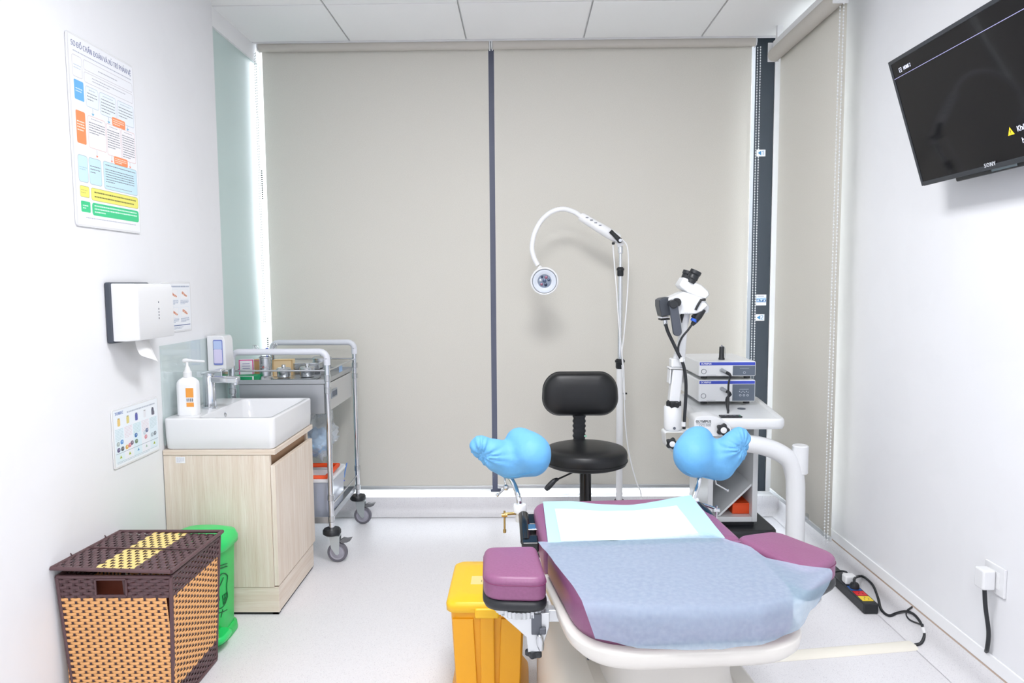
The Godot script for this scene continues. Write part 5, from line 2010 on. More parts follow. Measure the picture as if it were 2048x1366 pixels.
func arm_pad(t: Node3D, left: bool, skin: Material) -> void:
	var n := Node3D.new()
	n.name = "arm_rest"
	t.add_child(n, true)
	var o: PackedVector2Array
	var q := []
	var px := [[968, 1093], [1073, 1091], [1096, 1160], [966, 1157]] if left else [[1462, 1072], [1552, 1060], [1684, 1110], [1618, 1146]]
	for e in px:
		var p := AY(e[0], e[1], 0.582)
		q.append(Vector2(p.x, p.z))
	var r := [0.03, 0.02, 0.04, 0.05] if left else [0.05, 0.04, 0.05, 0.05]
	o = round_poly(q, r, 7)
	var b := MB.new()
	cushion(b, Transform3D(Basis(), Vector3(0, 0.528, 0)), o, 0.056, 0.016, 0.003)
	part(n, "pad", b, skin)
	b = MB.new()
	var seam := []
	for v in inset_poly(o, -0.0006):
		seam.append(Vector3(v.x, 0.566, v.y))
	b.tube(seam, 0.0012, 5, true)
	part(n, "seam", b, mat("7d3560", 0.5))
	b = MB.new()
	var rings := []
	for e in [[0.012, 0.500], [0.002, 0.504], [-0.002, 0.512], [-0.002, 0.522], [0.006, 0.527]]:
		var row := []
		for v in inset_poly(o, e[0]):
			row.append(Vector3(v.x, e[1], v.y))
		rings.append(row)
	b.loft(rings)
	part(n, "base_plate", b, M.black_soft, "black plastic base under the pad")
	var c := Vector2()
	for v in q:
		c += v / 4.0
	var s := 1.0 if left else -1.0
	var hub := Vector3(c.x + s * 0.02, 0.49, c.y + (0.05 if left else 0.05))
	# toothed swivel quadrant
	b = MB.new()
	var poly := PackedVector2Array()
	for k in 41:
		var a := PI * (k / 40.0)
		var rr := 0.062 + (0.004 if k % 2 == 0 else 0.0)
		poly.append(Vector2(-cos(a) * rr, sin(a) * rr))
	b.prism(Transform3D(Basis(Vector3(1, 0, 0), Vector3(0, 0, 1), Vector3(0, -1, 0)), hub + Vector3(0, 0.009, -0.015)), poly, 0.016, 0.001, 5)
	part(n, "toothed_quadrant", b, M.alu, "silver toothed swivel quadrant")
	b = MB.new()
	b.prism(Transform3D(Basis(), hub + Vector3(0.0, -0.09, 0.012)), PackedVector2Array([Vector2(-s * 0.045, 0.088), Vector2(s * 0.066, 0.094), Vector2(s * 0.066, 0.06), Vector2(s * 0.046, 0.0), Vector2(s * 0.016, -0.002), Vector2(s * 0.012, 0.035)]), 0.026, 0.002)
	b.rbox(Transform3D(Basis(), hub + Vector3(s * 0.075, -0.02, -0.01)), Vector3(0.08, 0.03, 0.03), 0.003)
	part(n, "bracket", b, M.alu)
	b = MB.new()
	b.rbox(Transform3D(Basis(), hub + Vector3(s * 0.036, -0.022, 0.040)), Vector3(0.024, 0.05, 0.006), 0.002)
	b.rbox(Transform3D(Basis(), hub + Vector3(s * 0.050, -0.036, 0.042)), Vector3(0.016, 0.016, 0.014), 0.003)
	part(n, "latch", b, mat("585c64", 0.4))
	b = MB.new()
	b.lathe(Transform3D(Basis(Vector3(0, 0, 1), 0.15) * Basis(Vector3.RIGHT, 0.2), hub + Vector3(s * 0.044, -0.062, 0.048)), [Vector2(0.0, -0.022), Vector2(0.006, -0.020), Vector2(0.009, -0.006), Vector2(0.0085, 0.010), Vector2(0.005, 0.02), Vector2(0.0, 0.022)], 14)
	part(n, "lever", b, M.steel, "small silver lever")
	star_knob(n, hub + Vector3(s * 0.030, -0.098, 0.026), Vector3(0, 1, 0), 0.021, 0.016, false)

func star_knob(parent: Node3D, c: Vector3, axis: Vector3, r: float, h: float, white_face: bool, lobes := 5) -> void:
	var k := Node3D.new()
	k.name = "clamp_knob"
	if parent == null:
		return
	var own := parent
	var poly := PackedVector2Array()
	for i in lobes * 8:
		var a := TAU * i / (lobes * 8)
		poly.append(Vector2(cos(a), sin(a)) * r * (0.88 + 0.14 * cos(lobes * a)))
	var b := MB.new()
	var X := Transform3D(basis_zy(axis, Vector3.UP if absf(axis.y) < 0.9 else Vector3.BACK), c - axis.normalized() * h / 2)
	b.prism(X, poly, h, h * 0.2, 60)
	var kn := part(own, "clamp_knob", b, M.black_soft, "black star-shaped clamp knob")
	if white_face:
		b = MB.new()
		b.lathe(X * Transform3D(Basis(Vector3.RIGHT, PI / 2), Vector3(0, 0, h - 0.001)), [Vector2(0, 0), Vector2(r * 0.48, 0), Vector2(r * 0.48, 0.002), Vector2(r * 0.4, 0.003), Vector2(0, 0.003)], 20)
		if own.get_parent() == self:
			part(kn, "knob_face", b, M.white_plastic)
		else:
			part(own, "knob_face", b, M.white_plastic)
	k.free()

func leg_holder(t: Node3D, s: float) -> void:
	var n := Node3D.new()
	n.name = "leg_rest_holder"
	t.add_child(n, true)
	var left := s < 0
	# side rail beside the seat
	var r0 := A(1047, 1030, 2.12) if left else A(1398, 1012, 2.14)
	var r1 := A(1052, 1084, 1.95) if left else A(1434, 1056, 1.97)
	var b := MB.new()
	b.tube(MB.spl([r0, r0.lerp(r1, 0.5) + Vector3(0, 0.006, 0), r1], 6), 0.016, 12, false, 0.8)
	b.rbox(Transform3D(basis_zy(r1 - r0), r1 + Vector3(-s * 0.012, -0.005, 0)), Vector3(0.05, 0.03, 0.05), 0.006, 2)
	b.rbox(Transform3D(basis_zy(r1 - r0), r0.lerp(r1, 0.25) + Vector3(-s * 0.025, -0.005, 0)), Vector3(0.03, 0.03, 0.07), 0.006, 2)
	part(n, "side_rail", b, M.black_gloss, "glossy black side rail")
	b = MB.new()
	b.rbox(Transform3D(basis_zy(r1 - r0), r0.lerp(r1, 0.62) + Vector3(-s * 0.022, 0.0, 0)), Vector3(0.03, 0.03, 0.035), 0.003)
	part(n, "rail_block", b, M.chrome)
	# clamp ring
	var ring := A(1040, 1015, 2.17) if left else A(1385, 1004, 2.2)
	b = MB.new()
	b.lathe(Transform3D(Basis(), ring), [Vector2(0.0, -0.014), Vector2(0.021, -0.014), Vector2(0.021, 0.008), Vector2(0.019, 0.011), Vector2(0.012, 0.011), Vector2(0.0, 0.011)], 20)
	b.cyl(ring - Vector3(0, 0.014, 0), ring - Vector3(0, 0.045, 0), 0.014)
	part(n, "clamp_ring", b, mat("e6e9ec", 0.15))
	# bent rod up to the leg rest
	var top := A(1008, 950, 2.24) if left else A(1402, 950, 2.26)
	b = MB.new()
	var pth := MB.spl([ring + Vector3(0, 0.0, 0), ring + Vector3(s * 0.004, 0.03, 0), ring.lerp(top, 0.6) + Vector3(-s * 0.012, 0.012, 0), top + Vector3(0, 0.02, 0)] if left else [ring, ring.lerp(top, 0.35), ring.lerp(top, 0.7), top + Vector3(0, 0.03, 0)], 6)
	b.tube(pth, 0.0085, 14)
	part(n, "support_rod", b, M.chrome)
	# tommy screws
	var sc := A(1009, 1028, 2.16) if left else A(1433, 1018, 2.12)
	b = MB.new()
	b.cyl(sc, Vector3(ring.x, sc.y, ring.z), 0.005, -1, 10)
	b.cyl(sc + Vector3(-0.009, -0.004, 0), sc + Vector3(0.009, -0.004, 0), 0.006, -1, 10)
	b.cyl(sc + Vector3(0, 0.010, 0), sc + Vector3(0, -0.058, 0), 0.0032, -1, 8)
	b.cyl(sc + Vector3(0, -0.050, 0), sc + Vector3(0, -0.060, 0), 0.005, -1, 10)
	part(n, "clamp_screw", b, M.brass if left else M.chrome, "tommy screw of the clamp")
	var sc2 := A(1012, 975, 2.22) if left else A(1432, 968, 2.26)
	b = MB.new()
	if left:
		var e := A(995, 990, 2.22)
		b.tube([top, sc2, e], 0.0035, 8)
		b.ball(Transform3D(Basis(), sc2), 0.010, 12)
		b.ball(Transform3D(Basis(), e), 0.006, 10)
	else:
		var e := A(1455, 981, 2.26)
		b.tube([top + Vector3(0.04, 0.02, 0), sc2, e], 0.003, 8)
		b.ball(Transform3D(Basis(), e), 0.005, 10)
	part(n, "joint_screw", b, M.steel, "small lever under the leg rest")

func make_leg_covers() -> void:
	var m := mat("6bb0e4", 0.6)
	for left in [true, false]:
		var d := 2.23 if left else 2.26
		var P := func(px: float, py: float, dz: float) -> Vector3: return A(px, py, d + dz)
		var G: Vector3        # point where the cover is gathered
		var caps := []
		if left:
			G = P.call(963, 914, -0.055)
			caps = [[P.call(962, 893, -0.02), P.call(992, 912, -0.01), 0.036, 0.040], [P.call(1040, 884, 0.03), P.call(1060, 905, 0.0), 0.048, 0.058], [P.call(1060, 905, 0.0), P.call(1062, 912, -0.03), 0.056, 0.05], [P.call(1022, 928, 0.0), P.call(1064, 918, 0.0), 0.040, 0.050], [P.call(992, 910, -0.01), P.call(1022, 926, 0.0), 0.040, 0.042]]
		else:
			G = P.call(1490, 898, -0.05)
			caps = [[P.call(1479, 875, 0.0), P.call(1462, 900, -0.01), 0.034, 0.040], [P.call(1396, 884, 0.03), P.call(1388, 906, 0.0), 0.052, 0.058], [P.call(1388, 906, 0.0), P.call(1394, 916, -0.03), 0.056, 0.05], [P.call(1390, 918, 0.0), P.call(1438, 930, 0.0), 0.052, 0.044], [P.call(1462, 900, -0.01), P.call(1438, 925, 0.0), 0.040, 0.046]]
		var nn := FastNoiseLite.new()
		nn.seed = 3 if left else 8
		nn.frequency = 16.0
		var f := func(p: Vector3) -> float:
			var v := 1.0
			for c in caps:
				v = smin(v, cap(p, c[0], c[1], c[2], c[3]), 0.035)
			var g := p - G
			var rr := g.length()
			var k := exp(-rr * rr / 0.004)
			var an := atan2(g.y, g.x)
			return v + 0.0035 * sin(an * 15.0 + 2.0 * sin(an * 4.0)) * k * minf(1.0, rr / 0.02) + 0.012 * exp(-rr * rr / 0.0004) + 0.0022 * nn.get_noise_3d(p.x, p.y, p.z * 0.6)
		var lo := Vector3(99, 99, 99)
		var hi := -lo
		for c in caps:
			for e in [0, 1]:
				lo = lo.min(c[e] - Vector3.ONE * 0.075)
				hi = hi.max(c[e] + Vector3.ONE * 0.075)
		var b := MB.new()
		nets(b, lo, hi, 0.0055, f)
		var c0: Vector3 = (lo + hi) / 2
		var t := thing("leg_rest_cover", "sky blue disposable cover gathered over the leg rest %s" % ("in front of the black stool" if left else "in front of the instrument cart"), "cover", Vector3(c0.x, lo.y, c0.z), "blue leg rest covers")
		part(t, "cover", b, m)
		# elastic seam along the lower edge
		b = MB.new()
		var seam := []
		var line := [[1006, 952], [1020, 954], [1040, 951], [1062, 945], [1085, 934]] if left else [[1360, 938], [1380, 947], [1405, 954], [1430, 960], [1452, 962]]
		for q in line:
			# march to the surface
			var r := ray(q[0], q[1])
			var tt := (d - 0.14) / -r.z
			for k in 260:
				var v: float = f.call(EYE + r * tt)
				if v < 0.0006:
					seam.append(EYE + r * tt)
					break
				tt += clampf(v * 0.6, 0.0012, 0.02)
		b.tube(MB.spl(seam, 5), 0.0011, 5)
		part(t, "elastic_seam", b, mat("5fb4e8", 0.6))

# ------------------------------------------------------------------ sheets on the chair
func sheet_grid(f: Callable, nu: int, nv: int, thick: float) -> MB:
	var top := []
	for i in nu + 1:
		var row := []
		for j in nv + 1:
			row.append(f.call(i / float(nu), j / float(nv)))
		top.append(row)
	var b := MB.new()
	b.grid(top, false, false, false)
	return b

func make_sheets() -> void:
	# under-pad on the seat: blue border sheet and white core
	var ysurf := 0.586
	var n := FastNoiseLite.new()
	n.seed = 12
	n.frequency = 3.0
	var edge_far := [[1086, 1003], [1140, 1004], [1195, 1009], [1262, 1008], [1320, 1000], [1382, 991]]
	var lerp_line := func(l: Array, u: float) -> Vector2:
		var x := u * (l.size() - 1)
		var i := mini(int(x), l.size() - 2)
		var a := Vector2(l[i][0], l[i][1])
		var b2 := Vector2(l[i + 1][0], l[i + 1][1])
		return a.lerp(b2, x - i)
	var to_plane := func(p: Vector2, y: float) -> Vector3: return AY(p.x, p.y, y)
	var f := func(u: float, v: float) -> Vector3:
		var a: Vector2 = lerp_line.call(edge_far, v)
		var c := Vector2(1096, 1085).lerp(Vector2(1450, 1076), v)
		var p0 := AY(a.x, a.y, ysurf)
		var p1 := AY(c.x, c.y, ysurf + 0.004)
		var p := p0.lerp(p1, u)
		p.y += 0.0015 * n.get_noise_2d(p.x * 2.0, p.z * 2.0) + 0.003 * exp(-u * u * 60.0) * sin(v * 7.0)
		return p
	var t := thing("absorbent_pad", "pale blue absorbent pad with white core on the seat end of the examination chair", "pad", AY(1250, 1040, ysurf))
	var m := mat("b0d8e6", 0.8)
	part(t, "border_sheet", sheet_grid(f, 14, 26, 0.0), m)
	var g := func(u: float, v: float) -> Vector3:
		var q: Vector3 = f.call(lerpf(0.22, 1.0, u), lerpf(0.075, 0.87, v))
		return q + Vector3(0, 0.0018, 0)
	part(t, "white_core", sheet_grid(g, 12, 20, 0.0), mat("e2eef0", 0.85))
	# disposable sheet over the backrest, hanging over its near end
	var sm := mat("a9cdea", 0.75)
	sm.transparency = BaseMaterial3D.TRANSPARENCY_ALPHA
	sm.albedo_color = Color.html("acc4d6")
	sm.albedo_color.a = 0.60
	sm.albedo_texture = noise_tex(256, 256, 0.06, 31, Color(0.93, 0.94, 0.96), Color(1, 1, 1))
	tri(sm, Vector3(4, 4, 4))
	var l_edge := [[1076, 1083], [1092, 1102], [1118, 1137], [1146, 1172], [1163, 1200]]
	var r_edge := [[1424, 1066], [1500, 1093], [1532, 1116], [1600, 1130], [1660, 1137]]
	var f_edge := [[1076, 1083], [1130, 1082], [1220, 1081], [1330, 1073], [1424, 1066]]
	var n_edge := [[1163, 1200], [1255, 1207], [1345, 1209], [1435, 1208], [1520, 1203], [1600, 1184], [1660, 1137]]
	var b_edge := [[1190, 1276], [1275, 1296], [1360, 1300], [1440, 1298], [1525, 1289], [1598, 1260], [1640, 1196]]
	n.frequency = 2.2
	var y := 0.596
	var fold := func(v: float) -> Vector3:
		var q: Vector2 = lerp_line.call(n_edge, v)
		return AY(q.x, q.y, y)
	var h := func(u: float, v: float) -> Vector3:
		# u: from the seat end over the top (0..0.7) then down the near end (0.7..1); v: left to right
		var p: Vector3
		if u <= 0.7:
			var uu := u / 0.7
			var l: Vector2 = lerp_line.call(l_edge, uu)
			var r: Vector2 = lerp_line.call(r_edge, uu)
			var fa: Vector2 = lerp_line.call(f_edge, v)
			var ne: Vector2 = lerp_line.call(n_edge, v)
			var c00 := Vector2(1076, 1083)
			var c01 := Vector2(1424, 1066)
			var c10 := Vector2(1163, 1200)
			var c11 := Vector2(1660, 1137)
			var q := fa.lerp(ne, uu) + l.lerp(r, v) - c00.lerp(c01, v).lerp(c10.lerp(c11, v), uu)
			p = AY(q.x, q.y, y)
			p.y += 0.0035 * n.get_noise_2d(p.x * 3.0, p.z * 3.0) * (1.0 - uu * uu) + 0.002 * sin(p.x * 40.0 + p.z * 13.0) * exp(-pow((uu - 0.1) * 5.0, 2.0))
		else:
			var w := (u - 0.7) / 0.3
			var e: Vector3 = fold.call(v)
			var bq: Vector2 = lerp_line.call(b_edge, v)
			var bt := A(bq.x, bq.y, -e.z - 0.030)
			var ct := e + Vector3(0.003, 0.0, 0.036)
			var p1 := e.lerp(ct, w)
			p = p1.lerp(ct.lerp(bt, w), w)
			p += Vector3(0, 0, 1) * (0.004 * n.get_noise_2d(v * 4.0, w * 2.0) + 0.005 * sin(v * 60.0) * w * smoothstep(0.78, 0.95, v)) * w
		return p
	single("disposable_sheet", sheet_grid(h, 50, 72, 0.0), sm, "light blue non-woven disposable sheet draped over the near end of the examination chair", "sheet")

# ------------------------------------------------------------------ yellow bin
func make_yellow_bin() -> void:
	var y1 := mat("eea91a", 0.4)
	var y2 := mat("f4bf1f", 0.35)
	var c := Vector3(-0.105, 0, -2.09)
	var t := thing("yellow_pedal_bin", "yellow plastic pedal bin with a stuck-on label beside the examination chair", "bin", c)
	var b := MB.new()
	b.loft([ringr(c, 0.185, 0.25, 0.02, 0.04), ringr(c, 0.19, 0.255, 0.02, 0.05), ringr(c, 0.215, 0.285, 0.025, 0.318), ringr(c, 0.216, 0.286, 0.025, 0.322)])
	part(t, "body", b, y1)
	b = MB.new()
	b.loft([ringr(c, 0.222, 0.292, 0.03, 0.318), ringr(c, 0.238, 0.31, 0.03, 0.321), ringr(c, 0.24, 0.312, 0.03, 0.338), ringr(c, 0.234, 0.306, 0.03, 0.346), ringr(c, 0.22, 0.29, 0.03, 0.351), ringr(c, 0.16, 0.21, 0.03, 0.355)])
	b.box(c + Vector3(-0.035, 0.306, 0.145), c + Vector3(0.035, 0.336, 0.163), 0.006, 2)
	var lid := part(t, "lid", b, y2)
	b = MB.new()
	b.box(c + Vector3(-0.055, 0.3545, -0.02), c + Vector3(0.062, 0.3552, 0.04))
	part(lid, "label_strip", b, mat("efcf8a", 0.5), "beige paper label")
	lettering(lid, "label_writing", "RÁC THẢI", 0.012, Transform3D(Basis(Vector3(-1, 0, 0), Vector3(0, 0, 1), Vector3(0, 1, 0)), c + Vector3(0.012, 0.3550, 0.015)), M.dark_text, 0.075)
	# raised front panels with a channel for the pedal rod
	for s in [-1.0, 1.0]:
		b = MB.new()
		b.prism(Transform3D(Basis(Vector3.RIGHT, 0.05), c + Vector3(0, 0, 0.122)), PackedVector2Array([Vector2(s * 0.030, 0.055), Vector2(s * 0.082, 0.055), Vector2(s * 0.092, 0.065), Vector2(s * 0.100, 0.30), Vector2(s * 0.040, 0.30)]), 0.012, 0.003)
		part(t, "front_panel", b, y1)
	b = MB.new()
	b.rbox(Transform3D(Basis(Vector3.RIGHT, 0.05), c + Vector3(0.0, 0.165, 0.140)), Vector3(0.040, 0.30, 0.014), 0.004, 2)
	part(t, "pedal_rod_cover", b, y1)
	b = MB.new()
	b.loft([ringr(c + Vector3(0, 0, 0.015), 0.232, 0.31, 0.03, 0.0), ringr(c + Vector3(0, 0, 0.015), 0.24, 0.318, 0.03, 0.006), ringr(c + Vector3(0, 0, 0.015), 0.236, 0.314, 0.03, 0.022), ringr(c, 0.205, 0.27, 0.03, 0.046), ringr(c, 0.18, 0.24, 0.03, 0.05)])
	part(t, "base", b, mat("efa512", 0.4))
	b = MB.new()
	b.rbox(Transform3D(Basis(Vector3.RIGHT, 0.25), c + Vector3(0, 0.028, 0.168)), Vector3(0.055, 0.014, 0.06), 0.005, 2)
	part(t, "pedal", b, y1)
	b = MB.new()
	for s in [-1.0, 1.0]:
		b.rbox(Transform3D(Basis(), c + Vector3(s * 0.030, 0.045, 0.148)), Vector3(0.008, 0.03, 0.02), 0.002)
	part(t, "pedal_bracket", b, mat("e89f10", 0.4))

# ------------------------------------------------------------------ stool
func make_stool() -> void:
	var c := Vector3(0.275, 0, -3.02)
	var vin := mat("0f1114", 0.4)
	var t := thing("swivel_stool", "black swivel stool with round seat and small padded back", "stool", c)
	var b := MB.new()
	var top := 0.552
	b.lathe(Transform3D(Basis(), c + Vector3(0, top, 0)), [Vector2(0, -0.082), Vector2(0.165, -0.080), Vector2(0.178, -0.074), Vector2(0.182, -0.06), Vector2(0.183, -0.035), Vector2(0.179, -0.02), Vector2(0.170, -0.010), Vector2(0.15, -0.004), Vector2(0.10, -0.001), Vector2(0.05, -0.0002), Vector2(0.0, 0.0)], 56)
	part(t, "seat", b, vin)
	b = MB.new()
	var ring := []
	for k in 56:
		ring.append(c + Vector3(0.1835 * cos(TAU * k / 56), top - 0.06, 0.1835 * sin(TAU * k / 56)))
	b.tube(ring, 0.0015, 5, true)
	part(t, "seat_seam", b, M.black)
	# padded back
	b = MB.new()
	var bc := A(1161, 788, 3.19)
	var X := Transform3D(Basis(Vector3.RIGHT, -0.06), bc)
	var rings := []
	for q in [[0.0, -0.022], [0.0, -0.012], [0.001, 0.0], [0.006, 0.014], [0.016, 0.023], [0.036, 0.029], [0.06, 0.031], [0.085, 0.0315]]:
		var row := []
		var o := rrect(0.346 - 2 * q[0], 0.198 - 2 * q[0], minf(0.078 - q[0] * 0.6, 0.097 - q[0]), 8)
		for v in o:
			var squash := 1.0 - 0.06 * clampf(v.y / 0.1, 0, 1) * absf(v.x) / 0.17
			row.append(X * Vector3(v.x * squash, v.y, q[1] - 0.25 * v.x * v.x))
		rings.append(row)
	b.loft(rings)
	part(t, "back_pad", b, vin)
	b = MB.new()
	rings = []
	for q in [[-0.003, -0.034], [-0.003, -0.014], [0.0, -0.010]]:
		var row := []
		for v in rrect(0.346 - 2 * q[0], 0.198 - 2 * q[0], 0.08, 8):
			var squash := 1.0 - 0.06 * clampf(v.y / 0.1, 0, 1) * absf(v.x) / 0.17
			row.append(X * Vector3(v.x * squash, v.y, q[1] - 0.25 * v.x * v.x))
		rings.append(row)
	b.loft(rings)
	part(t, "back_shell", b, M.black)
	# ribbed sleeve
	b = MB.new()
	var p0 := Vector3(bc.x - 0.004, top - 0.05, -3.20)
	var rows := []
	for k in 41:
		var v := k / 40.0
		var y := lerpf(top - 0.07, bc.y - 0.04, v)
		var w := 0.0285 + (0.0022 if k % 4 < 2 else -0.0015)
		var row := []
		for q in rrect(w * 2, 0.03, 0.012, 3):
			row.append(Vector3(p0.x + q.x, y, -3.215 - q.y))
		rows.append(row)
	b.loft(rows)
	part(t, "ribbed_sleeve", b, M.black_soft)
	b = MB.new()
	b.rbox(Transform3D(Basis(), c + Vector3(0, top - 0.088, -0.1)), Vector3(0.05, 0.008, 0.22), 0.002)
	b.rbox(Transform3D(Basis(), c + Vector3(0, top - 0.09, 0)), Vector3(0.17, 0.012, 0.17), 0.003)
	part(t, "seat_plate", b, M.black)
	b = MB.new()
	b.cyl(c + Vector3(0, 0.24, 0), c + Vector3(0, top - 0.09, 0), 0.026, -1, 20)
	b.cyl(c + Vector3(0, 0.10, 0), c + Vector3(0, 0.30, 0), 0.032, -1, 20, 0.003)
	part(t, "gas_lift", b, M.black_gloss)
	b = MB.new()
	var l0 := c + Vector3(-0.03, top - 0.1, 0.02)
	var l1 := A(1108, 962, 2.95)
	var l2 := A(1091, 980, 2.94)
	b.tube([l0, l1 + (l0 - l1) * 0.1], 0.004, 8)
	part(t, "lever_rod", b, M.black)
	b = MB.new()
	b.tube(MB.spl([l1 + (l0 - l1) * 0.15, l1, l2], 4), [0.007, 0.008, 0.009, 0.0095, 0.011, 0.012, 0.0125, 0.0125, 0.009], 10)
	part(t, "lever_grip", b, M.black_soft)
	b = MB.new()
	var tag := A(1171, 872, 3.16)
	b.rbox(Transform3D(Basis(), tag), Vector3(0.012, 0.008, 0.004), 0.001)
	part(t, "green_tag", b, mat("9fd9c0", 0.5), "tiny pale green tag")
	for k in 5:
		var a := TAU * k / 5 + 0.3
		var dir := Vector3(cos(a), 0, sin(a))
		b = MB.new()
		b.tube([c + Vector3(0, 0.13, 0) + dir * 0.02, c + Vector3(0, 0.115, 0) + dir * 0.15, c + Vector3(0, 0.08, 0) + dir * 0.27], [0.024, 0.02, 0.014], 10)
		var leg := part(t, "leg", b, M.black_soft)
		b = MB.new()
		var wc := c + dir * 0.268 + Vector3(0, 0.025, 0)
		var side := dir.cross(Vector3.UP)
		for s in [-1.0, 1.0]:
			b.cyl(wc + side * 0.006 * s, wc + side * 0.020 * s, 0.025, -1, 16, 0.003)
		b.cyl(wc + Vector3(0, 0.0, 0), wc + Vector3(0, 0.06, 0), 0.006, -1, 8)
		b.cyl(wc - side * 0.008, wc + side * 0.008, 0.006, -1, 8)
		part(leg, "castor", b, M.black)

# ------------------------------------------------------------------ gooseneck lamp
func make_lamp() -> void:
	var d := 3.50
	var foot := Vector3(0.49, 0, -d)
	var wh := mat("f4f5f7", 0.3)
	var t := thing("examination_lamp", "white gooseneck examination lamp on a slim pole in front of the blinds", "lamp", foot)
	var px := A(1241, 500, d).x
	var b := MB.new()
	var ytop := A(1241, 505, d).y
	var yj := A(1241, 727, d).y
	b.cyl(Vector3(px, yj, -d), Vector3(px, ytop, -d), 0.0085, -1, 14)
	b.cyl(Vector3(px + 0.0, yj, -d), Vector3(px, A(1241, 548, d).y, -d), 0.0115, -1, 14)
	part(t, "chrome_pole", b, M.chrome)
	b = MB.new()
	b.cyl(Vector3(px, 0.10, -d), Vector3(px, yj, -d), 0.0165, -1, 18)
	part(t, "white_pole", b, wh)
	for q in [[543.0, 0.024, 0.016], [727.0, 0.026, 0.021]]:
		b = MB.new()
		var y := A(1241, q[0], d).y
		b.lathe(Transform3D(Basis(), Vector3(px, y - q[1], -d)), [Vector2(0, 0), Vector2(q[2] * 0.85, 0), Vector2(q[2], 0.006), Vector2(q[2], q[1] * 1.2), Vector2(q[2] * 1.2, q[1] * 1.25), Vector2(q[2] * 1.2, q[1] * 1.6), Vector2(q[2] * 0.8, q[1] * 1.9), Vector2(0, q[1] * 1.9)], 16)
		part(t, "pole_joint", b, M.black_soft, "black plastic pole joint")
	b = MB.new()
	b.lathe(Transform3D(Basis(), Vector3(px, 0.06, -d)), [Vector2(0, 0), Vector2(0.036, 0), Vector2(0.034, 0.03), Vector2(0.027, 0.085), Vector2(0.024, 0.10), Vector2(0, 0.10)], 18)
	part(t, "base_socket", b, M.black_soft)
	for k in 5:
		var a := TAU * k / 5 + 0.62
		if k == 4:
			a += 0.0
		var dir := Vector3(cos(a), 0, sin(a))
		b = MB.new()
		b.tube([foot + Vector3(0, 0.085, 0), foot + Vector3(0, 0.08, 0) + dir * 0.10, foot + Vector3(0, 0.055, 0) + dir * 0.20], [0.02, 0.018, 0.014], 10)
		var lg := part(t, "leg", b, wh)
		b = MB.new()
		var wc := foot + dir * 0.195 + Vector3(0, 0.022, 0)
		var side := dir.cross(Vector3.UP)
		b.cyl(wc - side * 0.012, wc + side * 0.012, 0.022, -1, 16, 0.003)
		b.cyl(wc, wc + Vector3(0, 0.035, 0), 0.006, -1, 8)
		part(lg, "castor", b, M.grey_plastic)
	b = MB.new()
	b.cyl(Vector3(px, ytop - 0.005, -d), Vector3(px, ytop + 0.03, -d), 0.0135, -1, 18, 0.002)
	part(t, "clamp_collar", b, M.chrome)
	# wand
	var w0 := A(1238, 479, d)
	var w1 := A(1160, 432, d - 0.01)
	b = MB.new()
	b.tube([w0, w0.lerp(w1, 0.04), w0.lerp(w1, 0.3), w0.lerp(w1, 0.95), w1], [0.02, 0.024, 0.026, 0.022, 0.018], 16)
	b.tube([w0 + Vector3(0, -0.004, 0), A(1242, 492, d)], 0.018, 12)
	part(t, "wand", b, wh)
	b = MB.new()
	var sd := (w1 - w0).normalized()
	for k in 4:
		var p := w0.lerp(w1, 0.50 + 0.11 * k) + Vector3(0, 0.010, 0.0225)
		b.rbox(Transform3D(basis_zy(Vector3(0, 0.2, 1)), p), Vector3(0.014, 0.006, 0.004), 0.0015)
	part(t, "wand_markings", b, M.grey_plastic)
	b = MB.new()
	var e0 := A(1219, 463, d) + Vector3(0, 0, 0.035)
	var e1 := A(1238, 482, d) + Vector3(0, 0, 0.035)
	b.tube([e0, e0.lerp(e1, 0.3), e1], [0.010, 0.010, 0.013], 12)
	b.cyl(e1, e1 - Vector3(0, 0, 0.035), 0.012, -1, 14)
	part(t, "tilt_lever", b, M.black_soft)
	b = MB.new()
	b.cyl(e1 + Vector3(0, 0, 0.008), e1 + Vector3(0, 0, 0.0145), 0.0085, -1, 16, 0.001)
	part(t, "tilt_bolt", b, M.chrome)
	b = MB.new()
	var bk := A(1226, 487, d) + Vector3(0, 0, 0.012)
	b.rbox(Transform3D(Basis(), bk), Vector3(0.014, 0.012, 0.014), 0.003)
	part(t, "cable_gland", b, M.black)
	# gooseneck
	b = MB.new()
	var gp := []
	for q in [[1162, 433, -0.01], [1148, 424, -0.01], [1126, 418, -0.015], [1103, 424, -0.02], [1083, 441, -0.025], [1069, 467, -0.03], [1064, 495, -0.035], [1068, 515, -0.04], [1076, 531, -0.045]]:
		gp.append(A(q[0], q[1], d + q[2]))
	var path := MB.spl(gp, 10)
	var rad := []
	for k in path.size():
		rad.append(0.0118 + (0.0006 if k % 2 == 0 else -0.0002))
	b.tube(path, rad, 12)
	part(t, "gooseneck", b, wh)
	# head
	var hc := A(1089, 562, d - 0.075)
	var fd := (EYE + Vector3(0.1, -0.6, 0) - hc).normalized()
	var X := Transform3D(MB.frame(fd), hc)
	b = MB.new()
	b.lathe(X, [Vector2(0, -0.052), Vector2(0.03, -0.05), Vector2(0.052, -0.04), Vector2(0.066, -0.018), Vector2(0.069, 0.0), Vector2(0.068, 0.010), Vector2(0.064, 0.013), Vector2(0.060, 0.010)], 40)
	b.tube([hc - fd * 0.03 + Vector3(-0.012, 0.045, 0), gp[8] + Vector3(0, -0.01, 0)], 0.016, 12)
	part(t, "lamp_head", b, wh)
	b = MB.new()
	b.lathe(X, [Vector2(0.0595, 0.006), Vector2(0.0595, 0.0095), Vector2(0.0575, 0.0095), Vector2(0.0575, 0.006)], 40)
	part(t, "groove_ring", b, M.mid_grey)
	b = MB.new()
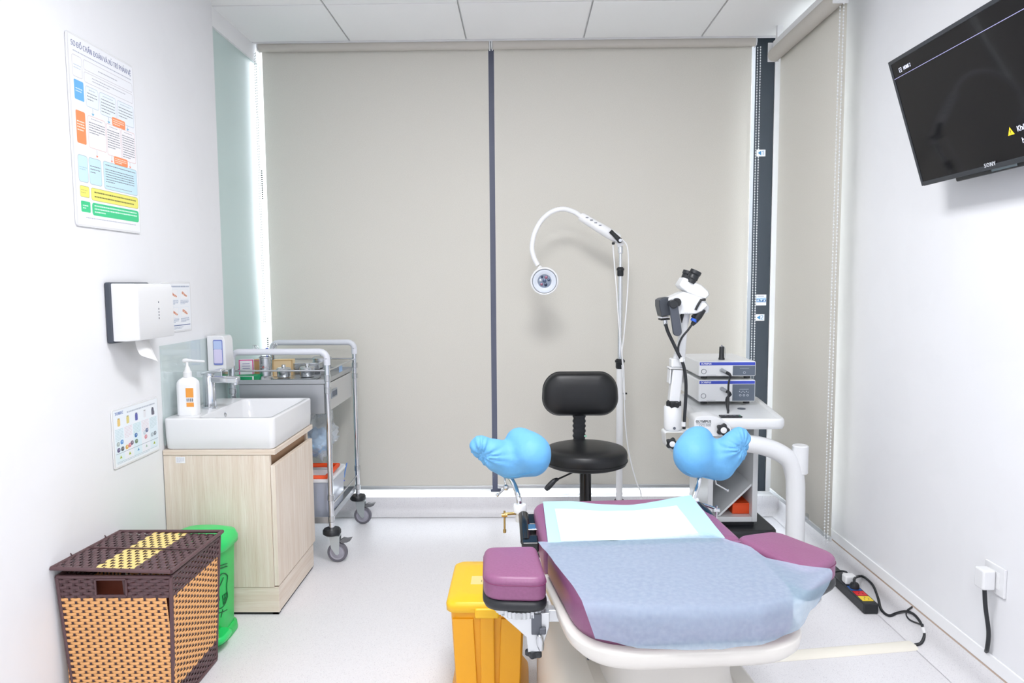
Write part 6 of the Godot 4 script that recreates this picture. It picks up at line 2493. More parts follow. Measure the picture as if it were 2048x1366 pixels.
	b.lathe(X, [Vector2(0.0575, 0.007), Vector2(0.057, 0.012), Vector2(0.050, 0.0125), Vector2(0.034, 0.006), Vector2(0.033, 0.001)], 40)
	part(t, "reflector_rim", b, mat("dfe6f0", 0.25))
	b = MB.new()
	b.lathe(X, [Vector2(0, 0.0005), Vector2(0.033, 0.0005), Vector2(0.033, 0.002), Vector2(0, 0.002)], 30)
	part(t, "lens_plate", b, mat("8f99a8", 0.2, 0.6))
	var k2 := 0
	for q in [[0.0, 0.0, 0.009], [0.018, 0.008, 0.008], [-0.018, 0.006, 0.008], [0.004, -0.02, 0.008], [0.006, 0.021, 0.007], [-0.016, -0.014, 0.007], [0.02, -0.012, 0.006]]:
		b = MB.new()
		b.lathe(X * Transform3D(Basis(), Vector3(q[0], 0.002, q[1])), [Vector2(q[2], 0), Vector2(q[2] * 0.9, 0.003), Vector2(q[2] * 0.5, 0.005), Vector2(0, 0.006)], 14)
		part(t, "lens", b, mat(["4f5f7a", "a06a80", "2f3a52", "c9d2de"][k2 % 4], 0.1, 0.3))
		k2 += 1
	# white leads hanging along the pole
	b = MB.new()
	var ca := []
	for q in [[1226, 490], [1229, 530], [1233, 580], [1238, 650], [1243, 705], [1246, 740], [1248, 790], [1250, 800]]:
		ca.append(A(q[0], q[1], d - 0.03))
	b.tube(MB.spl(ca, 6), 0.0032, 6)
	part(t, "lead", b, wh, "thin white lead")
	b = MB.new()
	ca = []
	for q in [[1243, 478], [1254, 492], [1257, 530], [1254, 600], [1248, 670], [1244, 705], [1247, 735], [1249, 780], [1250, 800]]:
		ca.append(A(q[0], q[1], d - 0.034))
	b.tube(MB.spl(ca, 6), 0.0032, 6)
	part(t, "lead", b, wh, "thin white lead")
	b = MB.new()
	ca = []
	for q in [[1244, 730], [1248, 790], [1251, 850], [1257, 900], [1266, 940], [1275, 970], [1282, 990]]:
		ca.append(A(q[0], q[1], d - 0.036))
	ca.append(Vector3(ca[6].x + 0.01, 0.004, ca[6].z))
	b.tube(MB.spl(ca, 6), 0.0032, 6)
	part(t, "lead", b, wh, "thin white lead")
	b = MB.new()
	b.rbox(Transform3D(Basis(), A(1250, 787, d - 0.02)), Vector3(0.02, 0.008, 0.012), 0.002)
	part(t, "lead_clip", b, M.black)

# ------------------------------------------------------------------ instrument cart with processors
func make_cart() -> void:
	var wh := mat("e4e7e9", 0.3)
	var in_ := mat("e3e6e8", 0.45)
	var c := Vector3(0.92, 0, -3.05)
	var t := thing("instrument_cart", "white instrument cart with table top, slanted shelf and black foot", "cart", c)
	var b := MB.new()
	# table top outline
	var ty := 0.727
	var tp := []
	for q in [[1388, 838], [1573, 838], [1512, 790], [1352, 786]]:
		var p := AY(q[0], q[1], ty)
		tp.append(Vector2(p.x, p.z))
	var o := round_poly(tp, [0.04, 0.04, 0.06, 0.06], 6)
	var rings := []
	for q in [[0.02, ty - 0.045], [0.006, ty - 0.042], [0.0, ty - 0.03], [0.0, ty - 0.010], [0.004, ty - 0.002], [0.010, ty], [0.022, ty], [0.028, ty - 0.006]]:
		var row := []
		for v in inset_poly(o, q[0]):
			row.append(Vector3(v.x, q[1], v.y))
		rings.append(row)
	b.loft(rings)
	part(t, "table_top", b, wh)
	b = MB.new()
	var gp := AY(1483, 818, ty - 0.0055)
	b.cyl(gp, gp + Vector3(0, 0.003, 0), 0.017, -1, 20, 0.0008)
	part(t, "cable_grommet", b, M.mid_grey, "round grey grommet in the table top")
	b = MB.new()
	var kp := AY(1461, 833, ty)
	b.rbox(Transform3D(Basis(Vector3.UP, 0.0), kp + Vector3(0, 0.001, 0)), Vector3(0.085, 0.006, 0.035), 0.002)
	var kd := part(t, "switch_panel", b, M.black_soft)
	b = MB.new()
	for k in 8:
		b.rbox(Transform3D(Basis(), kp + Vector3(-0.03 + 0.0085 * k, 0.0042, 0.008 * (k % 2) - 0.003)), Vector3(0.004, 0.001, 0.003))
	part(kd, "key_marks", b, M.grey_plastic)
	b = MB.new()
	b.rbox(Transform3D(Basis(), kp + Vector3(0.034, 0.0045, 0.010)), Vector3(0.005, 0.001, 0.004))
	part(kd, "pilot_lamp", b, mat("3ccf8a", 0.4))
	# cabinet body: two sides, back, bottom, slanted shelf
	var x0 := A(1415, 1040, 2.97).x
	var x1 := A(1514, 1040, 2.97).x
	var zf := -2.97
	var zb := -3.30
	var yb := A(1450, 1044, 2.97).y
	var yt := ty - 0.045
	var th := 0.022
	b = MB.new()
	b.box(Vector3(x0, yb, zb), Vector3(x0 + th, yt, zf), 0.002)
	part(t, "side_panel", b, wh)
	b = MB.new()
	b.box(Vector3(x1 - th, yb, zb), Vector3(x1, yt, zf), 0.002)
	part(t, "side_panel", b, wh)
	b = MB.new()
	b.box(Vector3(x0 + th, yb, zb), Vector3(x1 - th, yt, zb + 0.01))
	part(t, "back_panel", b, in_)
	b = MB.new()
	b.box(Vector3(x0 + th, yb, zb + 0.01), Vector3(x1 - th, yb + 0.022, zf), 0.002)
	part(t, "bottom_board", b, wh)
	b = MB.new()
	var s0 := Vector3(x0 + th + 0.035, yb + 0.023, zf - 0.01)
	var s1 := Vector3(x1 - th - 0.001, yb + 0.155, zf - 0.01)
	var dn := (s1 - s0).cross(Vector3(0, 0, 1)).normalized() * -0.006
	b.prism(Transform3D(Basis(), Vector3(0, 0, zb + 0.011)), PackedVector2Array([Vector2(s0.x, s0.y), Vector2(s1.x, s1.y), Vector2(s1.x, s1.y + 0.012), Vector2(s0.x - 0.012, s0.y)]), zf - zb - 0.021, 0.001)
	part(t, "slanted_shelf", b, in_)
	b = MB.new()
	# inner divider rising behind the slanted shelf
	b.box(Vector3(x0 + th, yb + 0.30, zb + 0.011), Vector3(x1 - th, yb + 0.306, zb + 0.2))
	part(t, "upper_shelf", b, in_)
	# foot
	b = MB.new()
	o = round_poly([Vector2(x0 - 0.09, zb - 0.06), Vector2(x1 + 0.06, zb - 0.06), Vector2(x1 + 0.075, zf + 0.06), Vector2(x0 - 0.09, zf + 0.06)], [0.05, 0.05, 0.05, 0.05])
	rings = []
	for q in [[0.01, 0.075], [0.0, 0.085], [0.0, yb - 0.025], [0.006, yb - 0.018], [0.012, yb - 0.018]]:
		var row := []
		for v in inset_poly(o, q[0]):
			row.append(Vector3(v.x, q[1], v.y))
		rings.append(row)
	b.loft(rings)
	b.box(Vector3(x0 + 0.01, yb - 0.02, zb + 0.01), Vector3(x1 - 0.01, yb - 0.001, zf - 0.01))
	part(t, "foot", b, M.black_soft, "black rounded foot of the cart")
	for q in [[x0 - 0.05, zf + 0.02], [x1 + 0.03, zf + 0.02], [x0 - 0.05, zb - 0.02], [x1 + 0.02, zb - 0.02]]:
		b = MB.new()
		b.cyl(Vector3(q[0] - 0.012, 0.038, q[1]), Vector3(q[0] + 0.012, 0.038, q[1]), 0.038, -1, 20, 0.004)
		b.cyl(Vector3(q[0], 0.04, q[1]), Vector3(q[0], 0.085, q[1]), 0.01, -1, 10)
		part(t, "castor", b, M.black)
	# orange box on the bottom board
	var op := Vector3(A(1481, 1025, 3.02).x, yb + 0.0225, -3.06)
	var ot := thing("orange_box", "small orange box under the slanted shelf of the instrument cart", "box", op)
	b = MB.new()
	b.rbox(Transform3D(Basis(), op + Vector3(0, 0.020, 0)), Vector3(0.078, 0.04, 0.10), 0.002)
	part(ot, "box", b, M.orange)
	b = MB.new()
	b.rbox(Transform3D(Basis(), op + Vector3(0, 0.044, 0)), Vector3(0.081, 0.008, 0.103), 0.002)
	part(ot, "lid", b, M.orange)
	# processors
	var dz := -3.05
	var px0 := A(1397, 780, 3.05).x
	var px1 := A(1511, 780, 3.05).x
	processor("lower white video processor with long blue stripe standing on the cart table", Vector3(px0, ty, dz), px1 - px0, 0.096, 0.345, false)
	processor("upper white light source with long blue stripe stacked on the video processor", Vector3(px0, ty + 0.112, dz), px1 - px0, 0.066, 0.345, true)
	# small black connector standing on top
	var sp := Vector3(A(1443, 722, 3.12).x, ty + 0.112 + 0.078, -3.12)
	var sc := thing("connector_cap", "small black cable connector standing on the upper processor", "connector", sp)
	b = MB.new()
	b.lathe(Transform3D(Basis(), sp), [Vector2(0, 0.0), Vector2(0.0135, 0.0), Vector2(0.0135, 0.007), Vector2(0.0115, 0.010), Vector2(0.0105, 0.055), Vector2(0.0095, 0.058), Vector2(0, 0.058)], 16)
	part(sc, "body", b, M.black_soft)
	b = MB.new()
	b.cyl(sp + Vector3(0, 0.058, 0), sp + Vector3(0, 0.066, 0), 0.003, -1, 8)
	b.tube(MB.spl([sp + Vector3(0, 0.062, 0), sp + Vector3(0.011, 0.055, 0.006), sp + Vector3(0.013, 0.03, 0.008), sp + Vector3(0.012, 0.01, 0.012)], 4), 0.0012, 5)
	part(sc, "cord_loop", b, M.grey_plastic)

func processor(label: String, p: Vector3, w: float, h: float, dep: float, upper: bool) -> void:
	var t := thing("video_processor", label, "device", p + Vector3(w / 2, 0, -dep / 2), "stacked white processors")
	var foot := 0.012
	var wh := mat("eef0f2", 0.35)
	var b := MB.new()
	b.rbox(Transform3D(Basis(), p + Vector3(w / 2, foot + h / 2, -dep / 2)), Vector3(w, h, dep), 0.006, 2)
	part(t, "case", b, wh)
	for q in [[0.03, 0.03], [w - 0.03, 0.03], [0.03, dep - 0.04], [w - 0.03, dep - 0.04]]:
		b = MB.new()
		b.cyl(p + Vector3(q[0], 0.0005, -q[1]), p + Vector3(q[0], foot, -q[1]), 0.014, -1, 14)
		part(t, "foot", b, M.black)
	var y0 := p.y + foot
	var blue := mat("3b4fc0", 0.4)
	var sh := 0.013
	b = MB.new()
	b.box(Vector3(p.x + 0.004, y0 + h - 0.004 - sh, p.z - 0.001), Vector3(p.x + w - 0.004, y0 + h - 0.004, p.z + 0.0012), 0.0004)
	var st := part(t, "blue_stripe", b, blue)
	lettering(st, "maker_lettering", "OLYMPUS", 0.0075, Transform3D(Basis(), Vector3(p.x + 0.032, y0 + h - 0.004 - sh / 2, p.z + 0.0012)), M.white_text, 0.046, true)
	b = MB.new()
	var gx := p.x + w * 0.595
	b.box(Vector3(gx, y0 + 0.004, p.z - 0.001), Vector3(p.x + w - 0.004, y0 + h - 0.006 - sh, p.z + 0.001), 0.0004)
	var pn := part(t, "control_panel", b, mat("5f6a78", 0.45), "slate grey control panel")
	b = MB.new()
	var pc := Vector3((gx + p.x + w) / 2, y0 + (h - sh) * 0.5, p.z + 0.0012)
	if upper:
		b.box(pc + Vector3(-0.020, 0.008, 0), pc + Vector3(0.020, 0.0092, 0.0004))
		b.lathe(Transform3D(MB.frame(Vector3(0, 0, 1)), pc + Vector3(0, -0.010, 0)), [Vector2(0.004, 0), Vector2(0.004, 0.0005), Vector2(0.0055, 0.0005), Vector2(0.0055, 0)], 14)
	else:
		for k in 6:
			b.box(pc + Vector3(-0.021 + 0.0075 * k, 0.002 - 0.004 * (k % 2), 0), pc + Vector3(-0.018 + 0.0075 * k, 0.006 - 0.004 * (k % 2), 0.0004))
		b.box(pc + Vector3(-0.020, 0.013, 0), pc + Vector3(0.020, 0.0142, 0.0004))
		for k in 3:
			b.lathe(Transform3D(MB.frame(Vector3(0, 0, 1)), pc + Vector3(-0.016 + 0.016 * k, -0.013, 0)), [Vector2(0.003, 0), Vector2(0.003, 0.0005), Vector2(0.0048, 0.0005), Vector2(0.0048, 0)], 14)
	part(pn, "panel_markings", b, mat("c9d0da", 0.5))
	b = MB.new()
	var bc := Vector3(p.x + 0.022, y0 + (0.022 if upper else 0.026), p.z)
	b.lathe(Transform3D(MB.frame(Vector3(0, 0, 1)), bc), [Vector2(0.0095, 0), Vector2(0.0095, 0.0015), Vector2(0.0112, 0.0015), Vector2(0.0112, 0)], 24)
	var bt := part(t, "power_button", b, M.mid_grey, "round power button ring")
	b = MB.new()
	b.cyl(bc, bc + Vector3(0, 0, 0.001), 0.0092, -1, 20)
	part(bt, "button_face", b, wh)
	b = MB.new()
	b.box(Vector3(p.x + 0.035, y0 + 0.006, p.z), Vector3(p.x + 0.075, y0 + 0.0068, p.z + 0.0006))
	part(t, "fine_print", b, M.grey_plastic)
	# plug and lead
	b = MB.new()
	var so := Vector3(p.x + w * (0.40 if upper else 0.41), y0 + h * (0.42 if upper else 0.60), p.z)
	var dir := Vector3(0.5, -0.28, 0.62).normalized()
	b.cyl(so, so + Vector3(0, 0, 0.006), 0.009, -1, 16)
	b.cyl(so + Vector3(0, 0, 0.004), so + Vector3(0, 0, 0.004) + dir * 0.026, 0.0078, -1, 14, 0.001)
	var pg := part(t, "plug", b, M.steel_satin)
	b = MB.new()
	var e := so + Vector3(0, 0, 0.004) + dir * 0.024
	b.tube([e, e + dir * 0.016, e + dir * 0.024 + Vector3(0, -0.006, 0)], [0.0075, 0.007, 0.005], 12)
	part(pg, "plug_sleeve", b, M.black_soft)
	b = MB.new()
	var s := e + dir * 0.022 + Vector3(0, -0.005, 0)
	var pts := [s]
	var line := [[1457, 770], [1457, 800], [1456, 830], [1461, 850], [1470, 858]] if upper else [[1453, 800], [1458, 830], [1463, 855], [1466, 868]]
	for q in line:
		pts.append(A(q[0], q[1], 3.0 - 0.045 * pts.size()))
	b.tube(MB.spl(pts, 6), 0.0042 if upper else 0.0055, 8)
	part(t, "lead", b, M.black_soft, "black lead hanging down over the table edge")

# ------------------------------------------------------------------ colposcope on its swing arm
func make_colposcope() -> void:
	var wh := mat("e6e8ea", 0.28)
	var d := 2.75
	var foot := Vector3(A(1590, 1070, d).x, 0, -d)
	var t := thing("colposcope", "white colposcope with black eyepieces on a jointed swing arm and post", "colposcope", foot)
	var P := func(px: float, py: float, dz := 0.0) -> Vector3: return A(px, py, d + dz)
	# post and arched arm as one swept body
	var b := MB.new()
	var ptop: Vector3 = P.call(1591, 915)
	var rings := []
	var path := [Vector3(foot.x, 0.03, -d), Vector3(foot.x, 0.20, -d), Vector3(foot.x - 0.002, 0.42, -d), P.call(1588, 945), P.call(1576, 918), P.call(1548, 900), P.call(1510, 889), P.call(1470, 885), P.call(1420, 884), P.call(1372, 884)]
	b.tube(MB.spl(path, 6), 0.036, 18)
	part(t, "swing_arm", b, wh)
	b = MB.new()
	b.cyl(Vector3(foot.x + 0.012, 0.5, -d), Vector3(foot.x + 0.012, P.call(1591, 890).y, -d), 0.031, -1, 24, 0.004)
	part(t, "post_cap", b, wh)
	b = MB.new()
	b.lathe(Transform3D(Basis(), foot), [Vector2(0, 0), Vector2(0.10, 0), Vector2(0.10, 0.02), Vector2(0.06, 0.035), Vector2(0.045, 0.06), Vector2(0, 0.06)], 24)
	part(t, "post_foot", b, wh)
	# left joint block with knob
	b = MB.new()
	var q0: Vector3 = P.call(1325, 860)
	var q1: Vector3 = P.call(1392, 904)
	b.prism(Transform3D(Basis(), Vector3(0, 0, -d - 0.035)), round_poly([Vector2(q0.x, q0.y), Vector2(q1.x, q0.y), Vector2(q1.x, q1.y - 0.005), Vector2(q0.x + 0.05, q1.y), Vector2(q0.x + 0.008, lerpf(q0.y, q1.y, 0.75))], [0.012, 0.012, 0.012, 0.03, 0.02], 4), 0.075, 0.002)
	part(t, "joint_block", b, wh)
	star_knob(t, P.call(1338, 881) + Vector3(0, 0, 0.052), Vector3(0, 0, 1), 0.0235, 0.022, true)
	# hinge cover with lettering and knob
	b = MB.new()
	q0 = P.call(1383, 828)
	q1 = P.call(1459, 868)
	b.prism(Transform3D(Basis(), Vector3(0, 0, -d - 0.045)), round_poly([Vector2(q0.x, q0.y - 0.004), Vector2(q0.x + 0.075, q0.y + 0.004), Vector2(q1.x - 0.01, q0.y - 0.03), Vector2(q1.x, q1.y), Vector2(q0.x, q1.y)], [0.02, 0.03, 0.03, 0.012, 0.012], 5), 0.09, 0.002)
	part(t, "hinge_cover", b, wh)
	var lx: Vector3 = P.call(1407, 844, -0.046)
	lettering(t, "maker_lettering", "OLYMPUS", 0.010, Transform3D(Basis(), lx + Vector3(0, 0.002, 0.0)), M.dark_text, 0.060, true)
	b = MB.new()
	b.box(lx + Vector3(-0.028, -0.0075, 0.0), lx + Vector3(0.030, -0.0065, 0.0008))
	part(t, "lettering_rule", b, M.mid_grey)
	lettering(t, "model_lettering", "OCS-500", 0.007, Transform3D(Basis(), lx + Vector3(0.006, -0.014, 0.0)), M.grey_plastic, 0.044)
	star_knob(t, P.call(1437, 853) + Vector3(0, 0, 0.060), Vector3(0, 0, 1), 0.025, 0.024, true)
	# upright cylinder and knob
	b = MB.new()
	var c0: Vector3 = P.call(1345, 860)
	var c1: Vector3 = P.call(1345, 811)
	b.lathe(Transform3D(Basis(), c0), [Vector2(0, 0), Vector2(0.028, 0), Vector2(0.033, 0.005), Vector2(0.0345, 0.012), Vector2(0.0345, c1.y - c0.y - 0.006), Vector2(0.031, c1.y - c0.y), Vector2(0, c1.y - c0.y)], 26)
	part(t, "upright", b, wh)
	b = MB.new()
	var sc: Vector3 = c0 + Vector3(0.0, 0.014, 0.0346)
	b.cyl(sc - Vector3(0, 0, 0.004), sc + Vector3(0, 0, 0.001), 0.0055, -1, 14)
	part(t, "cover_screw", b, M.mid_grey)
	star_knob(t, P.call(1346, 806) + Vector3(0, 0.0, 0.012), Vector3(0, 1, 0.12), 0.029, 0.026, false, 6)
	# lower link
	b = MB.new()
	var l0: Vector3 = P.call(1347, 803)
	var l1: Vector3 = P.call(1354, 738)
	b.rbox(Transform3D(Basis(Vector3(0, 0, 1), -0.10), (l0 + l1) / 2), Vector3(0.042, l1.y - l0.y, 0.045), 0.006, 2)
	part(t, "lower_link", b, wh)
	b = MB.new()
	for s in [-1.0, 1.0]:
		b.rbox(Transform3D(Basis(Vector3(0, 0, 1), -0.06), P.call(1353 + s * 15.0, 752)), Vector3(0.005, 0.055, 0.05), 0.0015)
	b.rbox(Transform3D(Basis(), P.call(1353, 735)), Vector3(0.066, 0.005, 0.052), 0.0015)
	part(t, "link_fork", b, mat("e4e6e9", 0.3))
	b = MB.new()
	var j0: Vector3 = P.call(1354, 734)
	b.rbox(Transform3D(Basis(), j0 + Vector3(0.0, 0.018, 0)), Vector3(0.054, 0.034, 0.05), 0.006, 2)
	part(t, "joint", b, wh)
	# upper link, slim in the middle
	b = MB.new()
	rings = []
	for q in [[1356, 722, 0.024], [1360, 705, 0.0195], [1364, 680, 0.0155], [1366, 655, 0.0160], [1367, 640, 0.020], [1366, 625, 0.026]]:
		var row := []
		var cc: Vector3 = P.call(q[0], q[1])
		for v in rrect(q[2] * 2, 0.04, 0.012, 4):
			row.append(cc + Vector3(v.x, 0, v.y))
		rings.append(row)
	b.loft(rings)
	part(t, "upper_link", b, wh)
	# head
	b = MB.new()
	var hp := PackedVector2Array()
	for q in [[1331, 597], [1362, 583], [1398, 594], [1410, 610], [1398, 622], [1386, 627], [1349, 629], [1338, 627], [1333, 612]]:
		var v: Vector3 = P.call(q[0], q[1])
		hp.append(Vector2(v.x, v.y))
	b.prism(Transform3D(Basis(), Vector3(0, 0, -d - 0.05)), hp, 0.10, 0.006, 50)
	part(t, "head", b, wh)
	b = MB.new()
	hp = PackedVector2Array()
	for q in [[1314, 600], [1320, 596], [1333, 594], [1336, 630], [1319, 632], [1314, 612]]:
		var v: Vector3 = P.call(q[0], q[1])
		hp.append(Vector2(v.x, v.y))
	b.prism(Transform3D(Basis(), Vector3(0, 0, -d - 0.045)), hp, 0.09, 0.005, 50)
	part(t, "camera_module", b, mat("3a3f47", 0.45), "dark grey camera module")
	b = MB.new()
	b.rbox(Transform3D(Basis(Vector3(0, 0, 1), 0.08), P.call(1327, 634)), Vector3(0.034, 0.006, 0.06), 0.001)
	part(t, "module_band", b, wh)
	b = MB.new()
	b.rbox(Transform3D(Basis(Vector3(0, 0, 1), 0.08), P.call(1328, 638)), Vector3(0.036, 0.006, 0.058), 0.002)
	part(t, "module_foot", b, M.black)
	# binocular tube
	b = MB.new()
	hp = PackedVector2Array()
	for q in [[1363, 555], [1378, 560], [1398, 570], [1412, 582], [1414, 590], [1406, 598], [1393, 595], [1372, 586], [1357, 575], [1354, 569]]:
		var v: Vector3 = P.call(q[0], q[1])
		hp.append(Vector2(v.x, v.y))
	b.prism(Transform3D(Basis(), Vector3(0, 0, -d - 0.04)), hp, 0.08, 0.006, 60)
	part(t, "binocular_tube", b, wh)
	for s in [-1.0, 1.0]:
		b = MB.new()
		var e0: Vector3 = P.call(1373 + s * 2.0 + 2.0, 566) + Vector3(0, 0, s * 0.028)
		var e1: Vector3 = P.call(1385 + s * 4.0, 542) + Vector3(0, 0, s * 0.028)
		var l := e0.distance_to(e1)
		b.lathe(Transform3D(MB.frame(e1 - e0), e0), [Vector2(0, 0), Vector2(0.018, 0), Vector2(0.018, l * 0.3), Vector2(0.0205, l * 0.34), Vector2(0.0205, l * 0.62), Vector2(0.019, l * 0.66), Vector2(0.0225, l * 0.75), Vector2(0.022, l), Vector2(0.012, l), Vector2(0.010, l * 0.9), Vector2(0, l * 0.88)], 20)
		part(t, "eyepiece", b, M.black_soft, "black rubber eyepiece")
	# focus knob and paddle handle
	b = MB.new()
	var kc: Vector3 = P.call(1347, 604) + Vector3(0, 0, 0.045)
	b.cyl(kc, kc + Vector3(0, 0, 0.02), 0.0165, -1, 20, 0.002)
	part(t, "focus_knob", b, M.black)
	b = MB.new()
	var h0: Vector3 = P.call(1338, 607)
	var h1: Vector3 = P.call(1346, 661)
	b.prism(Transform3D(Basis(), Vector3(0, 0, -d + 0.066)), _stadium(Vector2(h0.x, h0.y), Vector2(h1.x, h1.y), 0.0165), 0.016, 0.003, 50)
	var pd := part(t, "paddle_handle", b, mat("4a4f59", 0.5), "dark grey paddle handle")
	b = MB.new()
	b.cyl(h0 + Vector3(0, 0, 0.045), h0 + Vector3(0, 0, 0.088), 0.0165, -1, 20, 0.003)
	part(pd, "handle_pivot", b, M.black_soft)
	# objective end with light plug
	b = MB.new()
	b.tube([P.call(1401, 606), P.call(1407, 618), P.call(1409, 626)], [0.022, 0.024, 0.016], 14)
	part(t, "objective_cap", b, wh)
	b = MB.new()
	b.tube([P.call(1411, 599, -0.052), P.call(1402, 600, -0.052), P.call(1396, 610, -0.052), P.call(1391, 620, -0.052)], 0.005, 8)
	part(t, "light_bracket", b, M.black_soft)
	b = MB.new()
	b.tube([P.call(1405, 618, -0.03), P.call(1396, 632, -0.03), P.call(1390, 642, -0.03), P.call(1384, 650, -0.03)], [0.0155, 0.0165, 0.012, 0.007], 14)
	part(t, "light_plug", b, M.black_soft)
	b = MB.new()
	b.tube([P.call(1389.5, 638, -0.03), P.call(1387, 643, -0.03)], 0.0138, 14)
	part(t, "blue_plug_ring", b, mat("2a5fd0", 0.4))
	b = MB.new()
	b.tube([P.call(1364, 628, -0.04), P.call(1363.5, 646, -0.04)], [0.009, 0.001], 8)
	b.tube([P.call(1385, 630, -0.03), P.call(1388, 633, -0.03)], 0.008, 8)
	part(t, "clamp_wedge", b, M.black)
	b = MB.new()
	for k in 4:
		b.rbox(Transform3D(Basis(), P.call(1369 + 4.0 * k, 626, -0.04)), Vector3(0.007, 0.008, 0.02), 0.002)
	part(t, "underside_fittings", b, M.alu)
	# leads
	b = MB.new()
	b.tube([P.call(1330, 640, -0.03), P.call(1331.5, 651, -0.03)], 0.009, 12)
	part(t, "lead_ferrule", b, M.chrome)
	var lead := []
	for q in [[1331, 648], [1336, 664], [1346, 685], [1356, 706], [1364, 722], [1370, 745], [1372, 775], [1371, 805], [1369, 835], [1368, 858]]:
		lead.append(P.call(q[0], q[1], -0.055))
	b = MB.new()
	b.tube(MB.spl(lead, 6), 0.0065, 10)
	part(t, "lead", b, M.black_soft, "thick black camera lead")
	lead = []
	for q in [[1384, 649], [1376, 660], [1364, 675], [1357, 692], [1357, 708]]:
		lead.append(P.call(q[0], q[1], -0.05))
	b = MB.new()
	b.tube(MB.spl(lead, 6), 0.0042, 8)
	part(t, "lead", b, M.black_soft, "thin black light lead")
	for q in [[1363, 719], [1367, 848]]:
		b = MB.new()
		var cc: Vector3 = P.call(q[0], q[1], -0.055)
		b.cyl(cc + Vector3(0, 0.009, 0), cc - Vector3(0, 0.009, 0), 0.0085, -1, 12)
		part(t, "cable_tie", b, wh)

func _stadium(a: Vector2, c: Vector2, r: float) -> PackedVector2Array:
	var out := PackedVector2Array()
	var d := (c - a).angle()
	for k in 11:
		var an := d - PI / 2 + PI * k / 10
		out.append(c + Vector2(cos(an), sin(an)) * r)
	for k in 11:
		var an := d + PI / 2 + PI * k / 10
		out.append(a + Vector2(cos(an), sin(an)) * r)
	return out

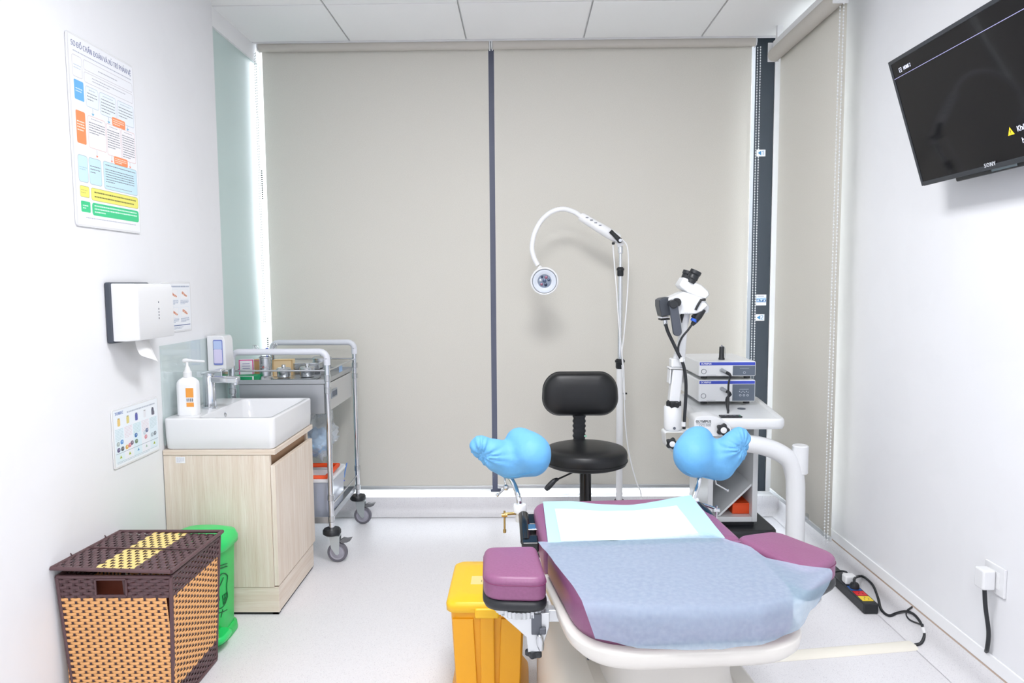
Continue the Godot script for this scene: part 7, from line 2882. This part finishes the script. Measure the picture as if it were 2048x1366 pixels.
# ------------------------------------------------------------------ sockets, leads and cover strip
func make_power() -> void:
	var a := AY(1686, 1152, 0.04)
	var c := AY(1734, 1205, 0.04)
	a.x = (a.x + c.x) / 2
	c.x = a.x
	var l := absf(c.z - a.z) + 0.12
	var mid := Vector3(a.x, 0, (a.z + c.z) / 2 - 0.045)
	var t := thing("power_strip", "black power strip with blue, red and yellow sockets on the floor by the wall", "power strip", mid)
	var b := MB.new()
	b.rbox(Transform3D(Basis(), mid + Vector3(0, 0.021, 0)), Vector3(0.056, 0.04, l), 0.005, 2)
	part(t, "housing", b, M.black_soft)
	var k := 0
	for q in ["f2d531", "d8242c", "2f62b4", "2b2f36"]:
		b = MB.new()
		var p := mid + Vector3(0, 0.0415, l / 2 - 0.045 - 0.046 * k)
		b.rbox(Transform3D(Basis(), p), Vector3(0.042, 0.002, 0.040), 0.0006)
		var so := part(t, "socket", b, mat(q, 0.4))
		b = MB.new()
		for e in [[-0.008, 0.006], [0.008, 0.006], [0.0, -0.009]]:
			b.rbox(Transform3D(Basis(), p + Vector3(e[0], 0.0011, e[1])), Vector3(0.003, 0.0008, 0.007))
		part(so, "socket_slots", b, M.black)
		k += 1
	# plugs with their leads
	var pp := mid + Vector3(0, 0.043, l / 2 - 0.045 - 0.046 * 2)
	t = thing("black_plug", "black angled plug in the blue socket of the power strip", "plug", pp)
	b = MB.new()
	b.lathe(Transform3D(Basis(), pp), [Vector2(0, 0), Vector2(0.018, 0), Vector2(0.018, 0.012), Vector2(0.014, 0.02), Vector2(0, 0.022)], 18)
	part(t, "plug", b, M.black_soft)
	b = MB.new()
	var pts := [pp + Vector3(-0.004, 0.014, 0.012), pp + Vector3(0.0, 0.034, -0.004)]
	pts.append(AY(1716, 1153, 0.06))
	for q in [[1728, 1154, 0.03], [1746, 1170, 0.02], [1756, 1195, 0.006], [1762, 1218, 0.006], [1777, 1231, 0.006], [1795, 1226, 0.006], [1812, 1223, 0.006], [1828, 1229, 0.008], [1841, 1244, 0.008], [1848, 1262, 0.006], [1849, 1272, 0.006], [1842, 1286, 0.006], [1829, 1290, 0.006]]:
		pts.append(on_floor(q[0], q[1], q[2]))
	b.tube(MB.spl(pts, 6), 0.0052, 8)
	part(t, "lead", b, M.black_soft, "black lead curling across the floor")
	b = MB.new()
	b.tube([on_floor(1846, 1254, 0.008), on_floor(1849, 1266, 0.007)], 0.0075, 10)
	part(t, "white_tie", b, M.white_plastic)
	pp = mid + Vector3(0, 0.043, l / 2 - 0.045 - 0.046 * 3)
	t = thing("white_plug", "white plug in the last socket of the power strip", "plug", pp)
	b = MB.new()
	b.rbox(Transform3D(Basis(), pp + Vector3(0, 0.018, 0)), Vector3(0.046, 0.036, 0.04), 0.008, 2)
	part(t, "plug", b, M.white_plastic)
	b = MB.new()
	b.tube(MB.spl([pp + Vector3(0, 0.025, -0.018), pp + Vector3(0.004, 0.030, -0.04), pp + Vector3(-0.01, 0.01, -0.09), pp + Vector3(-0.05, -0.038, -0.14)], 5), 0.004, 8)
	part(t, "lead", b, M.black_soft)
	# thin branch lead going into the skirting gap
	b = MB.new()
	pts = []
	for q in [[1847, 1250, 0.010], [1836, 1247, 0.006], [1820, 1240, 0.006], [1813, 1230, 0.006], [1815, 1221, 0.006], [1824, 1214, 0.004]]:
		pts.append(on_floor(q[0], q[1], q[2]))
	b.tube(MB.spl(pts, 6), 0.0034, 7)
	single("branch_lead", b, M.black_soft, "thin black lead rising from the floor into the skirting gap", "lead")
	# flat cream cover strip
	b = MB.new()
	var e0 := AY(1826, 1289, 0.006)
	var e1 := AY(1470, 1318, 0.006)
	var dir := (e1 - e0).normalized()
	var e2 := e0 + dir * 1.0
	var w := dir.cross(Vector3.UP).normalized() * 0.030
	var rows := []
	for q in [[-1.0, 0.0], [-0.85, 0.006], [-0.4, 0.011], [0.4, 0.011], [0.85, 0.006], [1.0, 0.0]]:
		rows.append([Vector3(e0.x, 0, e0.z) + w * q[0] + Vector3(0, q[1] + 0.0004, 0), Vector3(e2.x, 0, e2.z) + w * q[0] + Vector3(0, q[1] + 0.0004, 0)])
	b.grid(rows, false, false, false)
	for e in 2:
		for k2 in range(1, 5):
			b.flat(rows[0][e], rows[k2][e], rows[k2 + 1][e])
	single("cable_cover_strip", b, mat("f0ece0", 0.5), "flat cream cable cover strip crossing the floor to the examination chair", "cable cover")
	# wall socket on the right wall
	var s0 := AX(1975, 1126, XR)
	var s1 := AX(2013, 1201, XR)
	var sc := Vector3(XR, 0.385, (s0.z + s1.z) / 2)
	t = thing("wall_socket", "white square wall socket plate on the television wall", "socket", sc)
	b = MB.new()
	b.rbox(Transform3D(Basis(), sc + Vector3(-0.0045, 0, 0)), Vector3(0.008, 0.086, 0.086), 0.002)
	part(t, "plate", b, M.white_gloss)
	b = MB.new()
	b.rbox(Transform3D(Basis(), sc + Vector3(-0.0092, 0, 0)), Vector3(0.002, 0.05, 0.05), 0.0008)
	part(t, "insert", b, M.white_plastic)
	var pc := sc + Vector3(-0.030, -0.002, -0.008)
	t = thing("wall_plug", "white block plug with black lead in the wall socket", "plug", pc)
	b = MB.new()
	b.rbox(Transform3D(Basis(), pc), Vector3(0.038, 0.06, 0.042), 0.006, 2)
	part(t, "block", b, M.white_gloss)
	b = MB.new()
	var lp := pc + Vector3(0.0, -0.028, 0.0)
	var lend := AX(1972, 1314, XR - 0.006)
	b.tube(MB.spl([lp, lp + Vector3(0.006, -0.06, 0.0), Vector3(XR - 0.014, 0.22, lp.z + 0.004), Vector3(XR - 0.014, 0.17, lp.z + 0.002), Vector3(XR - 0.006, 0.150, lend.z)], 6), 0.006, 8)
	part(t, "lead", b, M.black_soft)
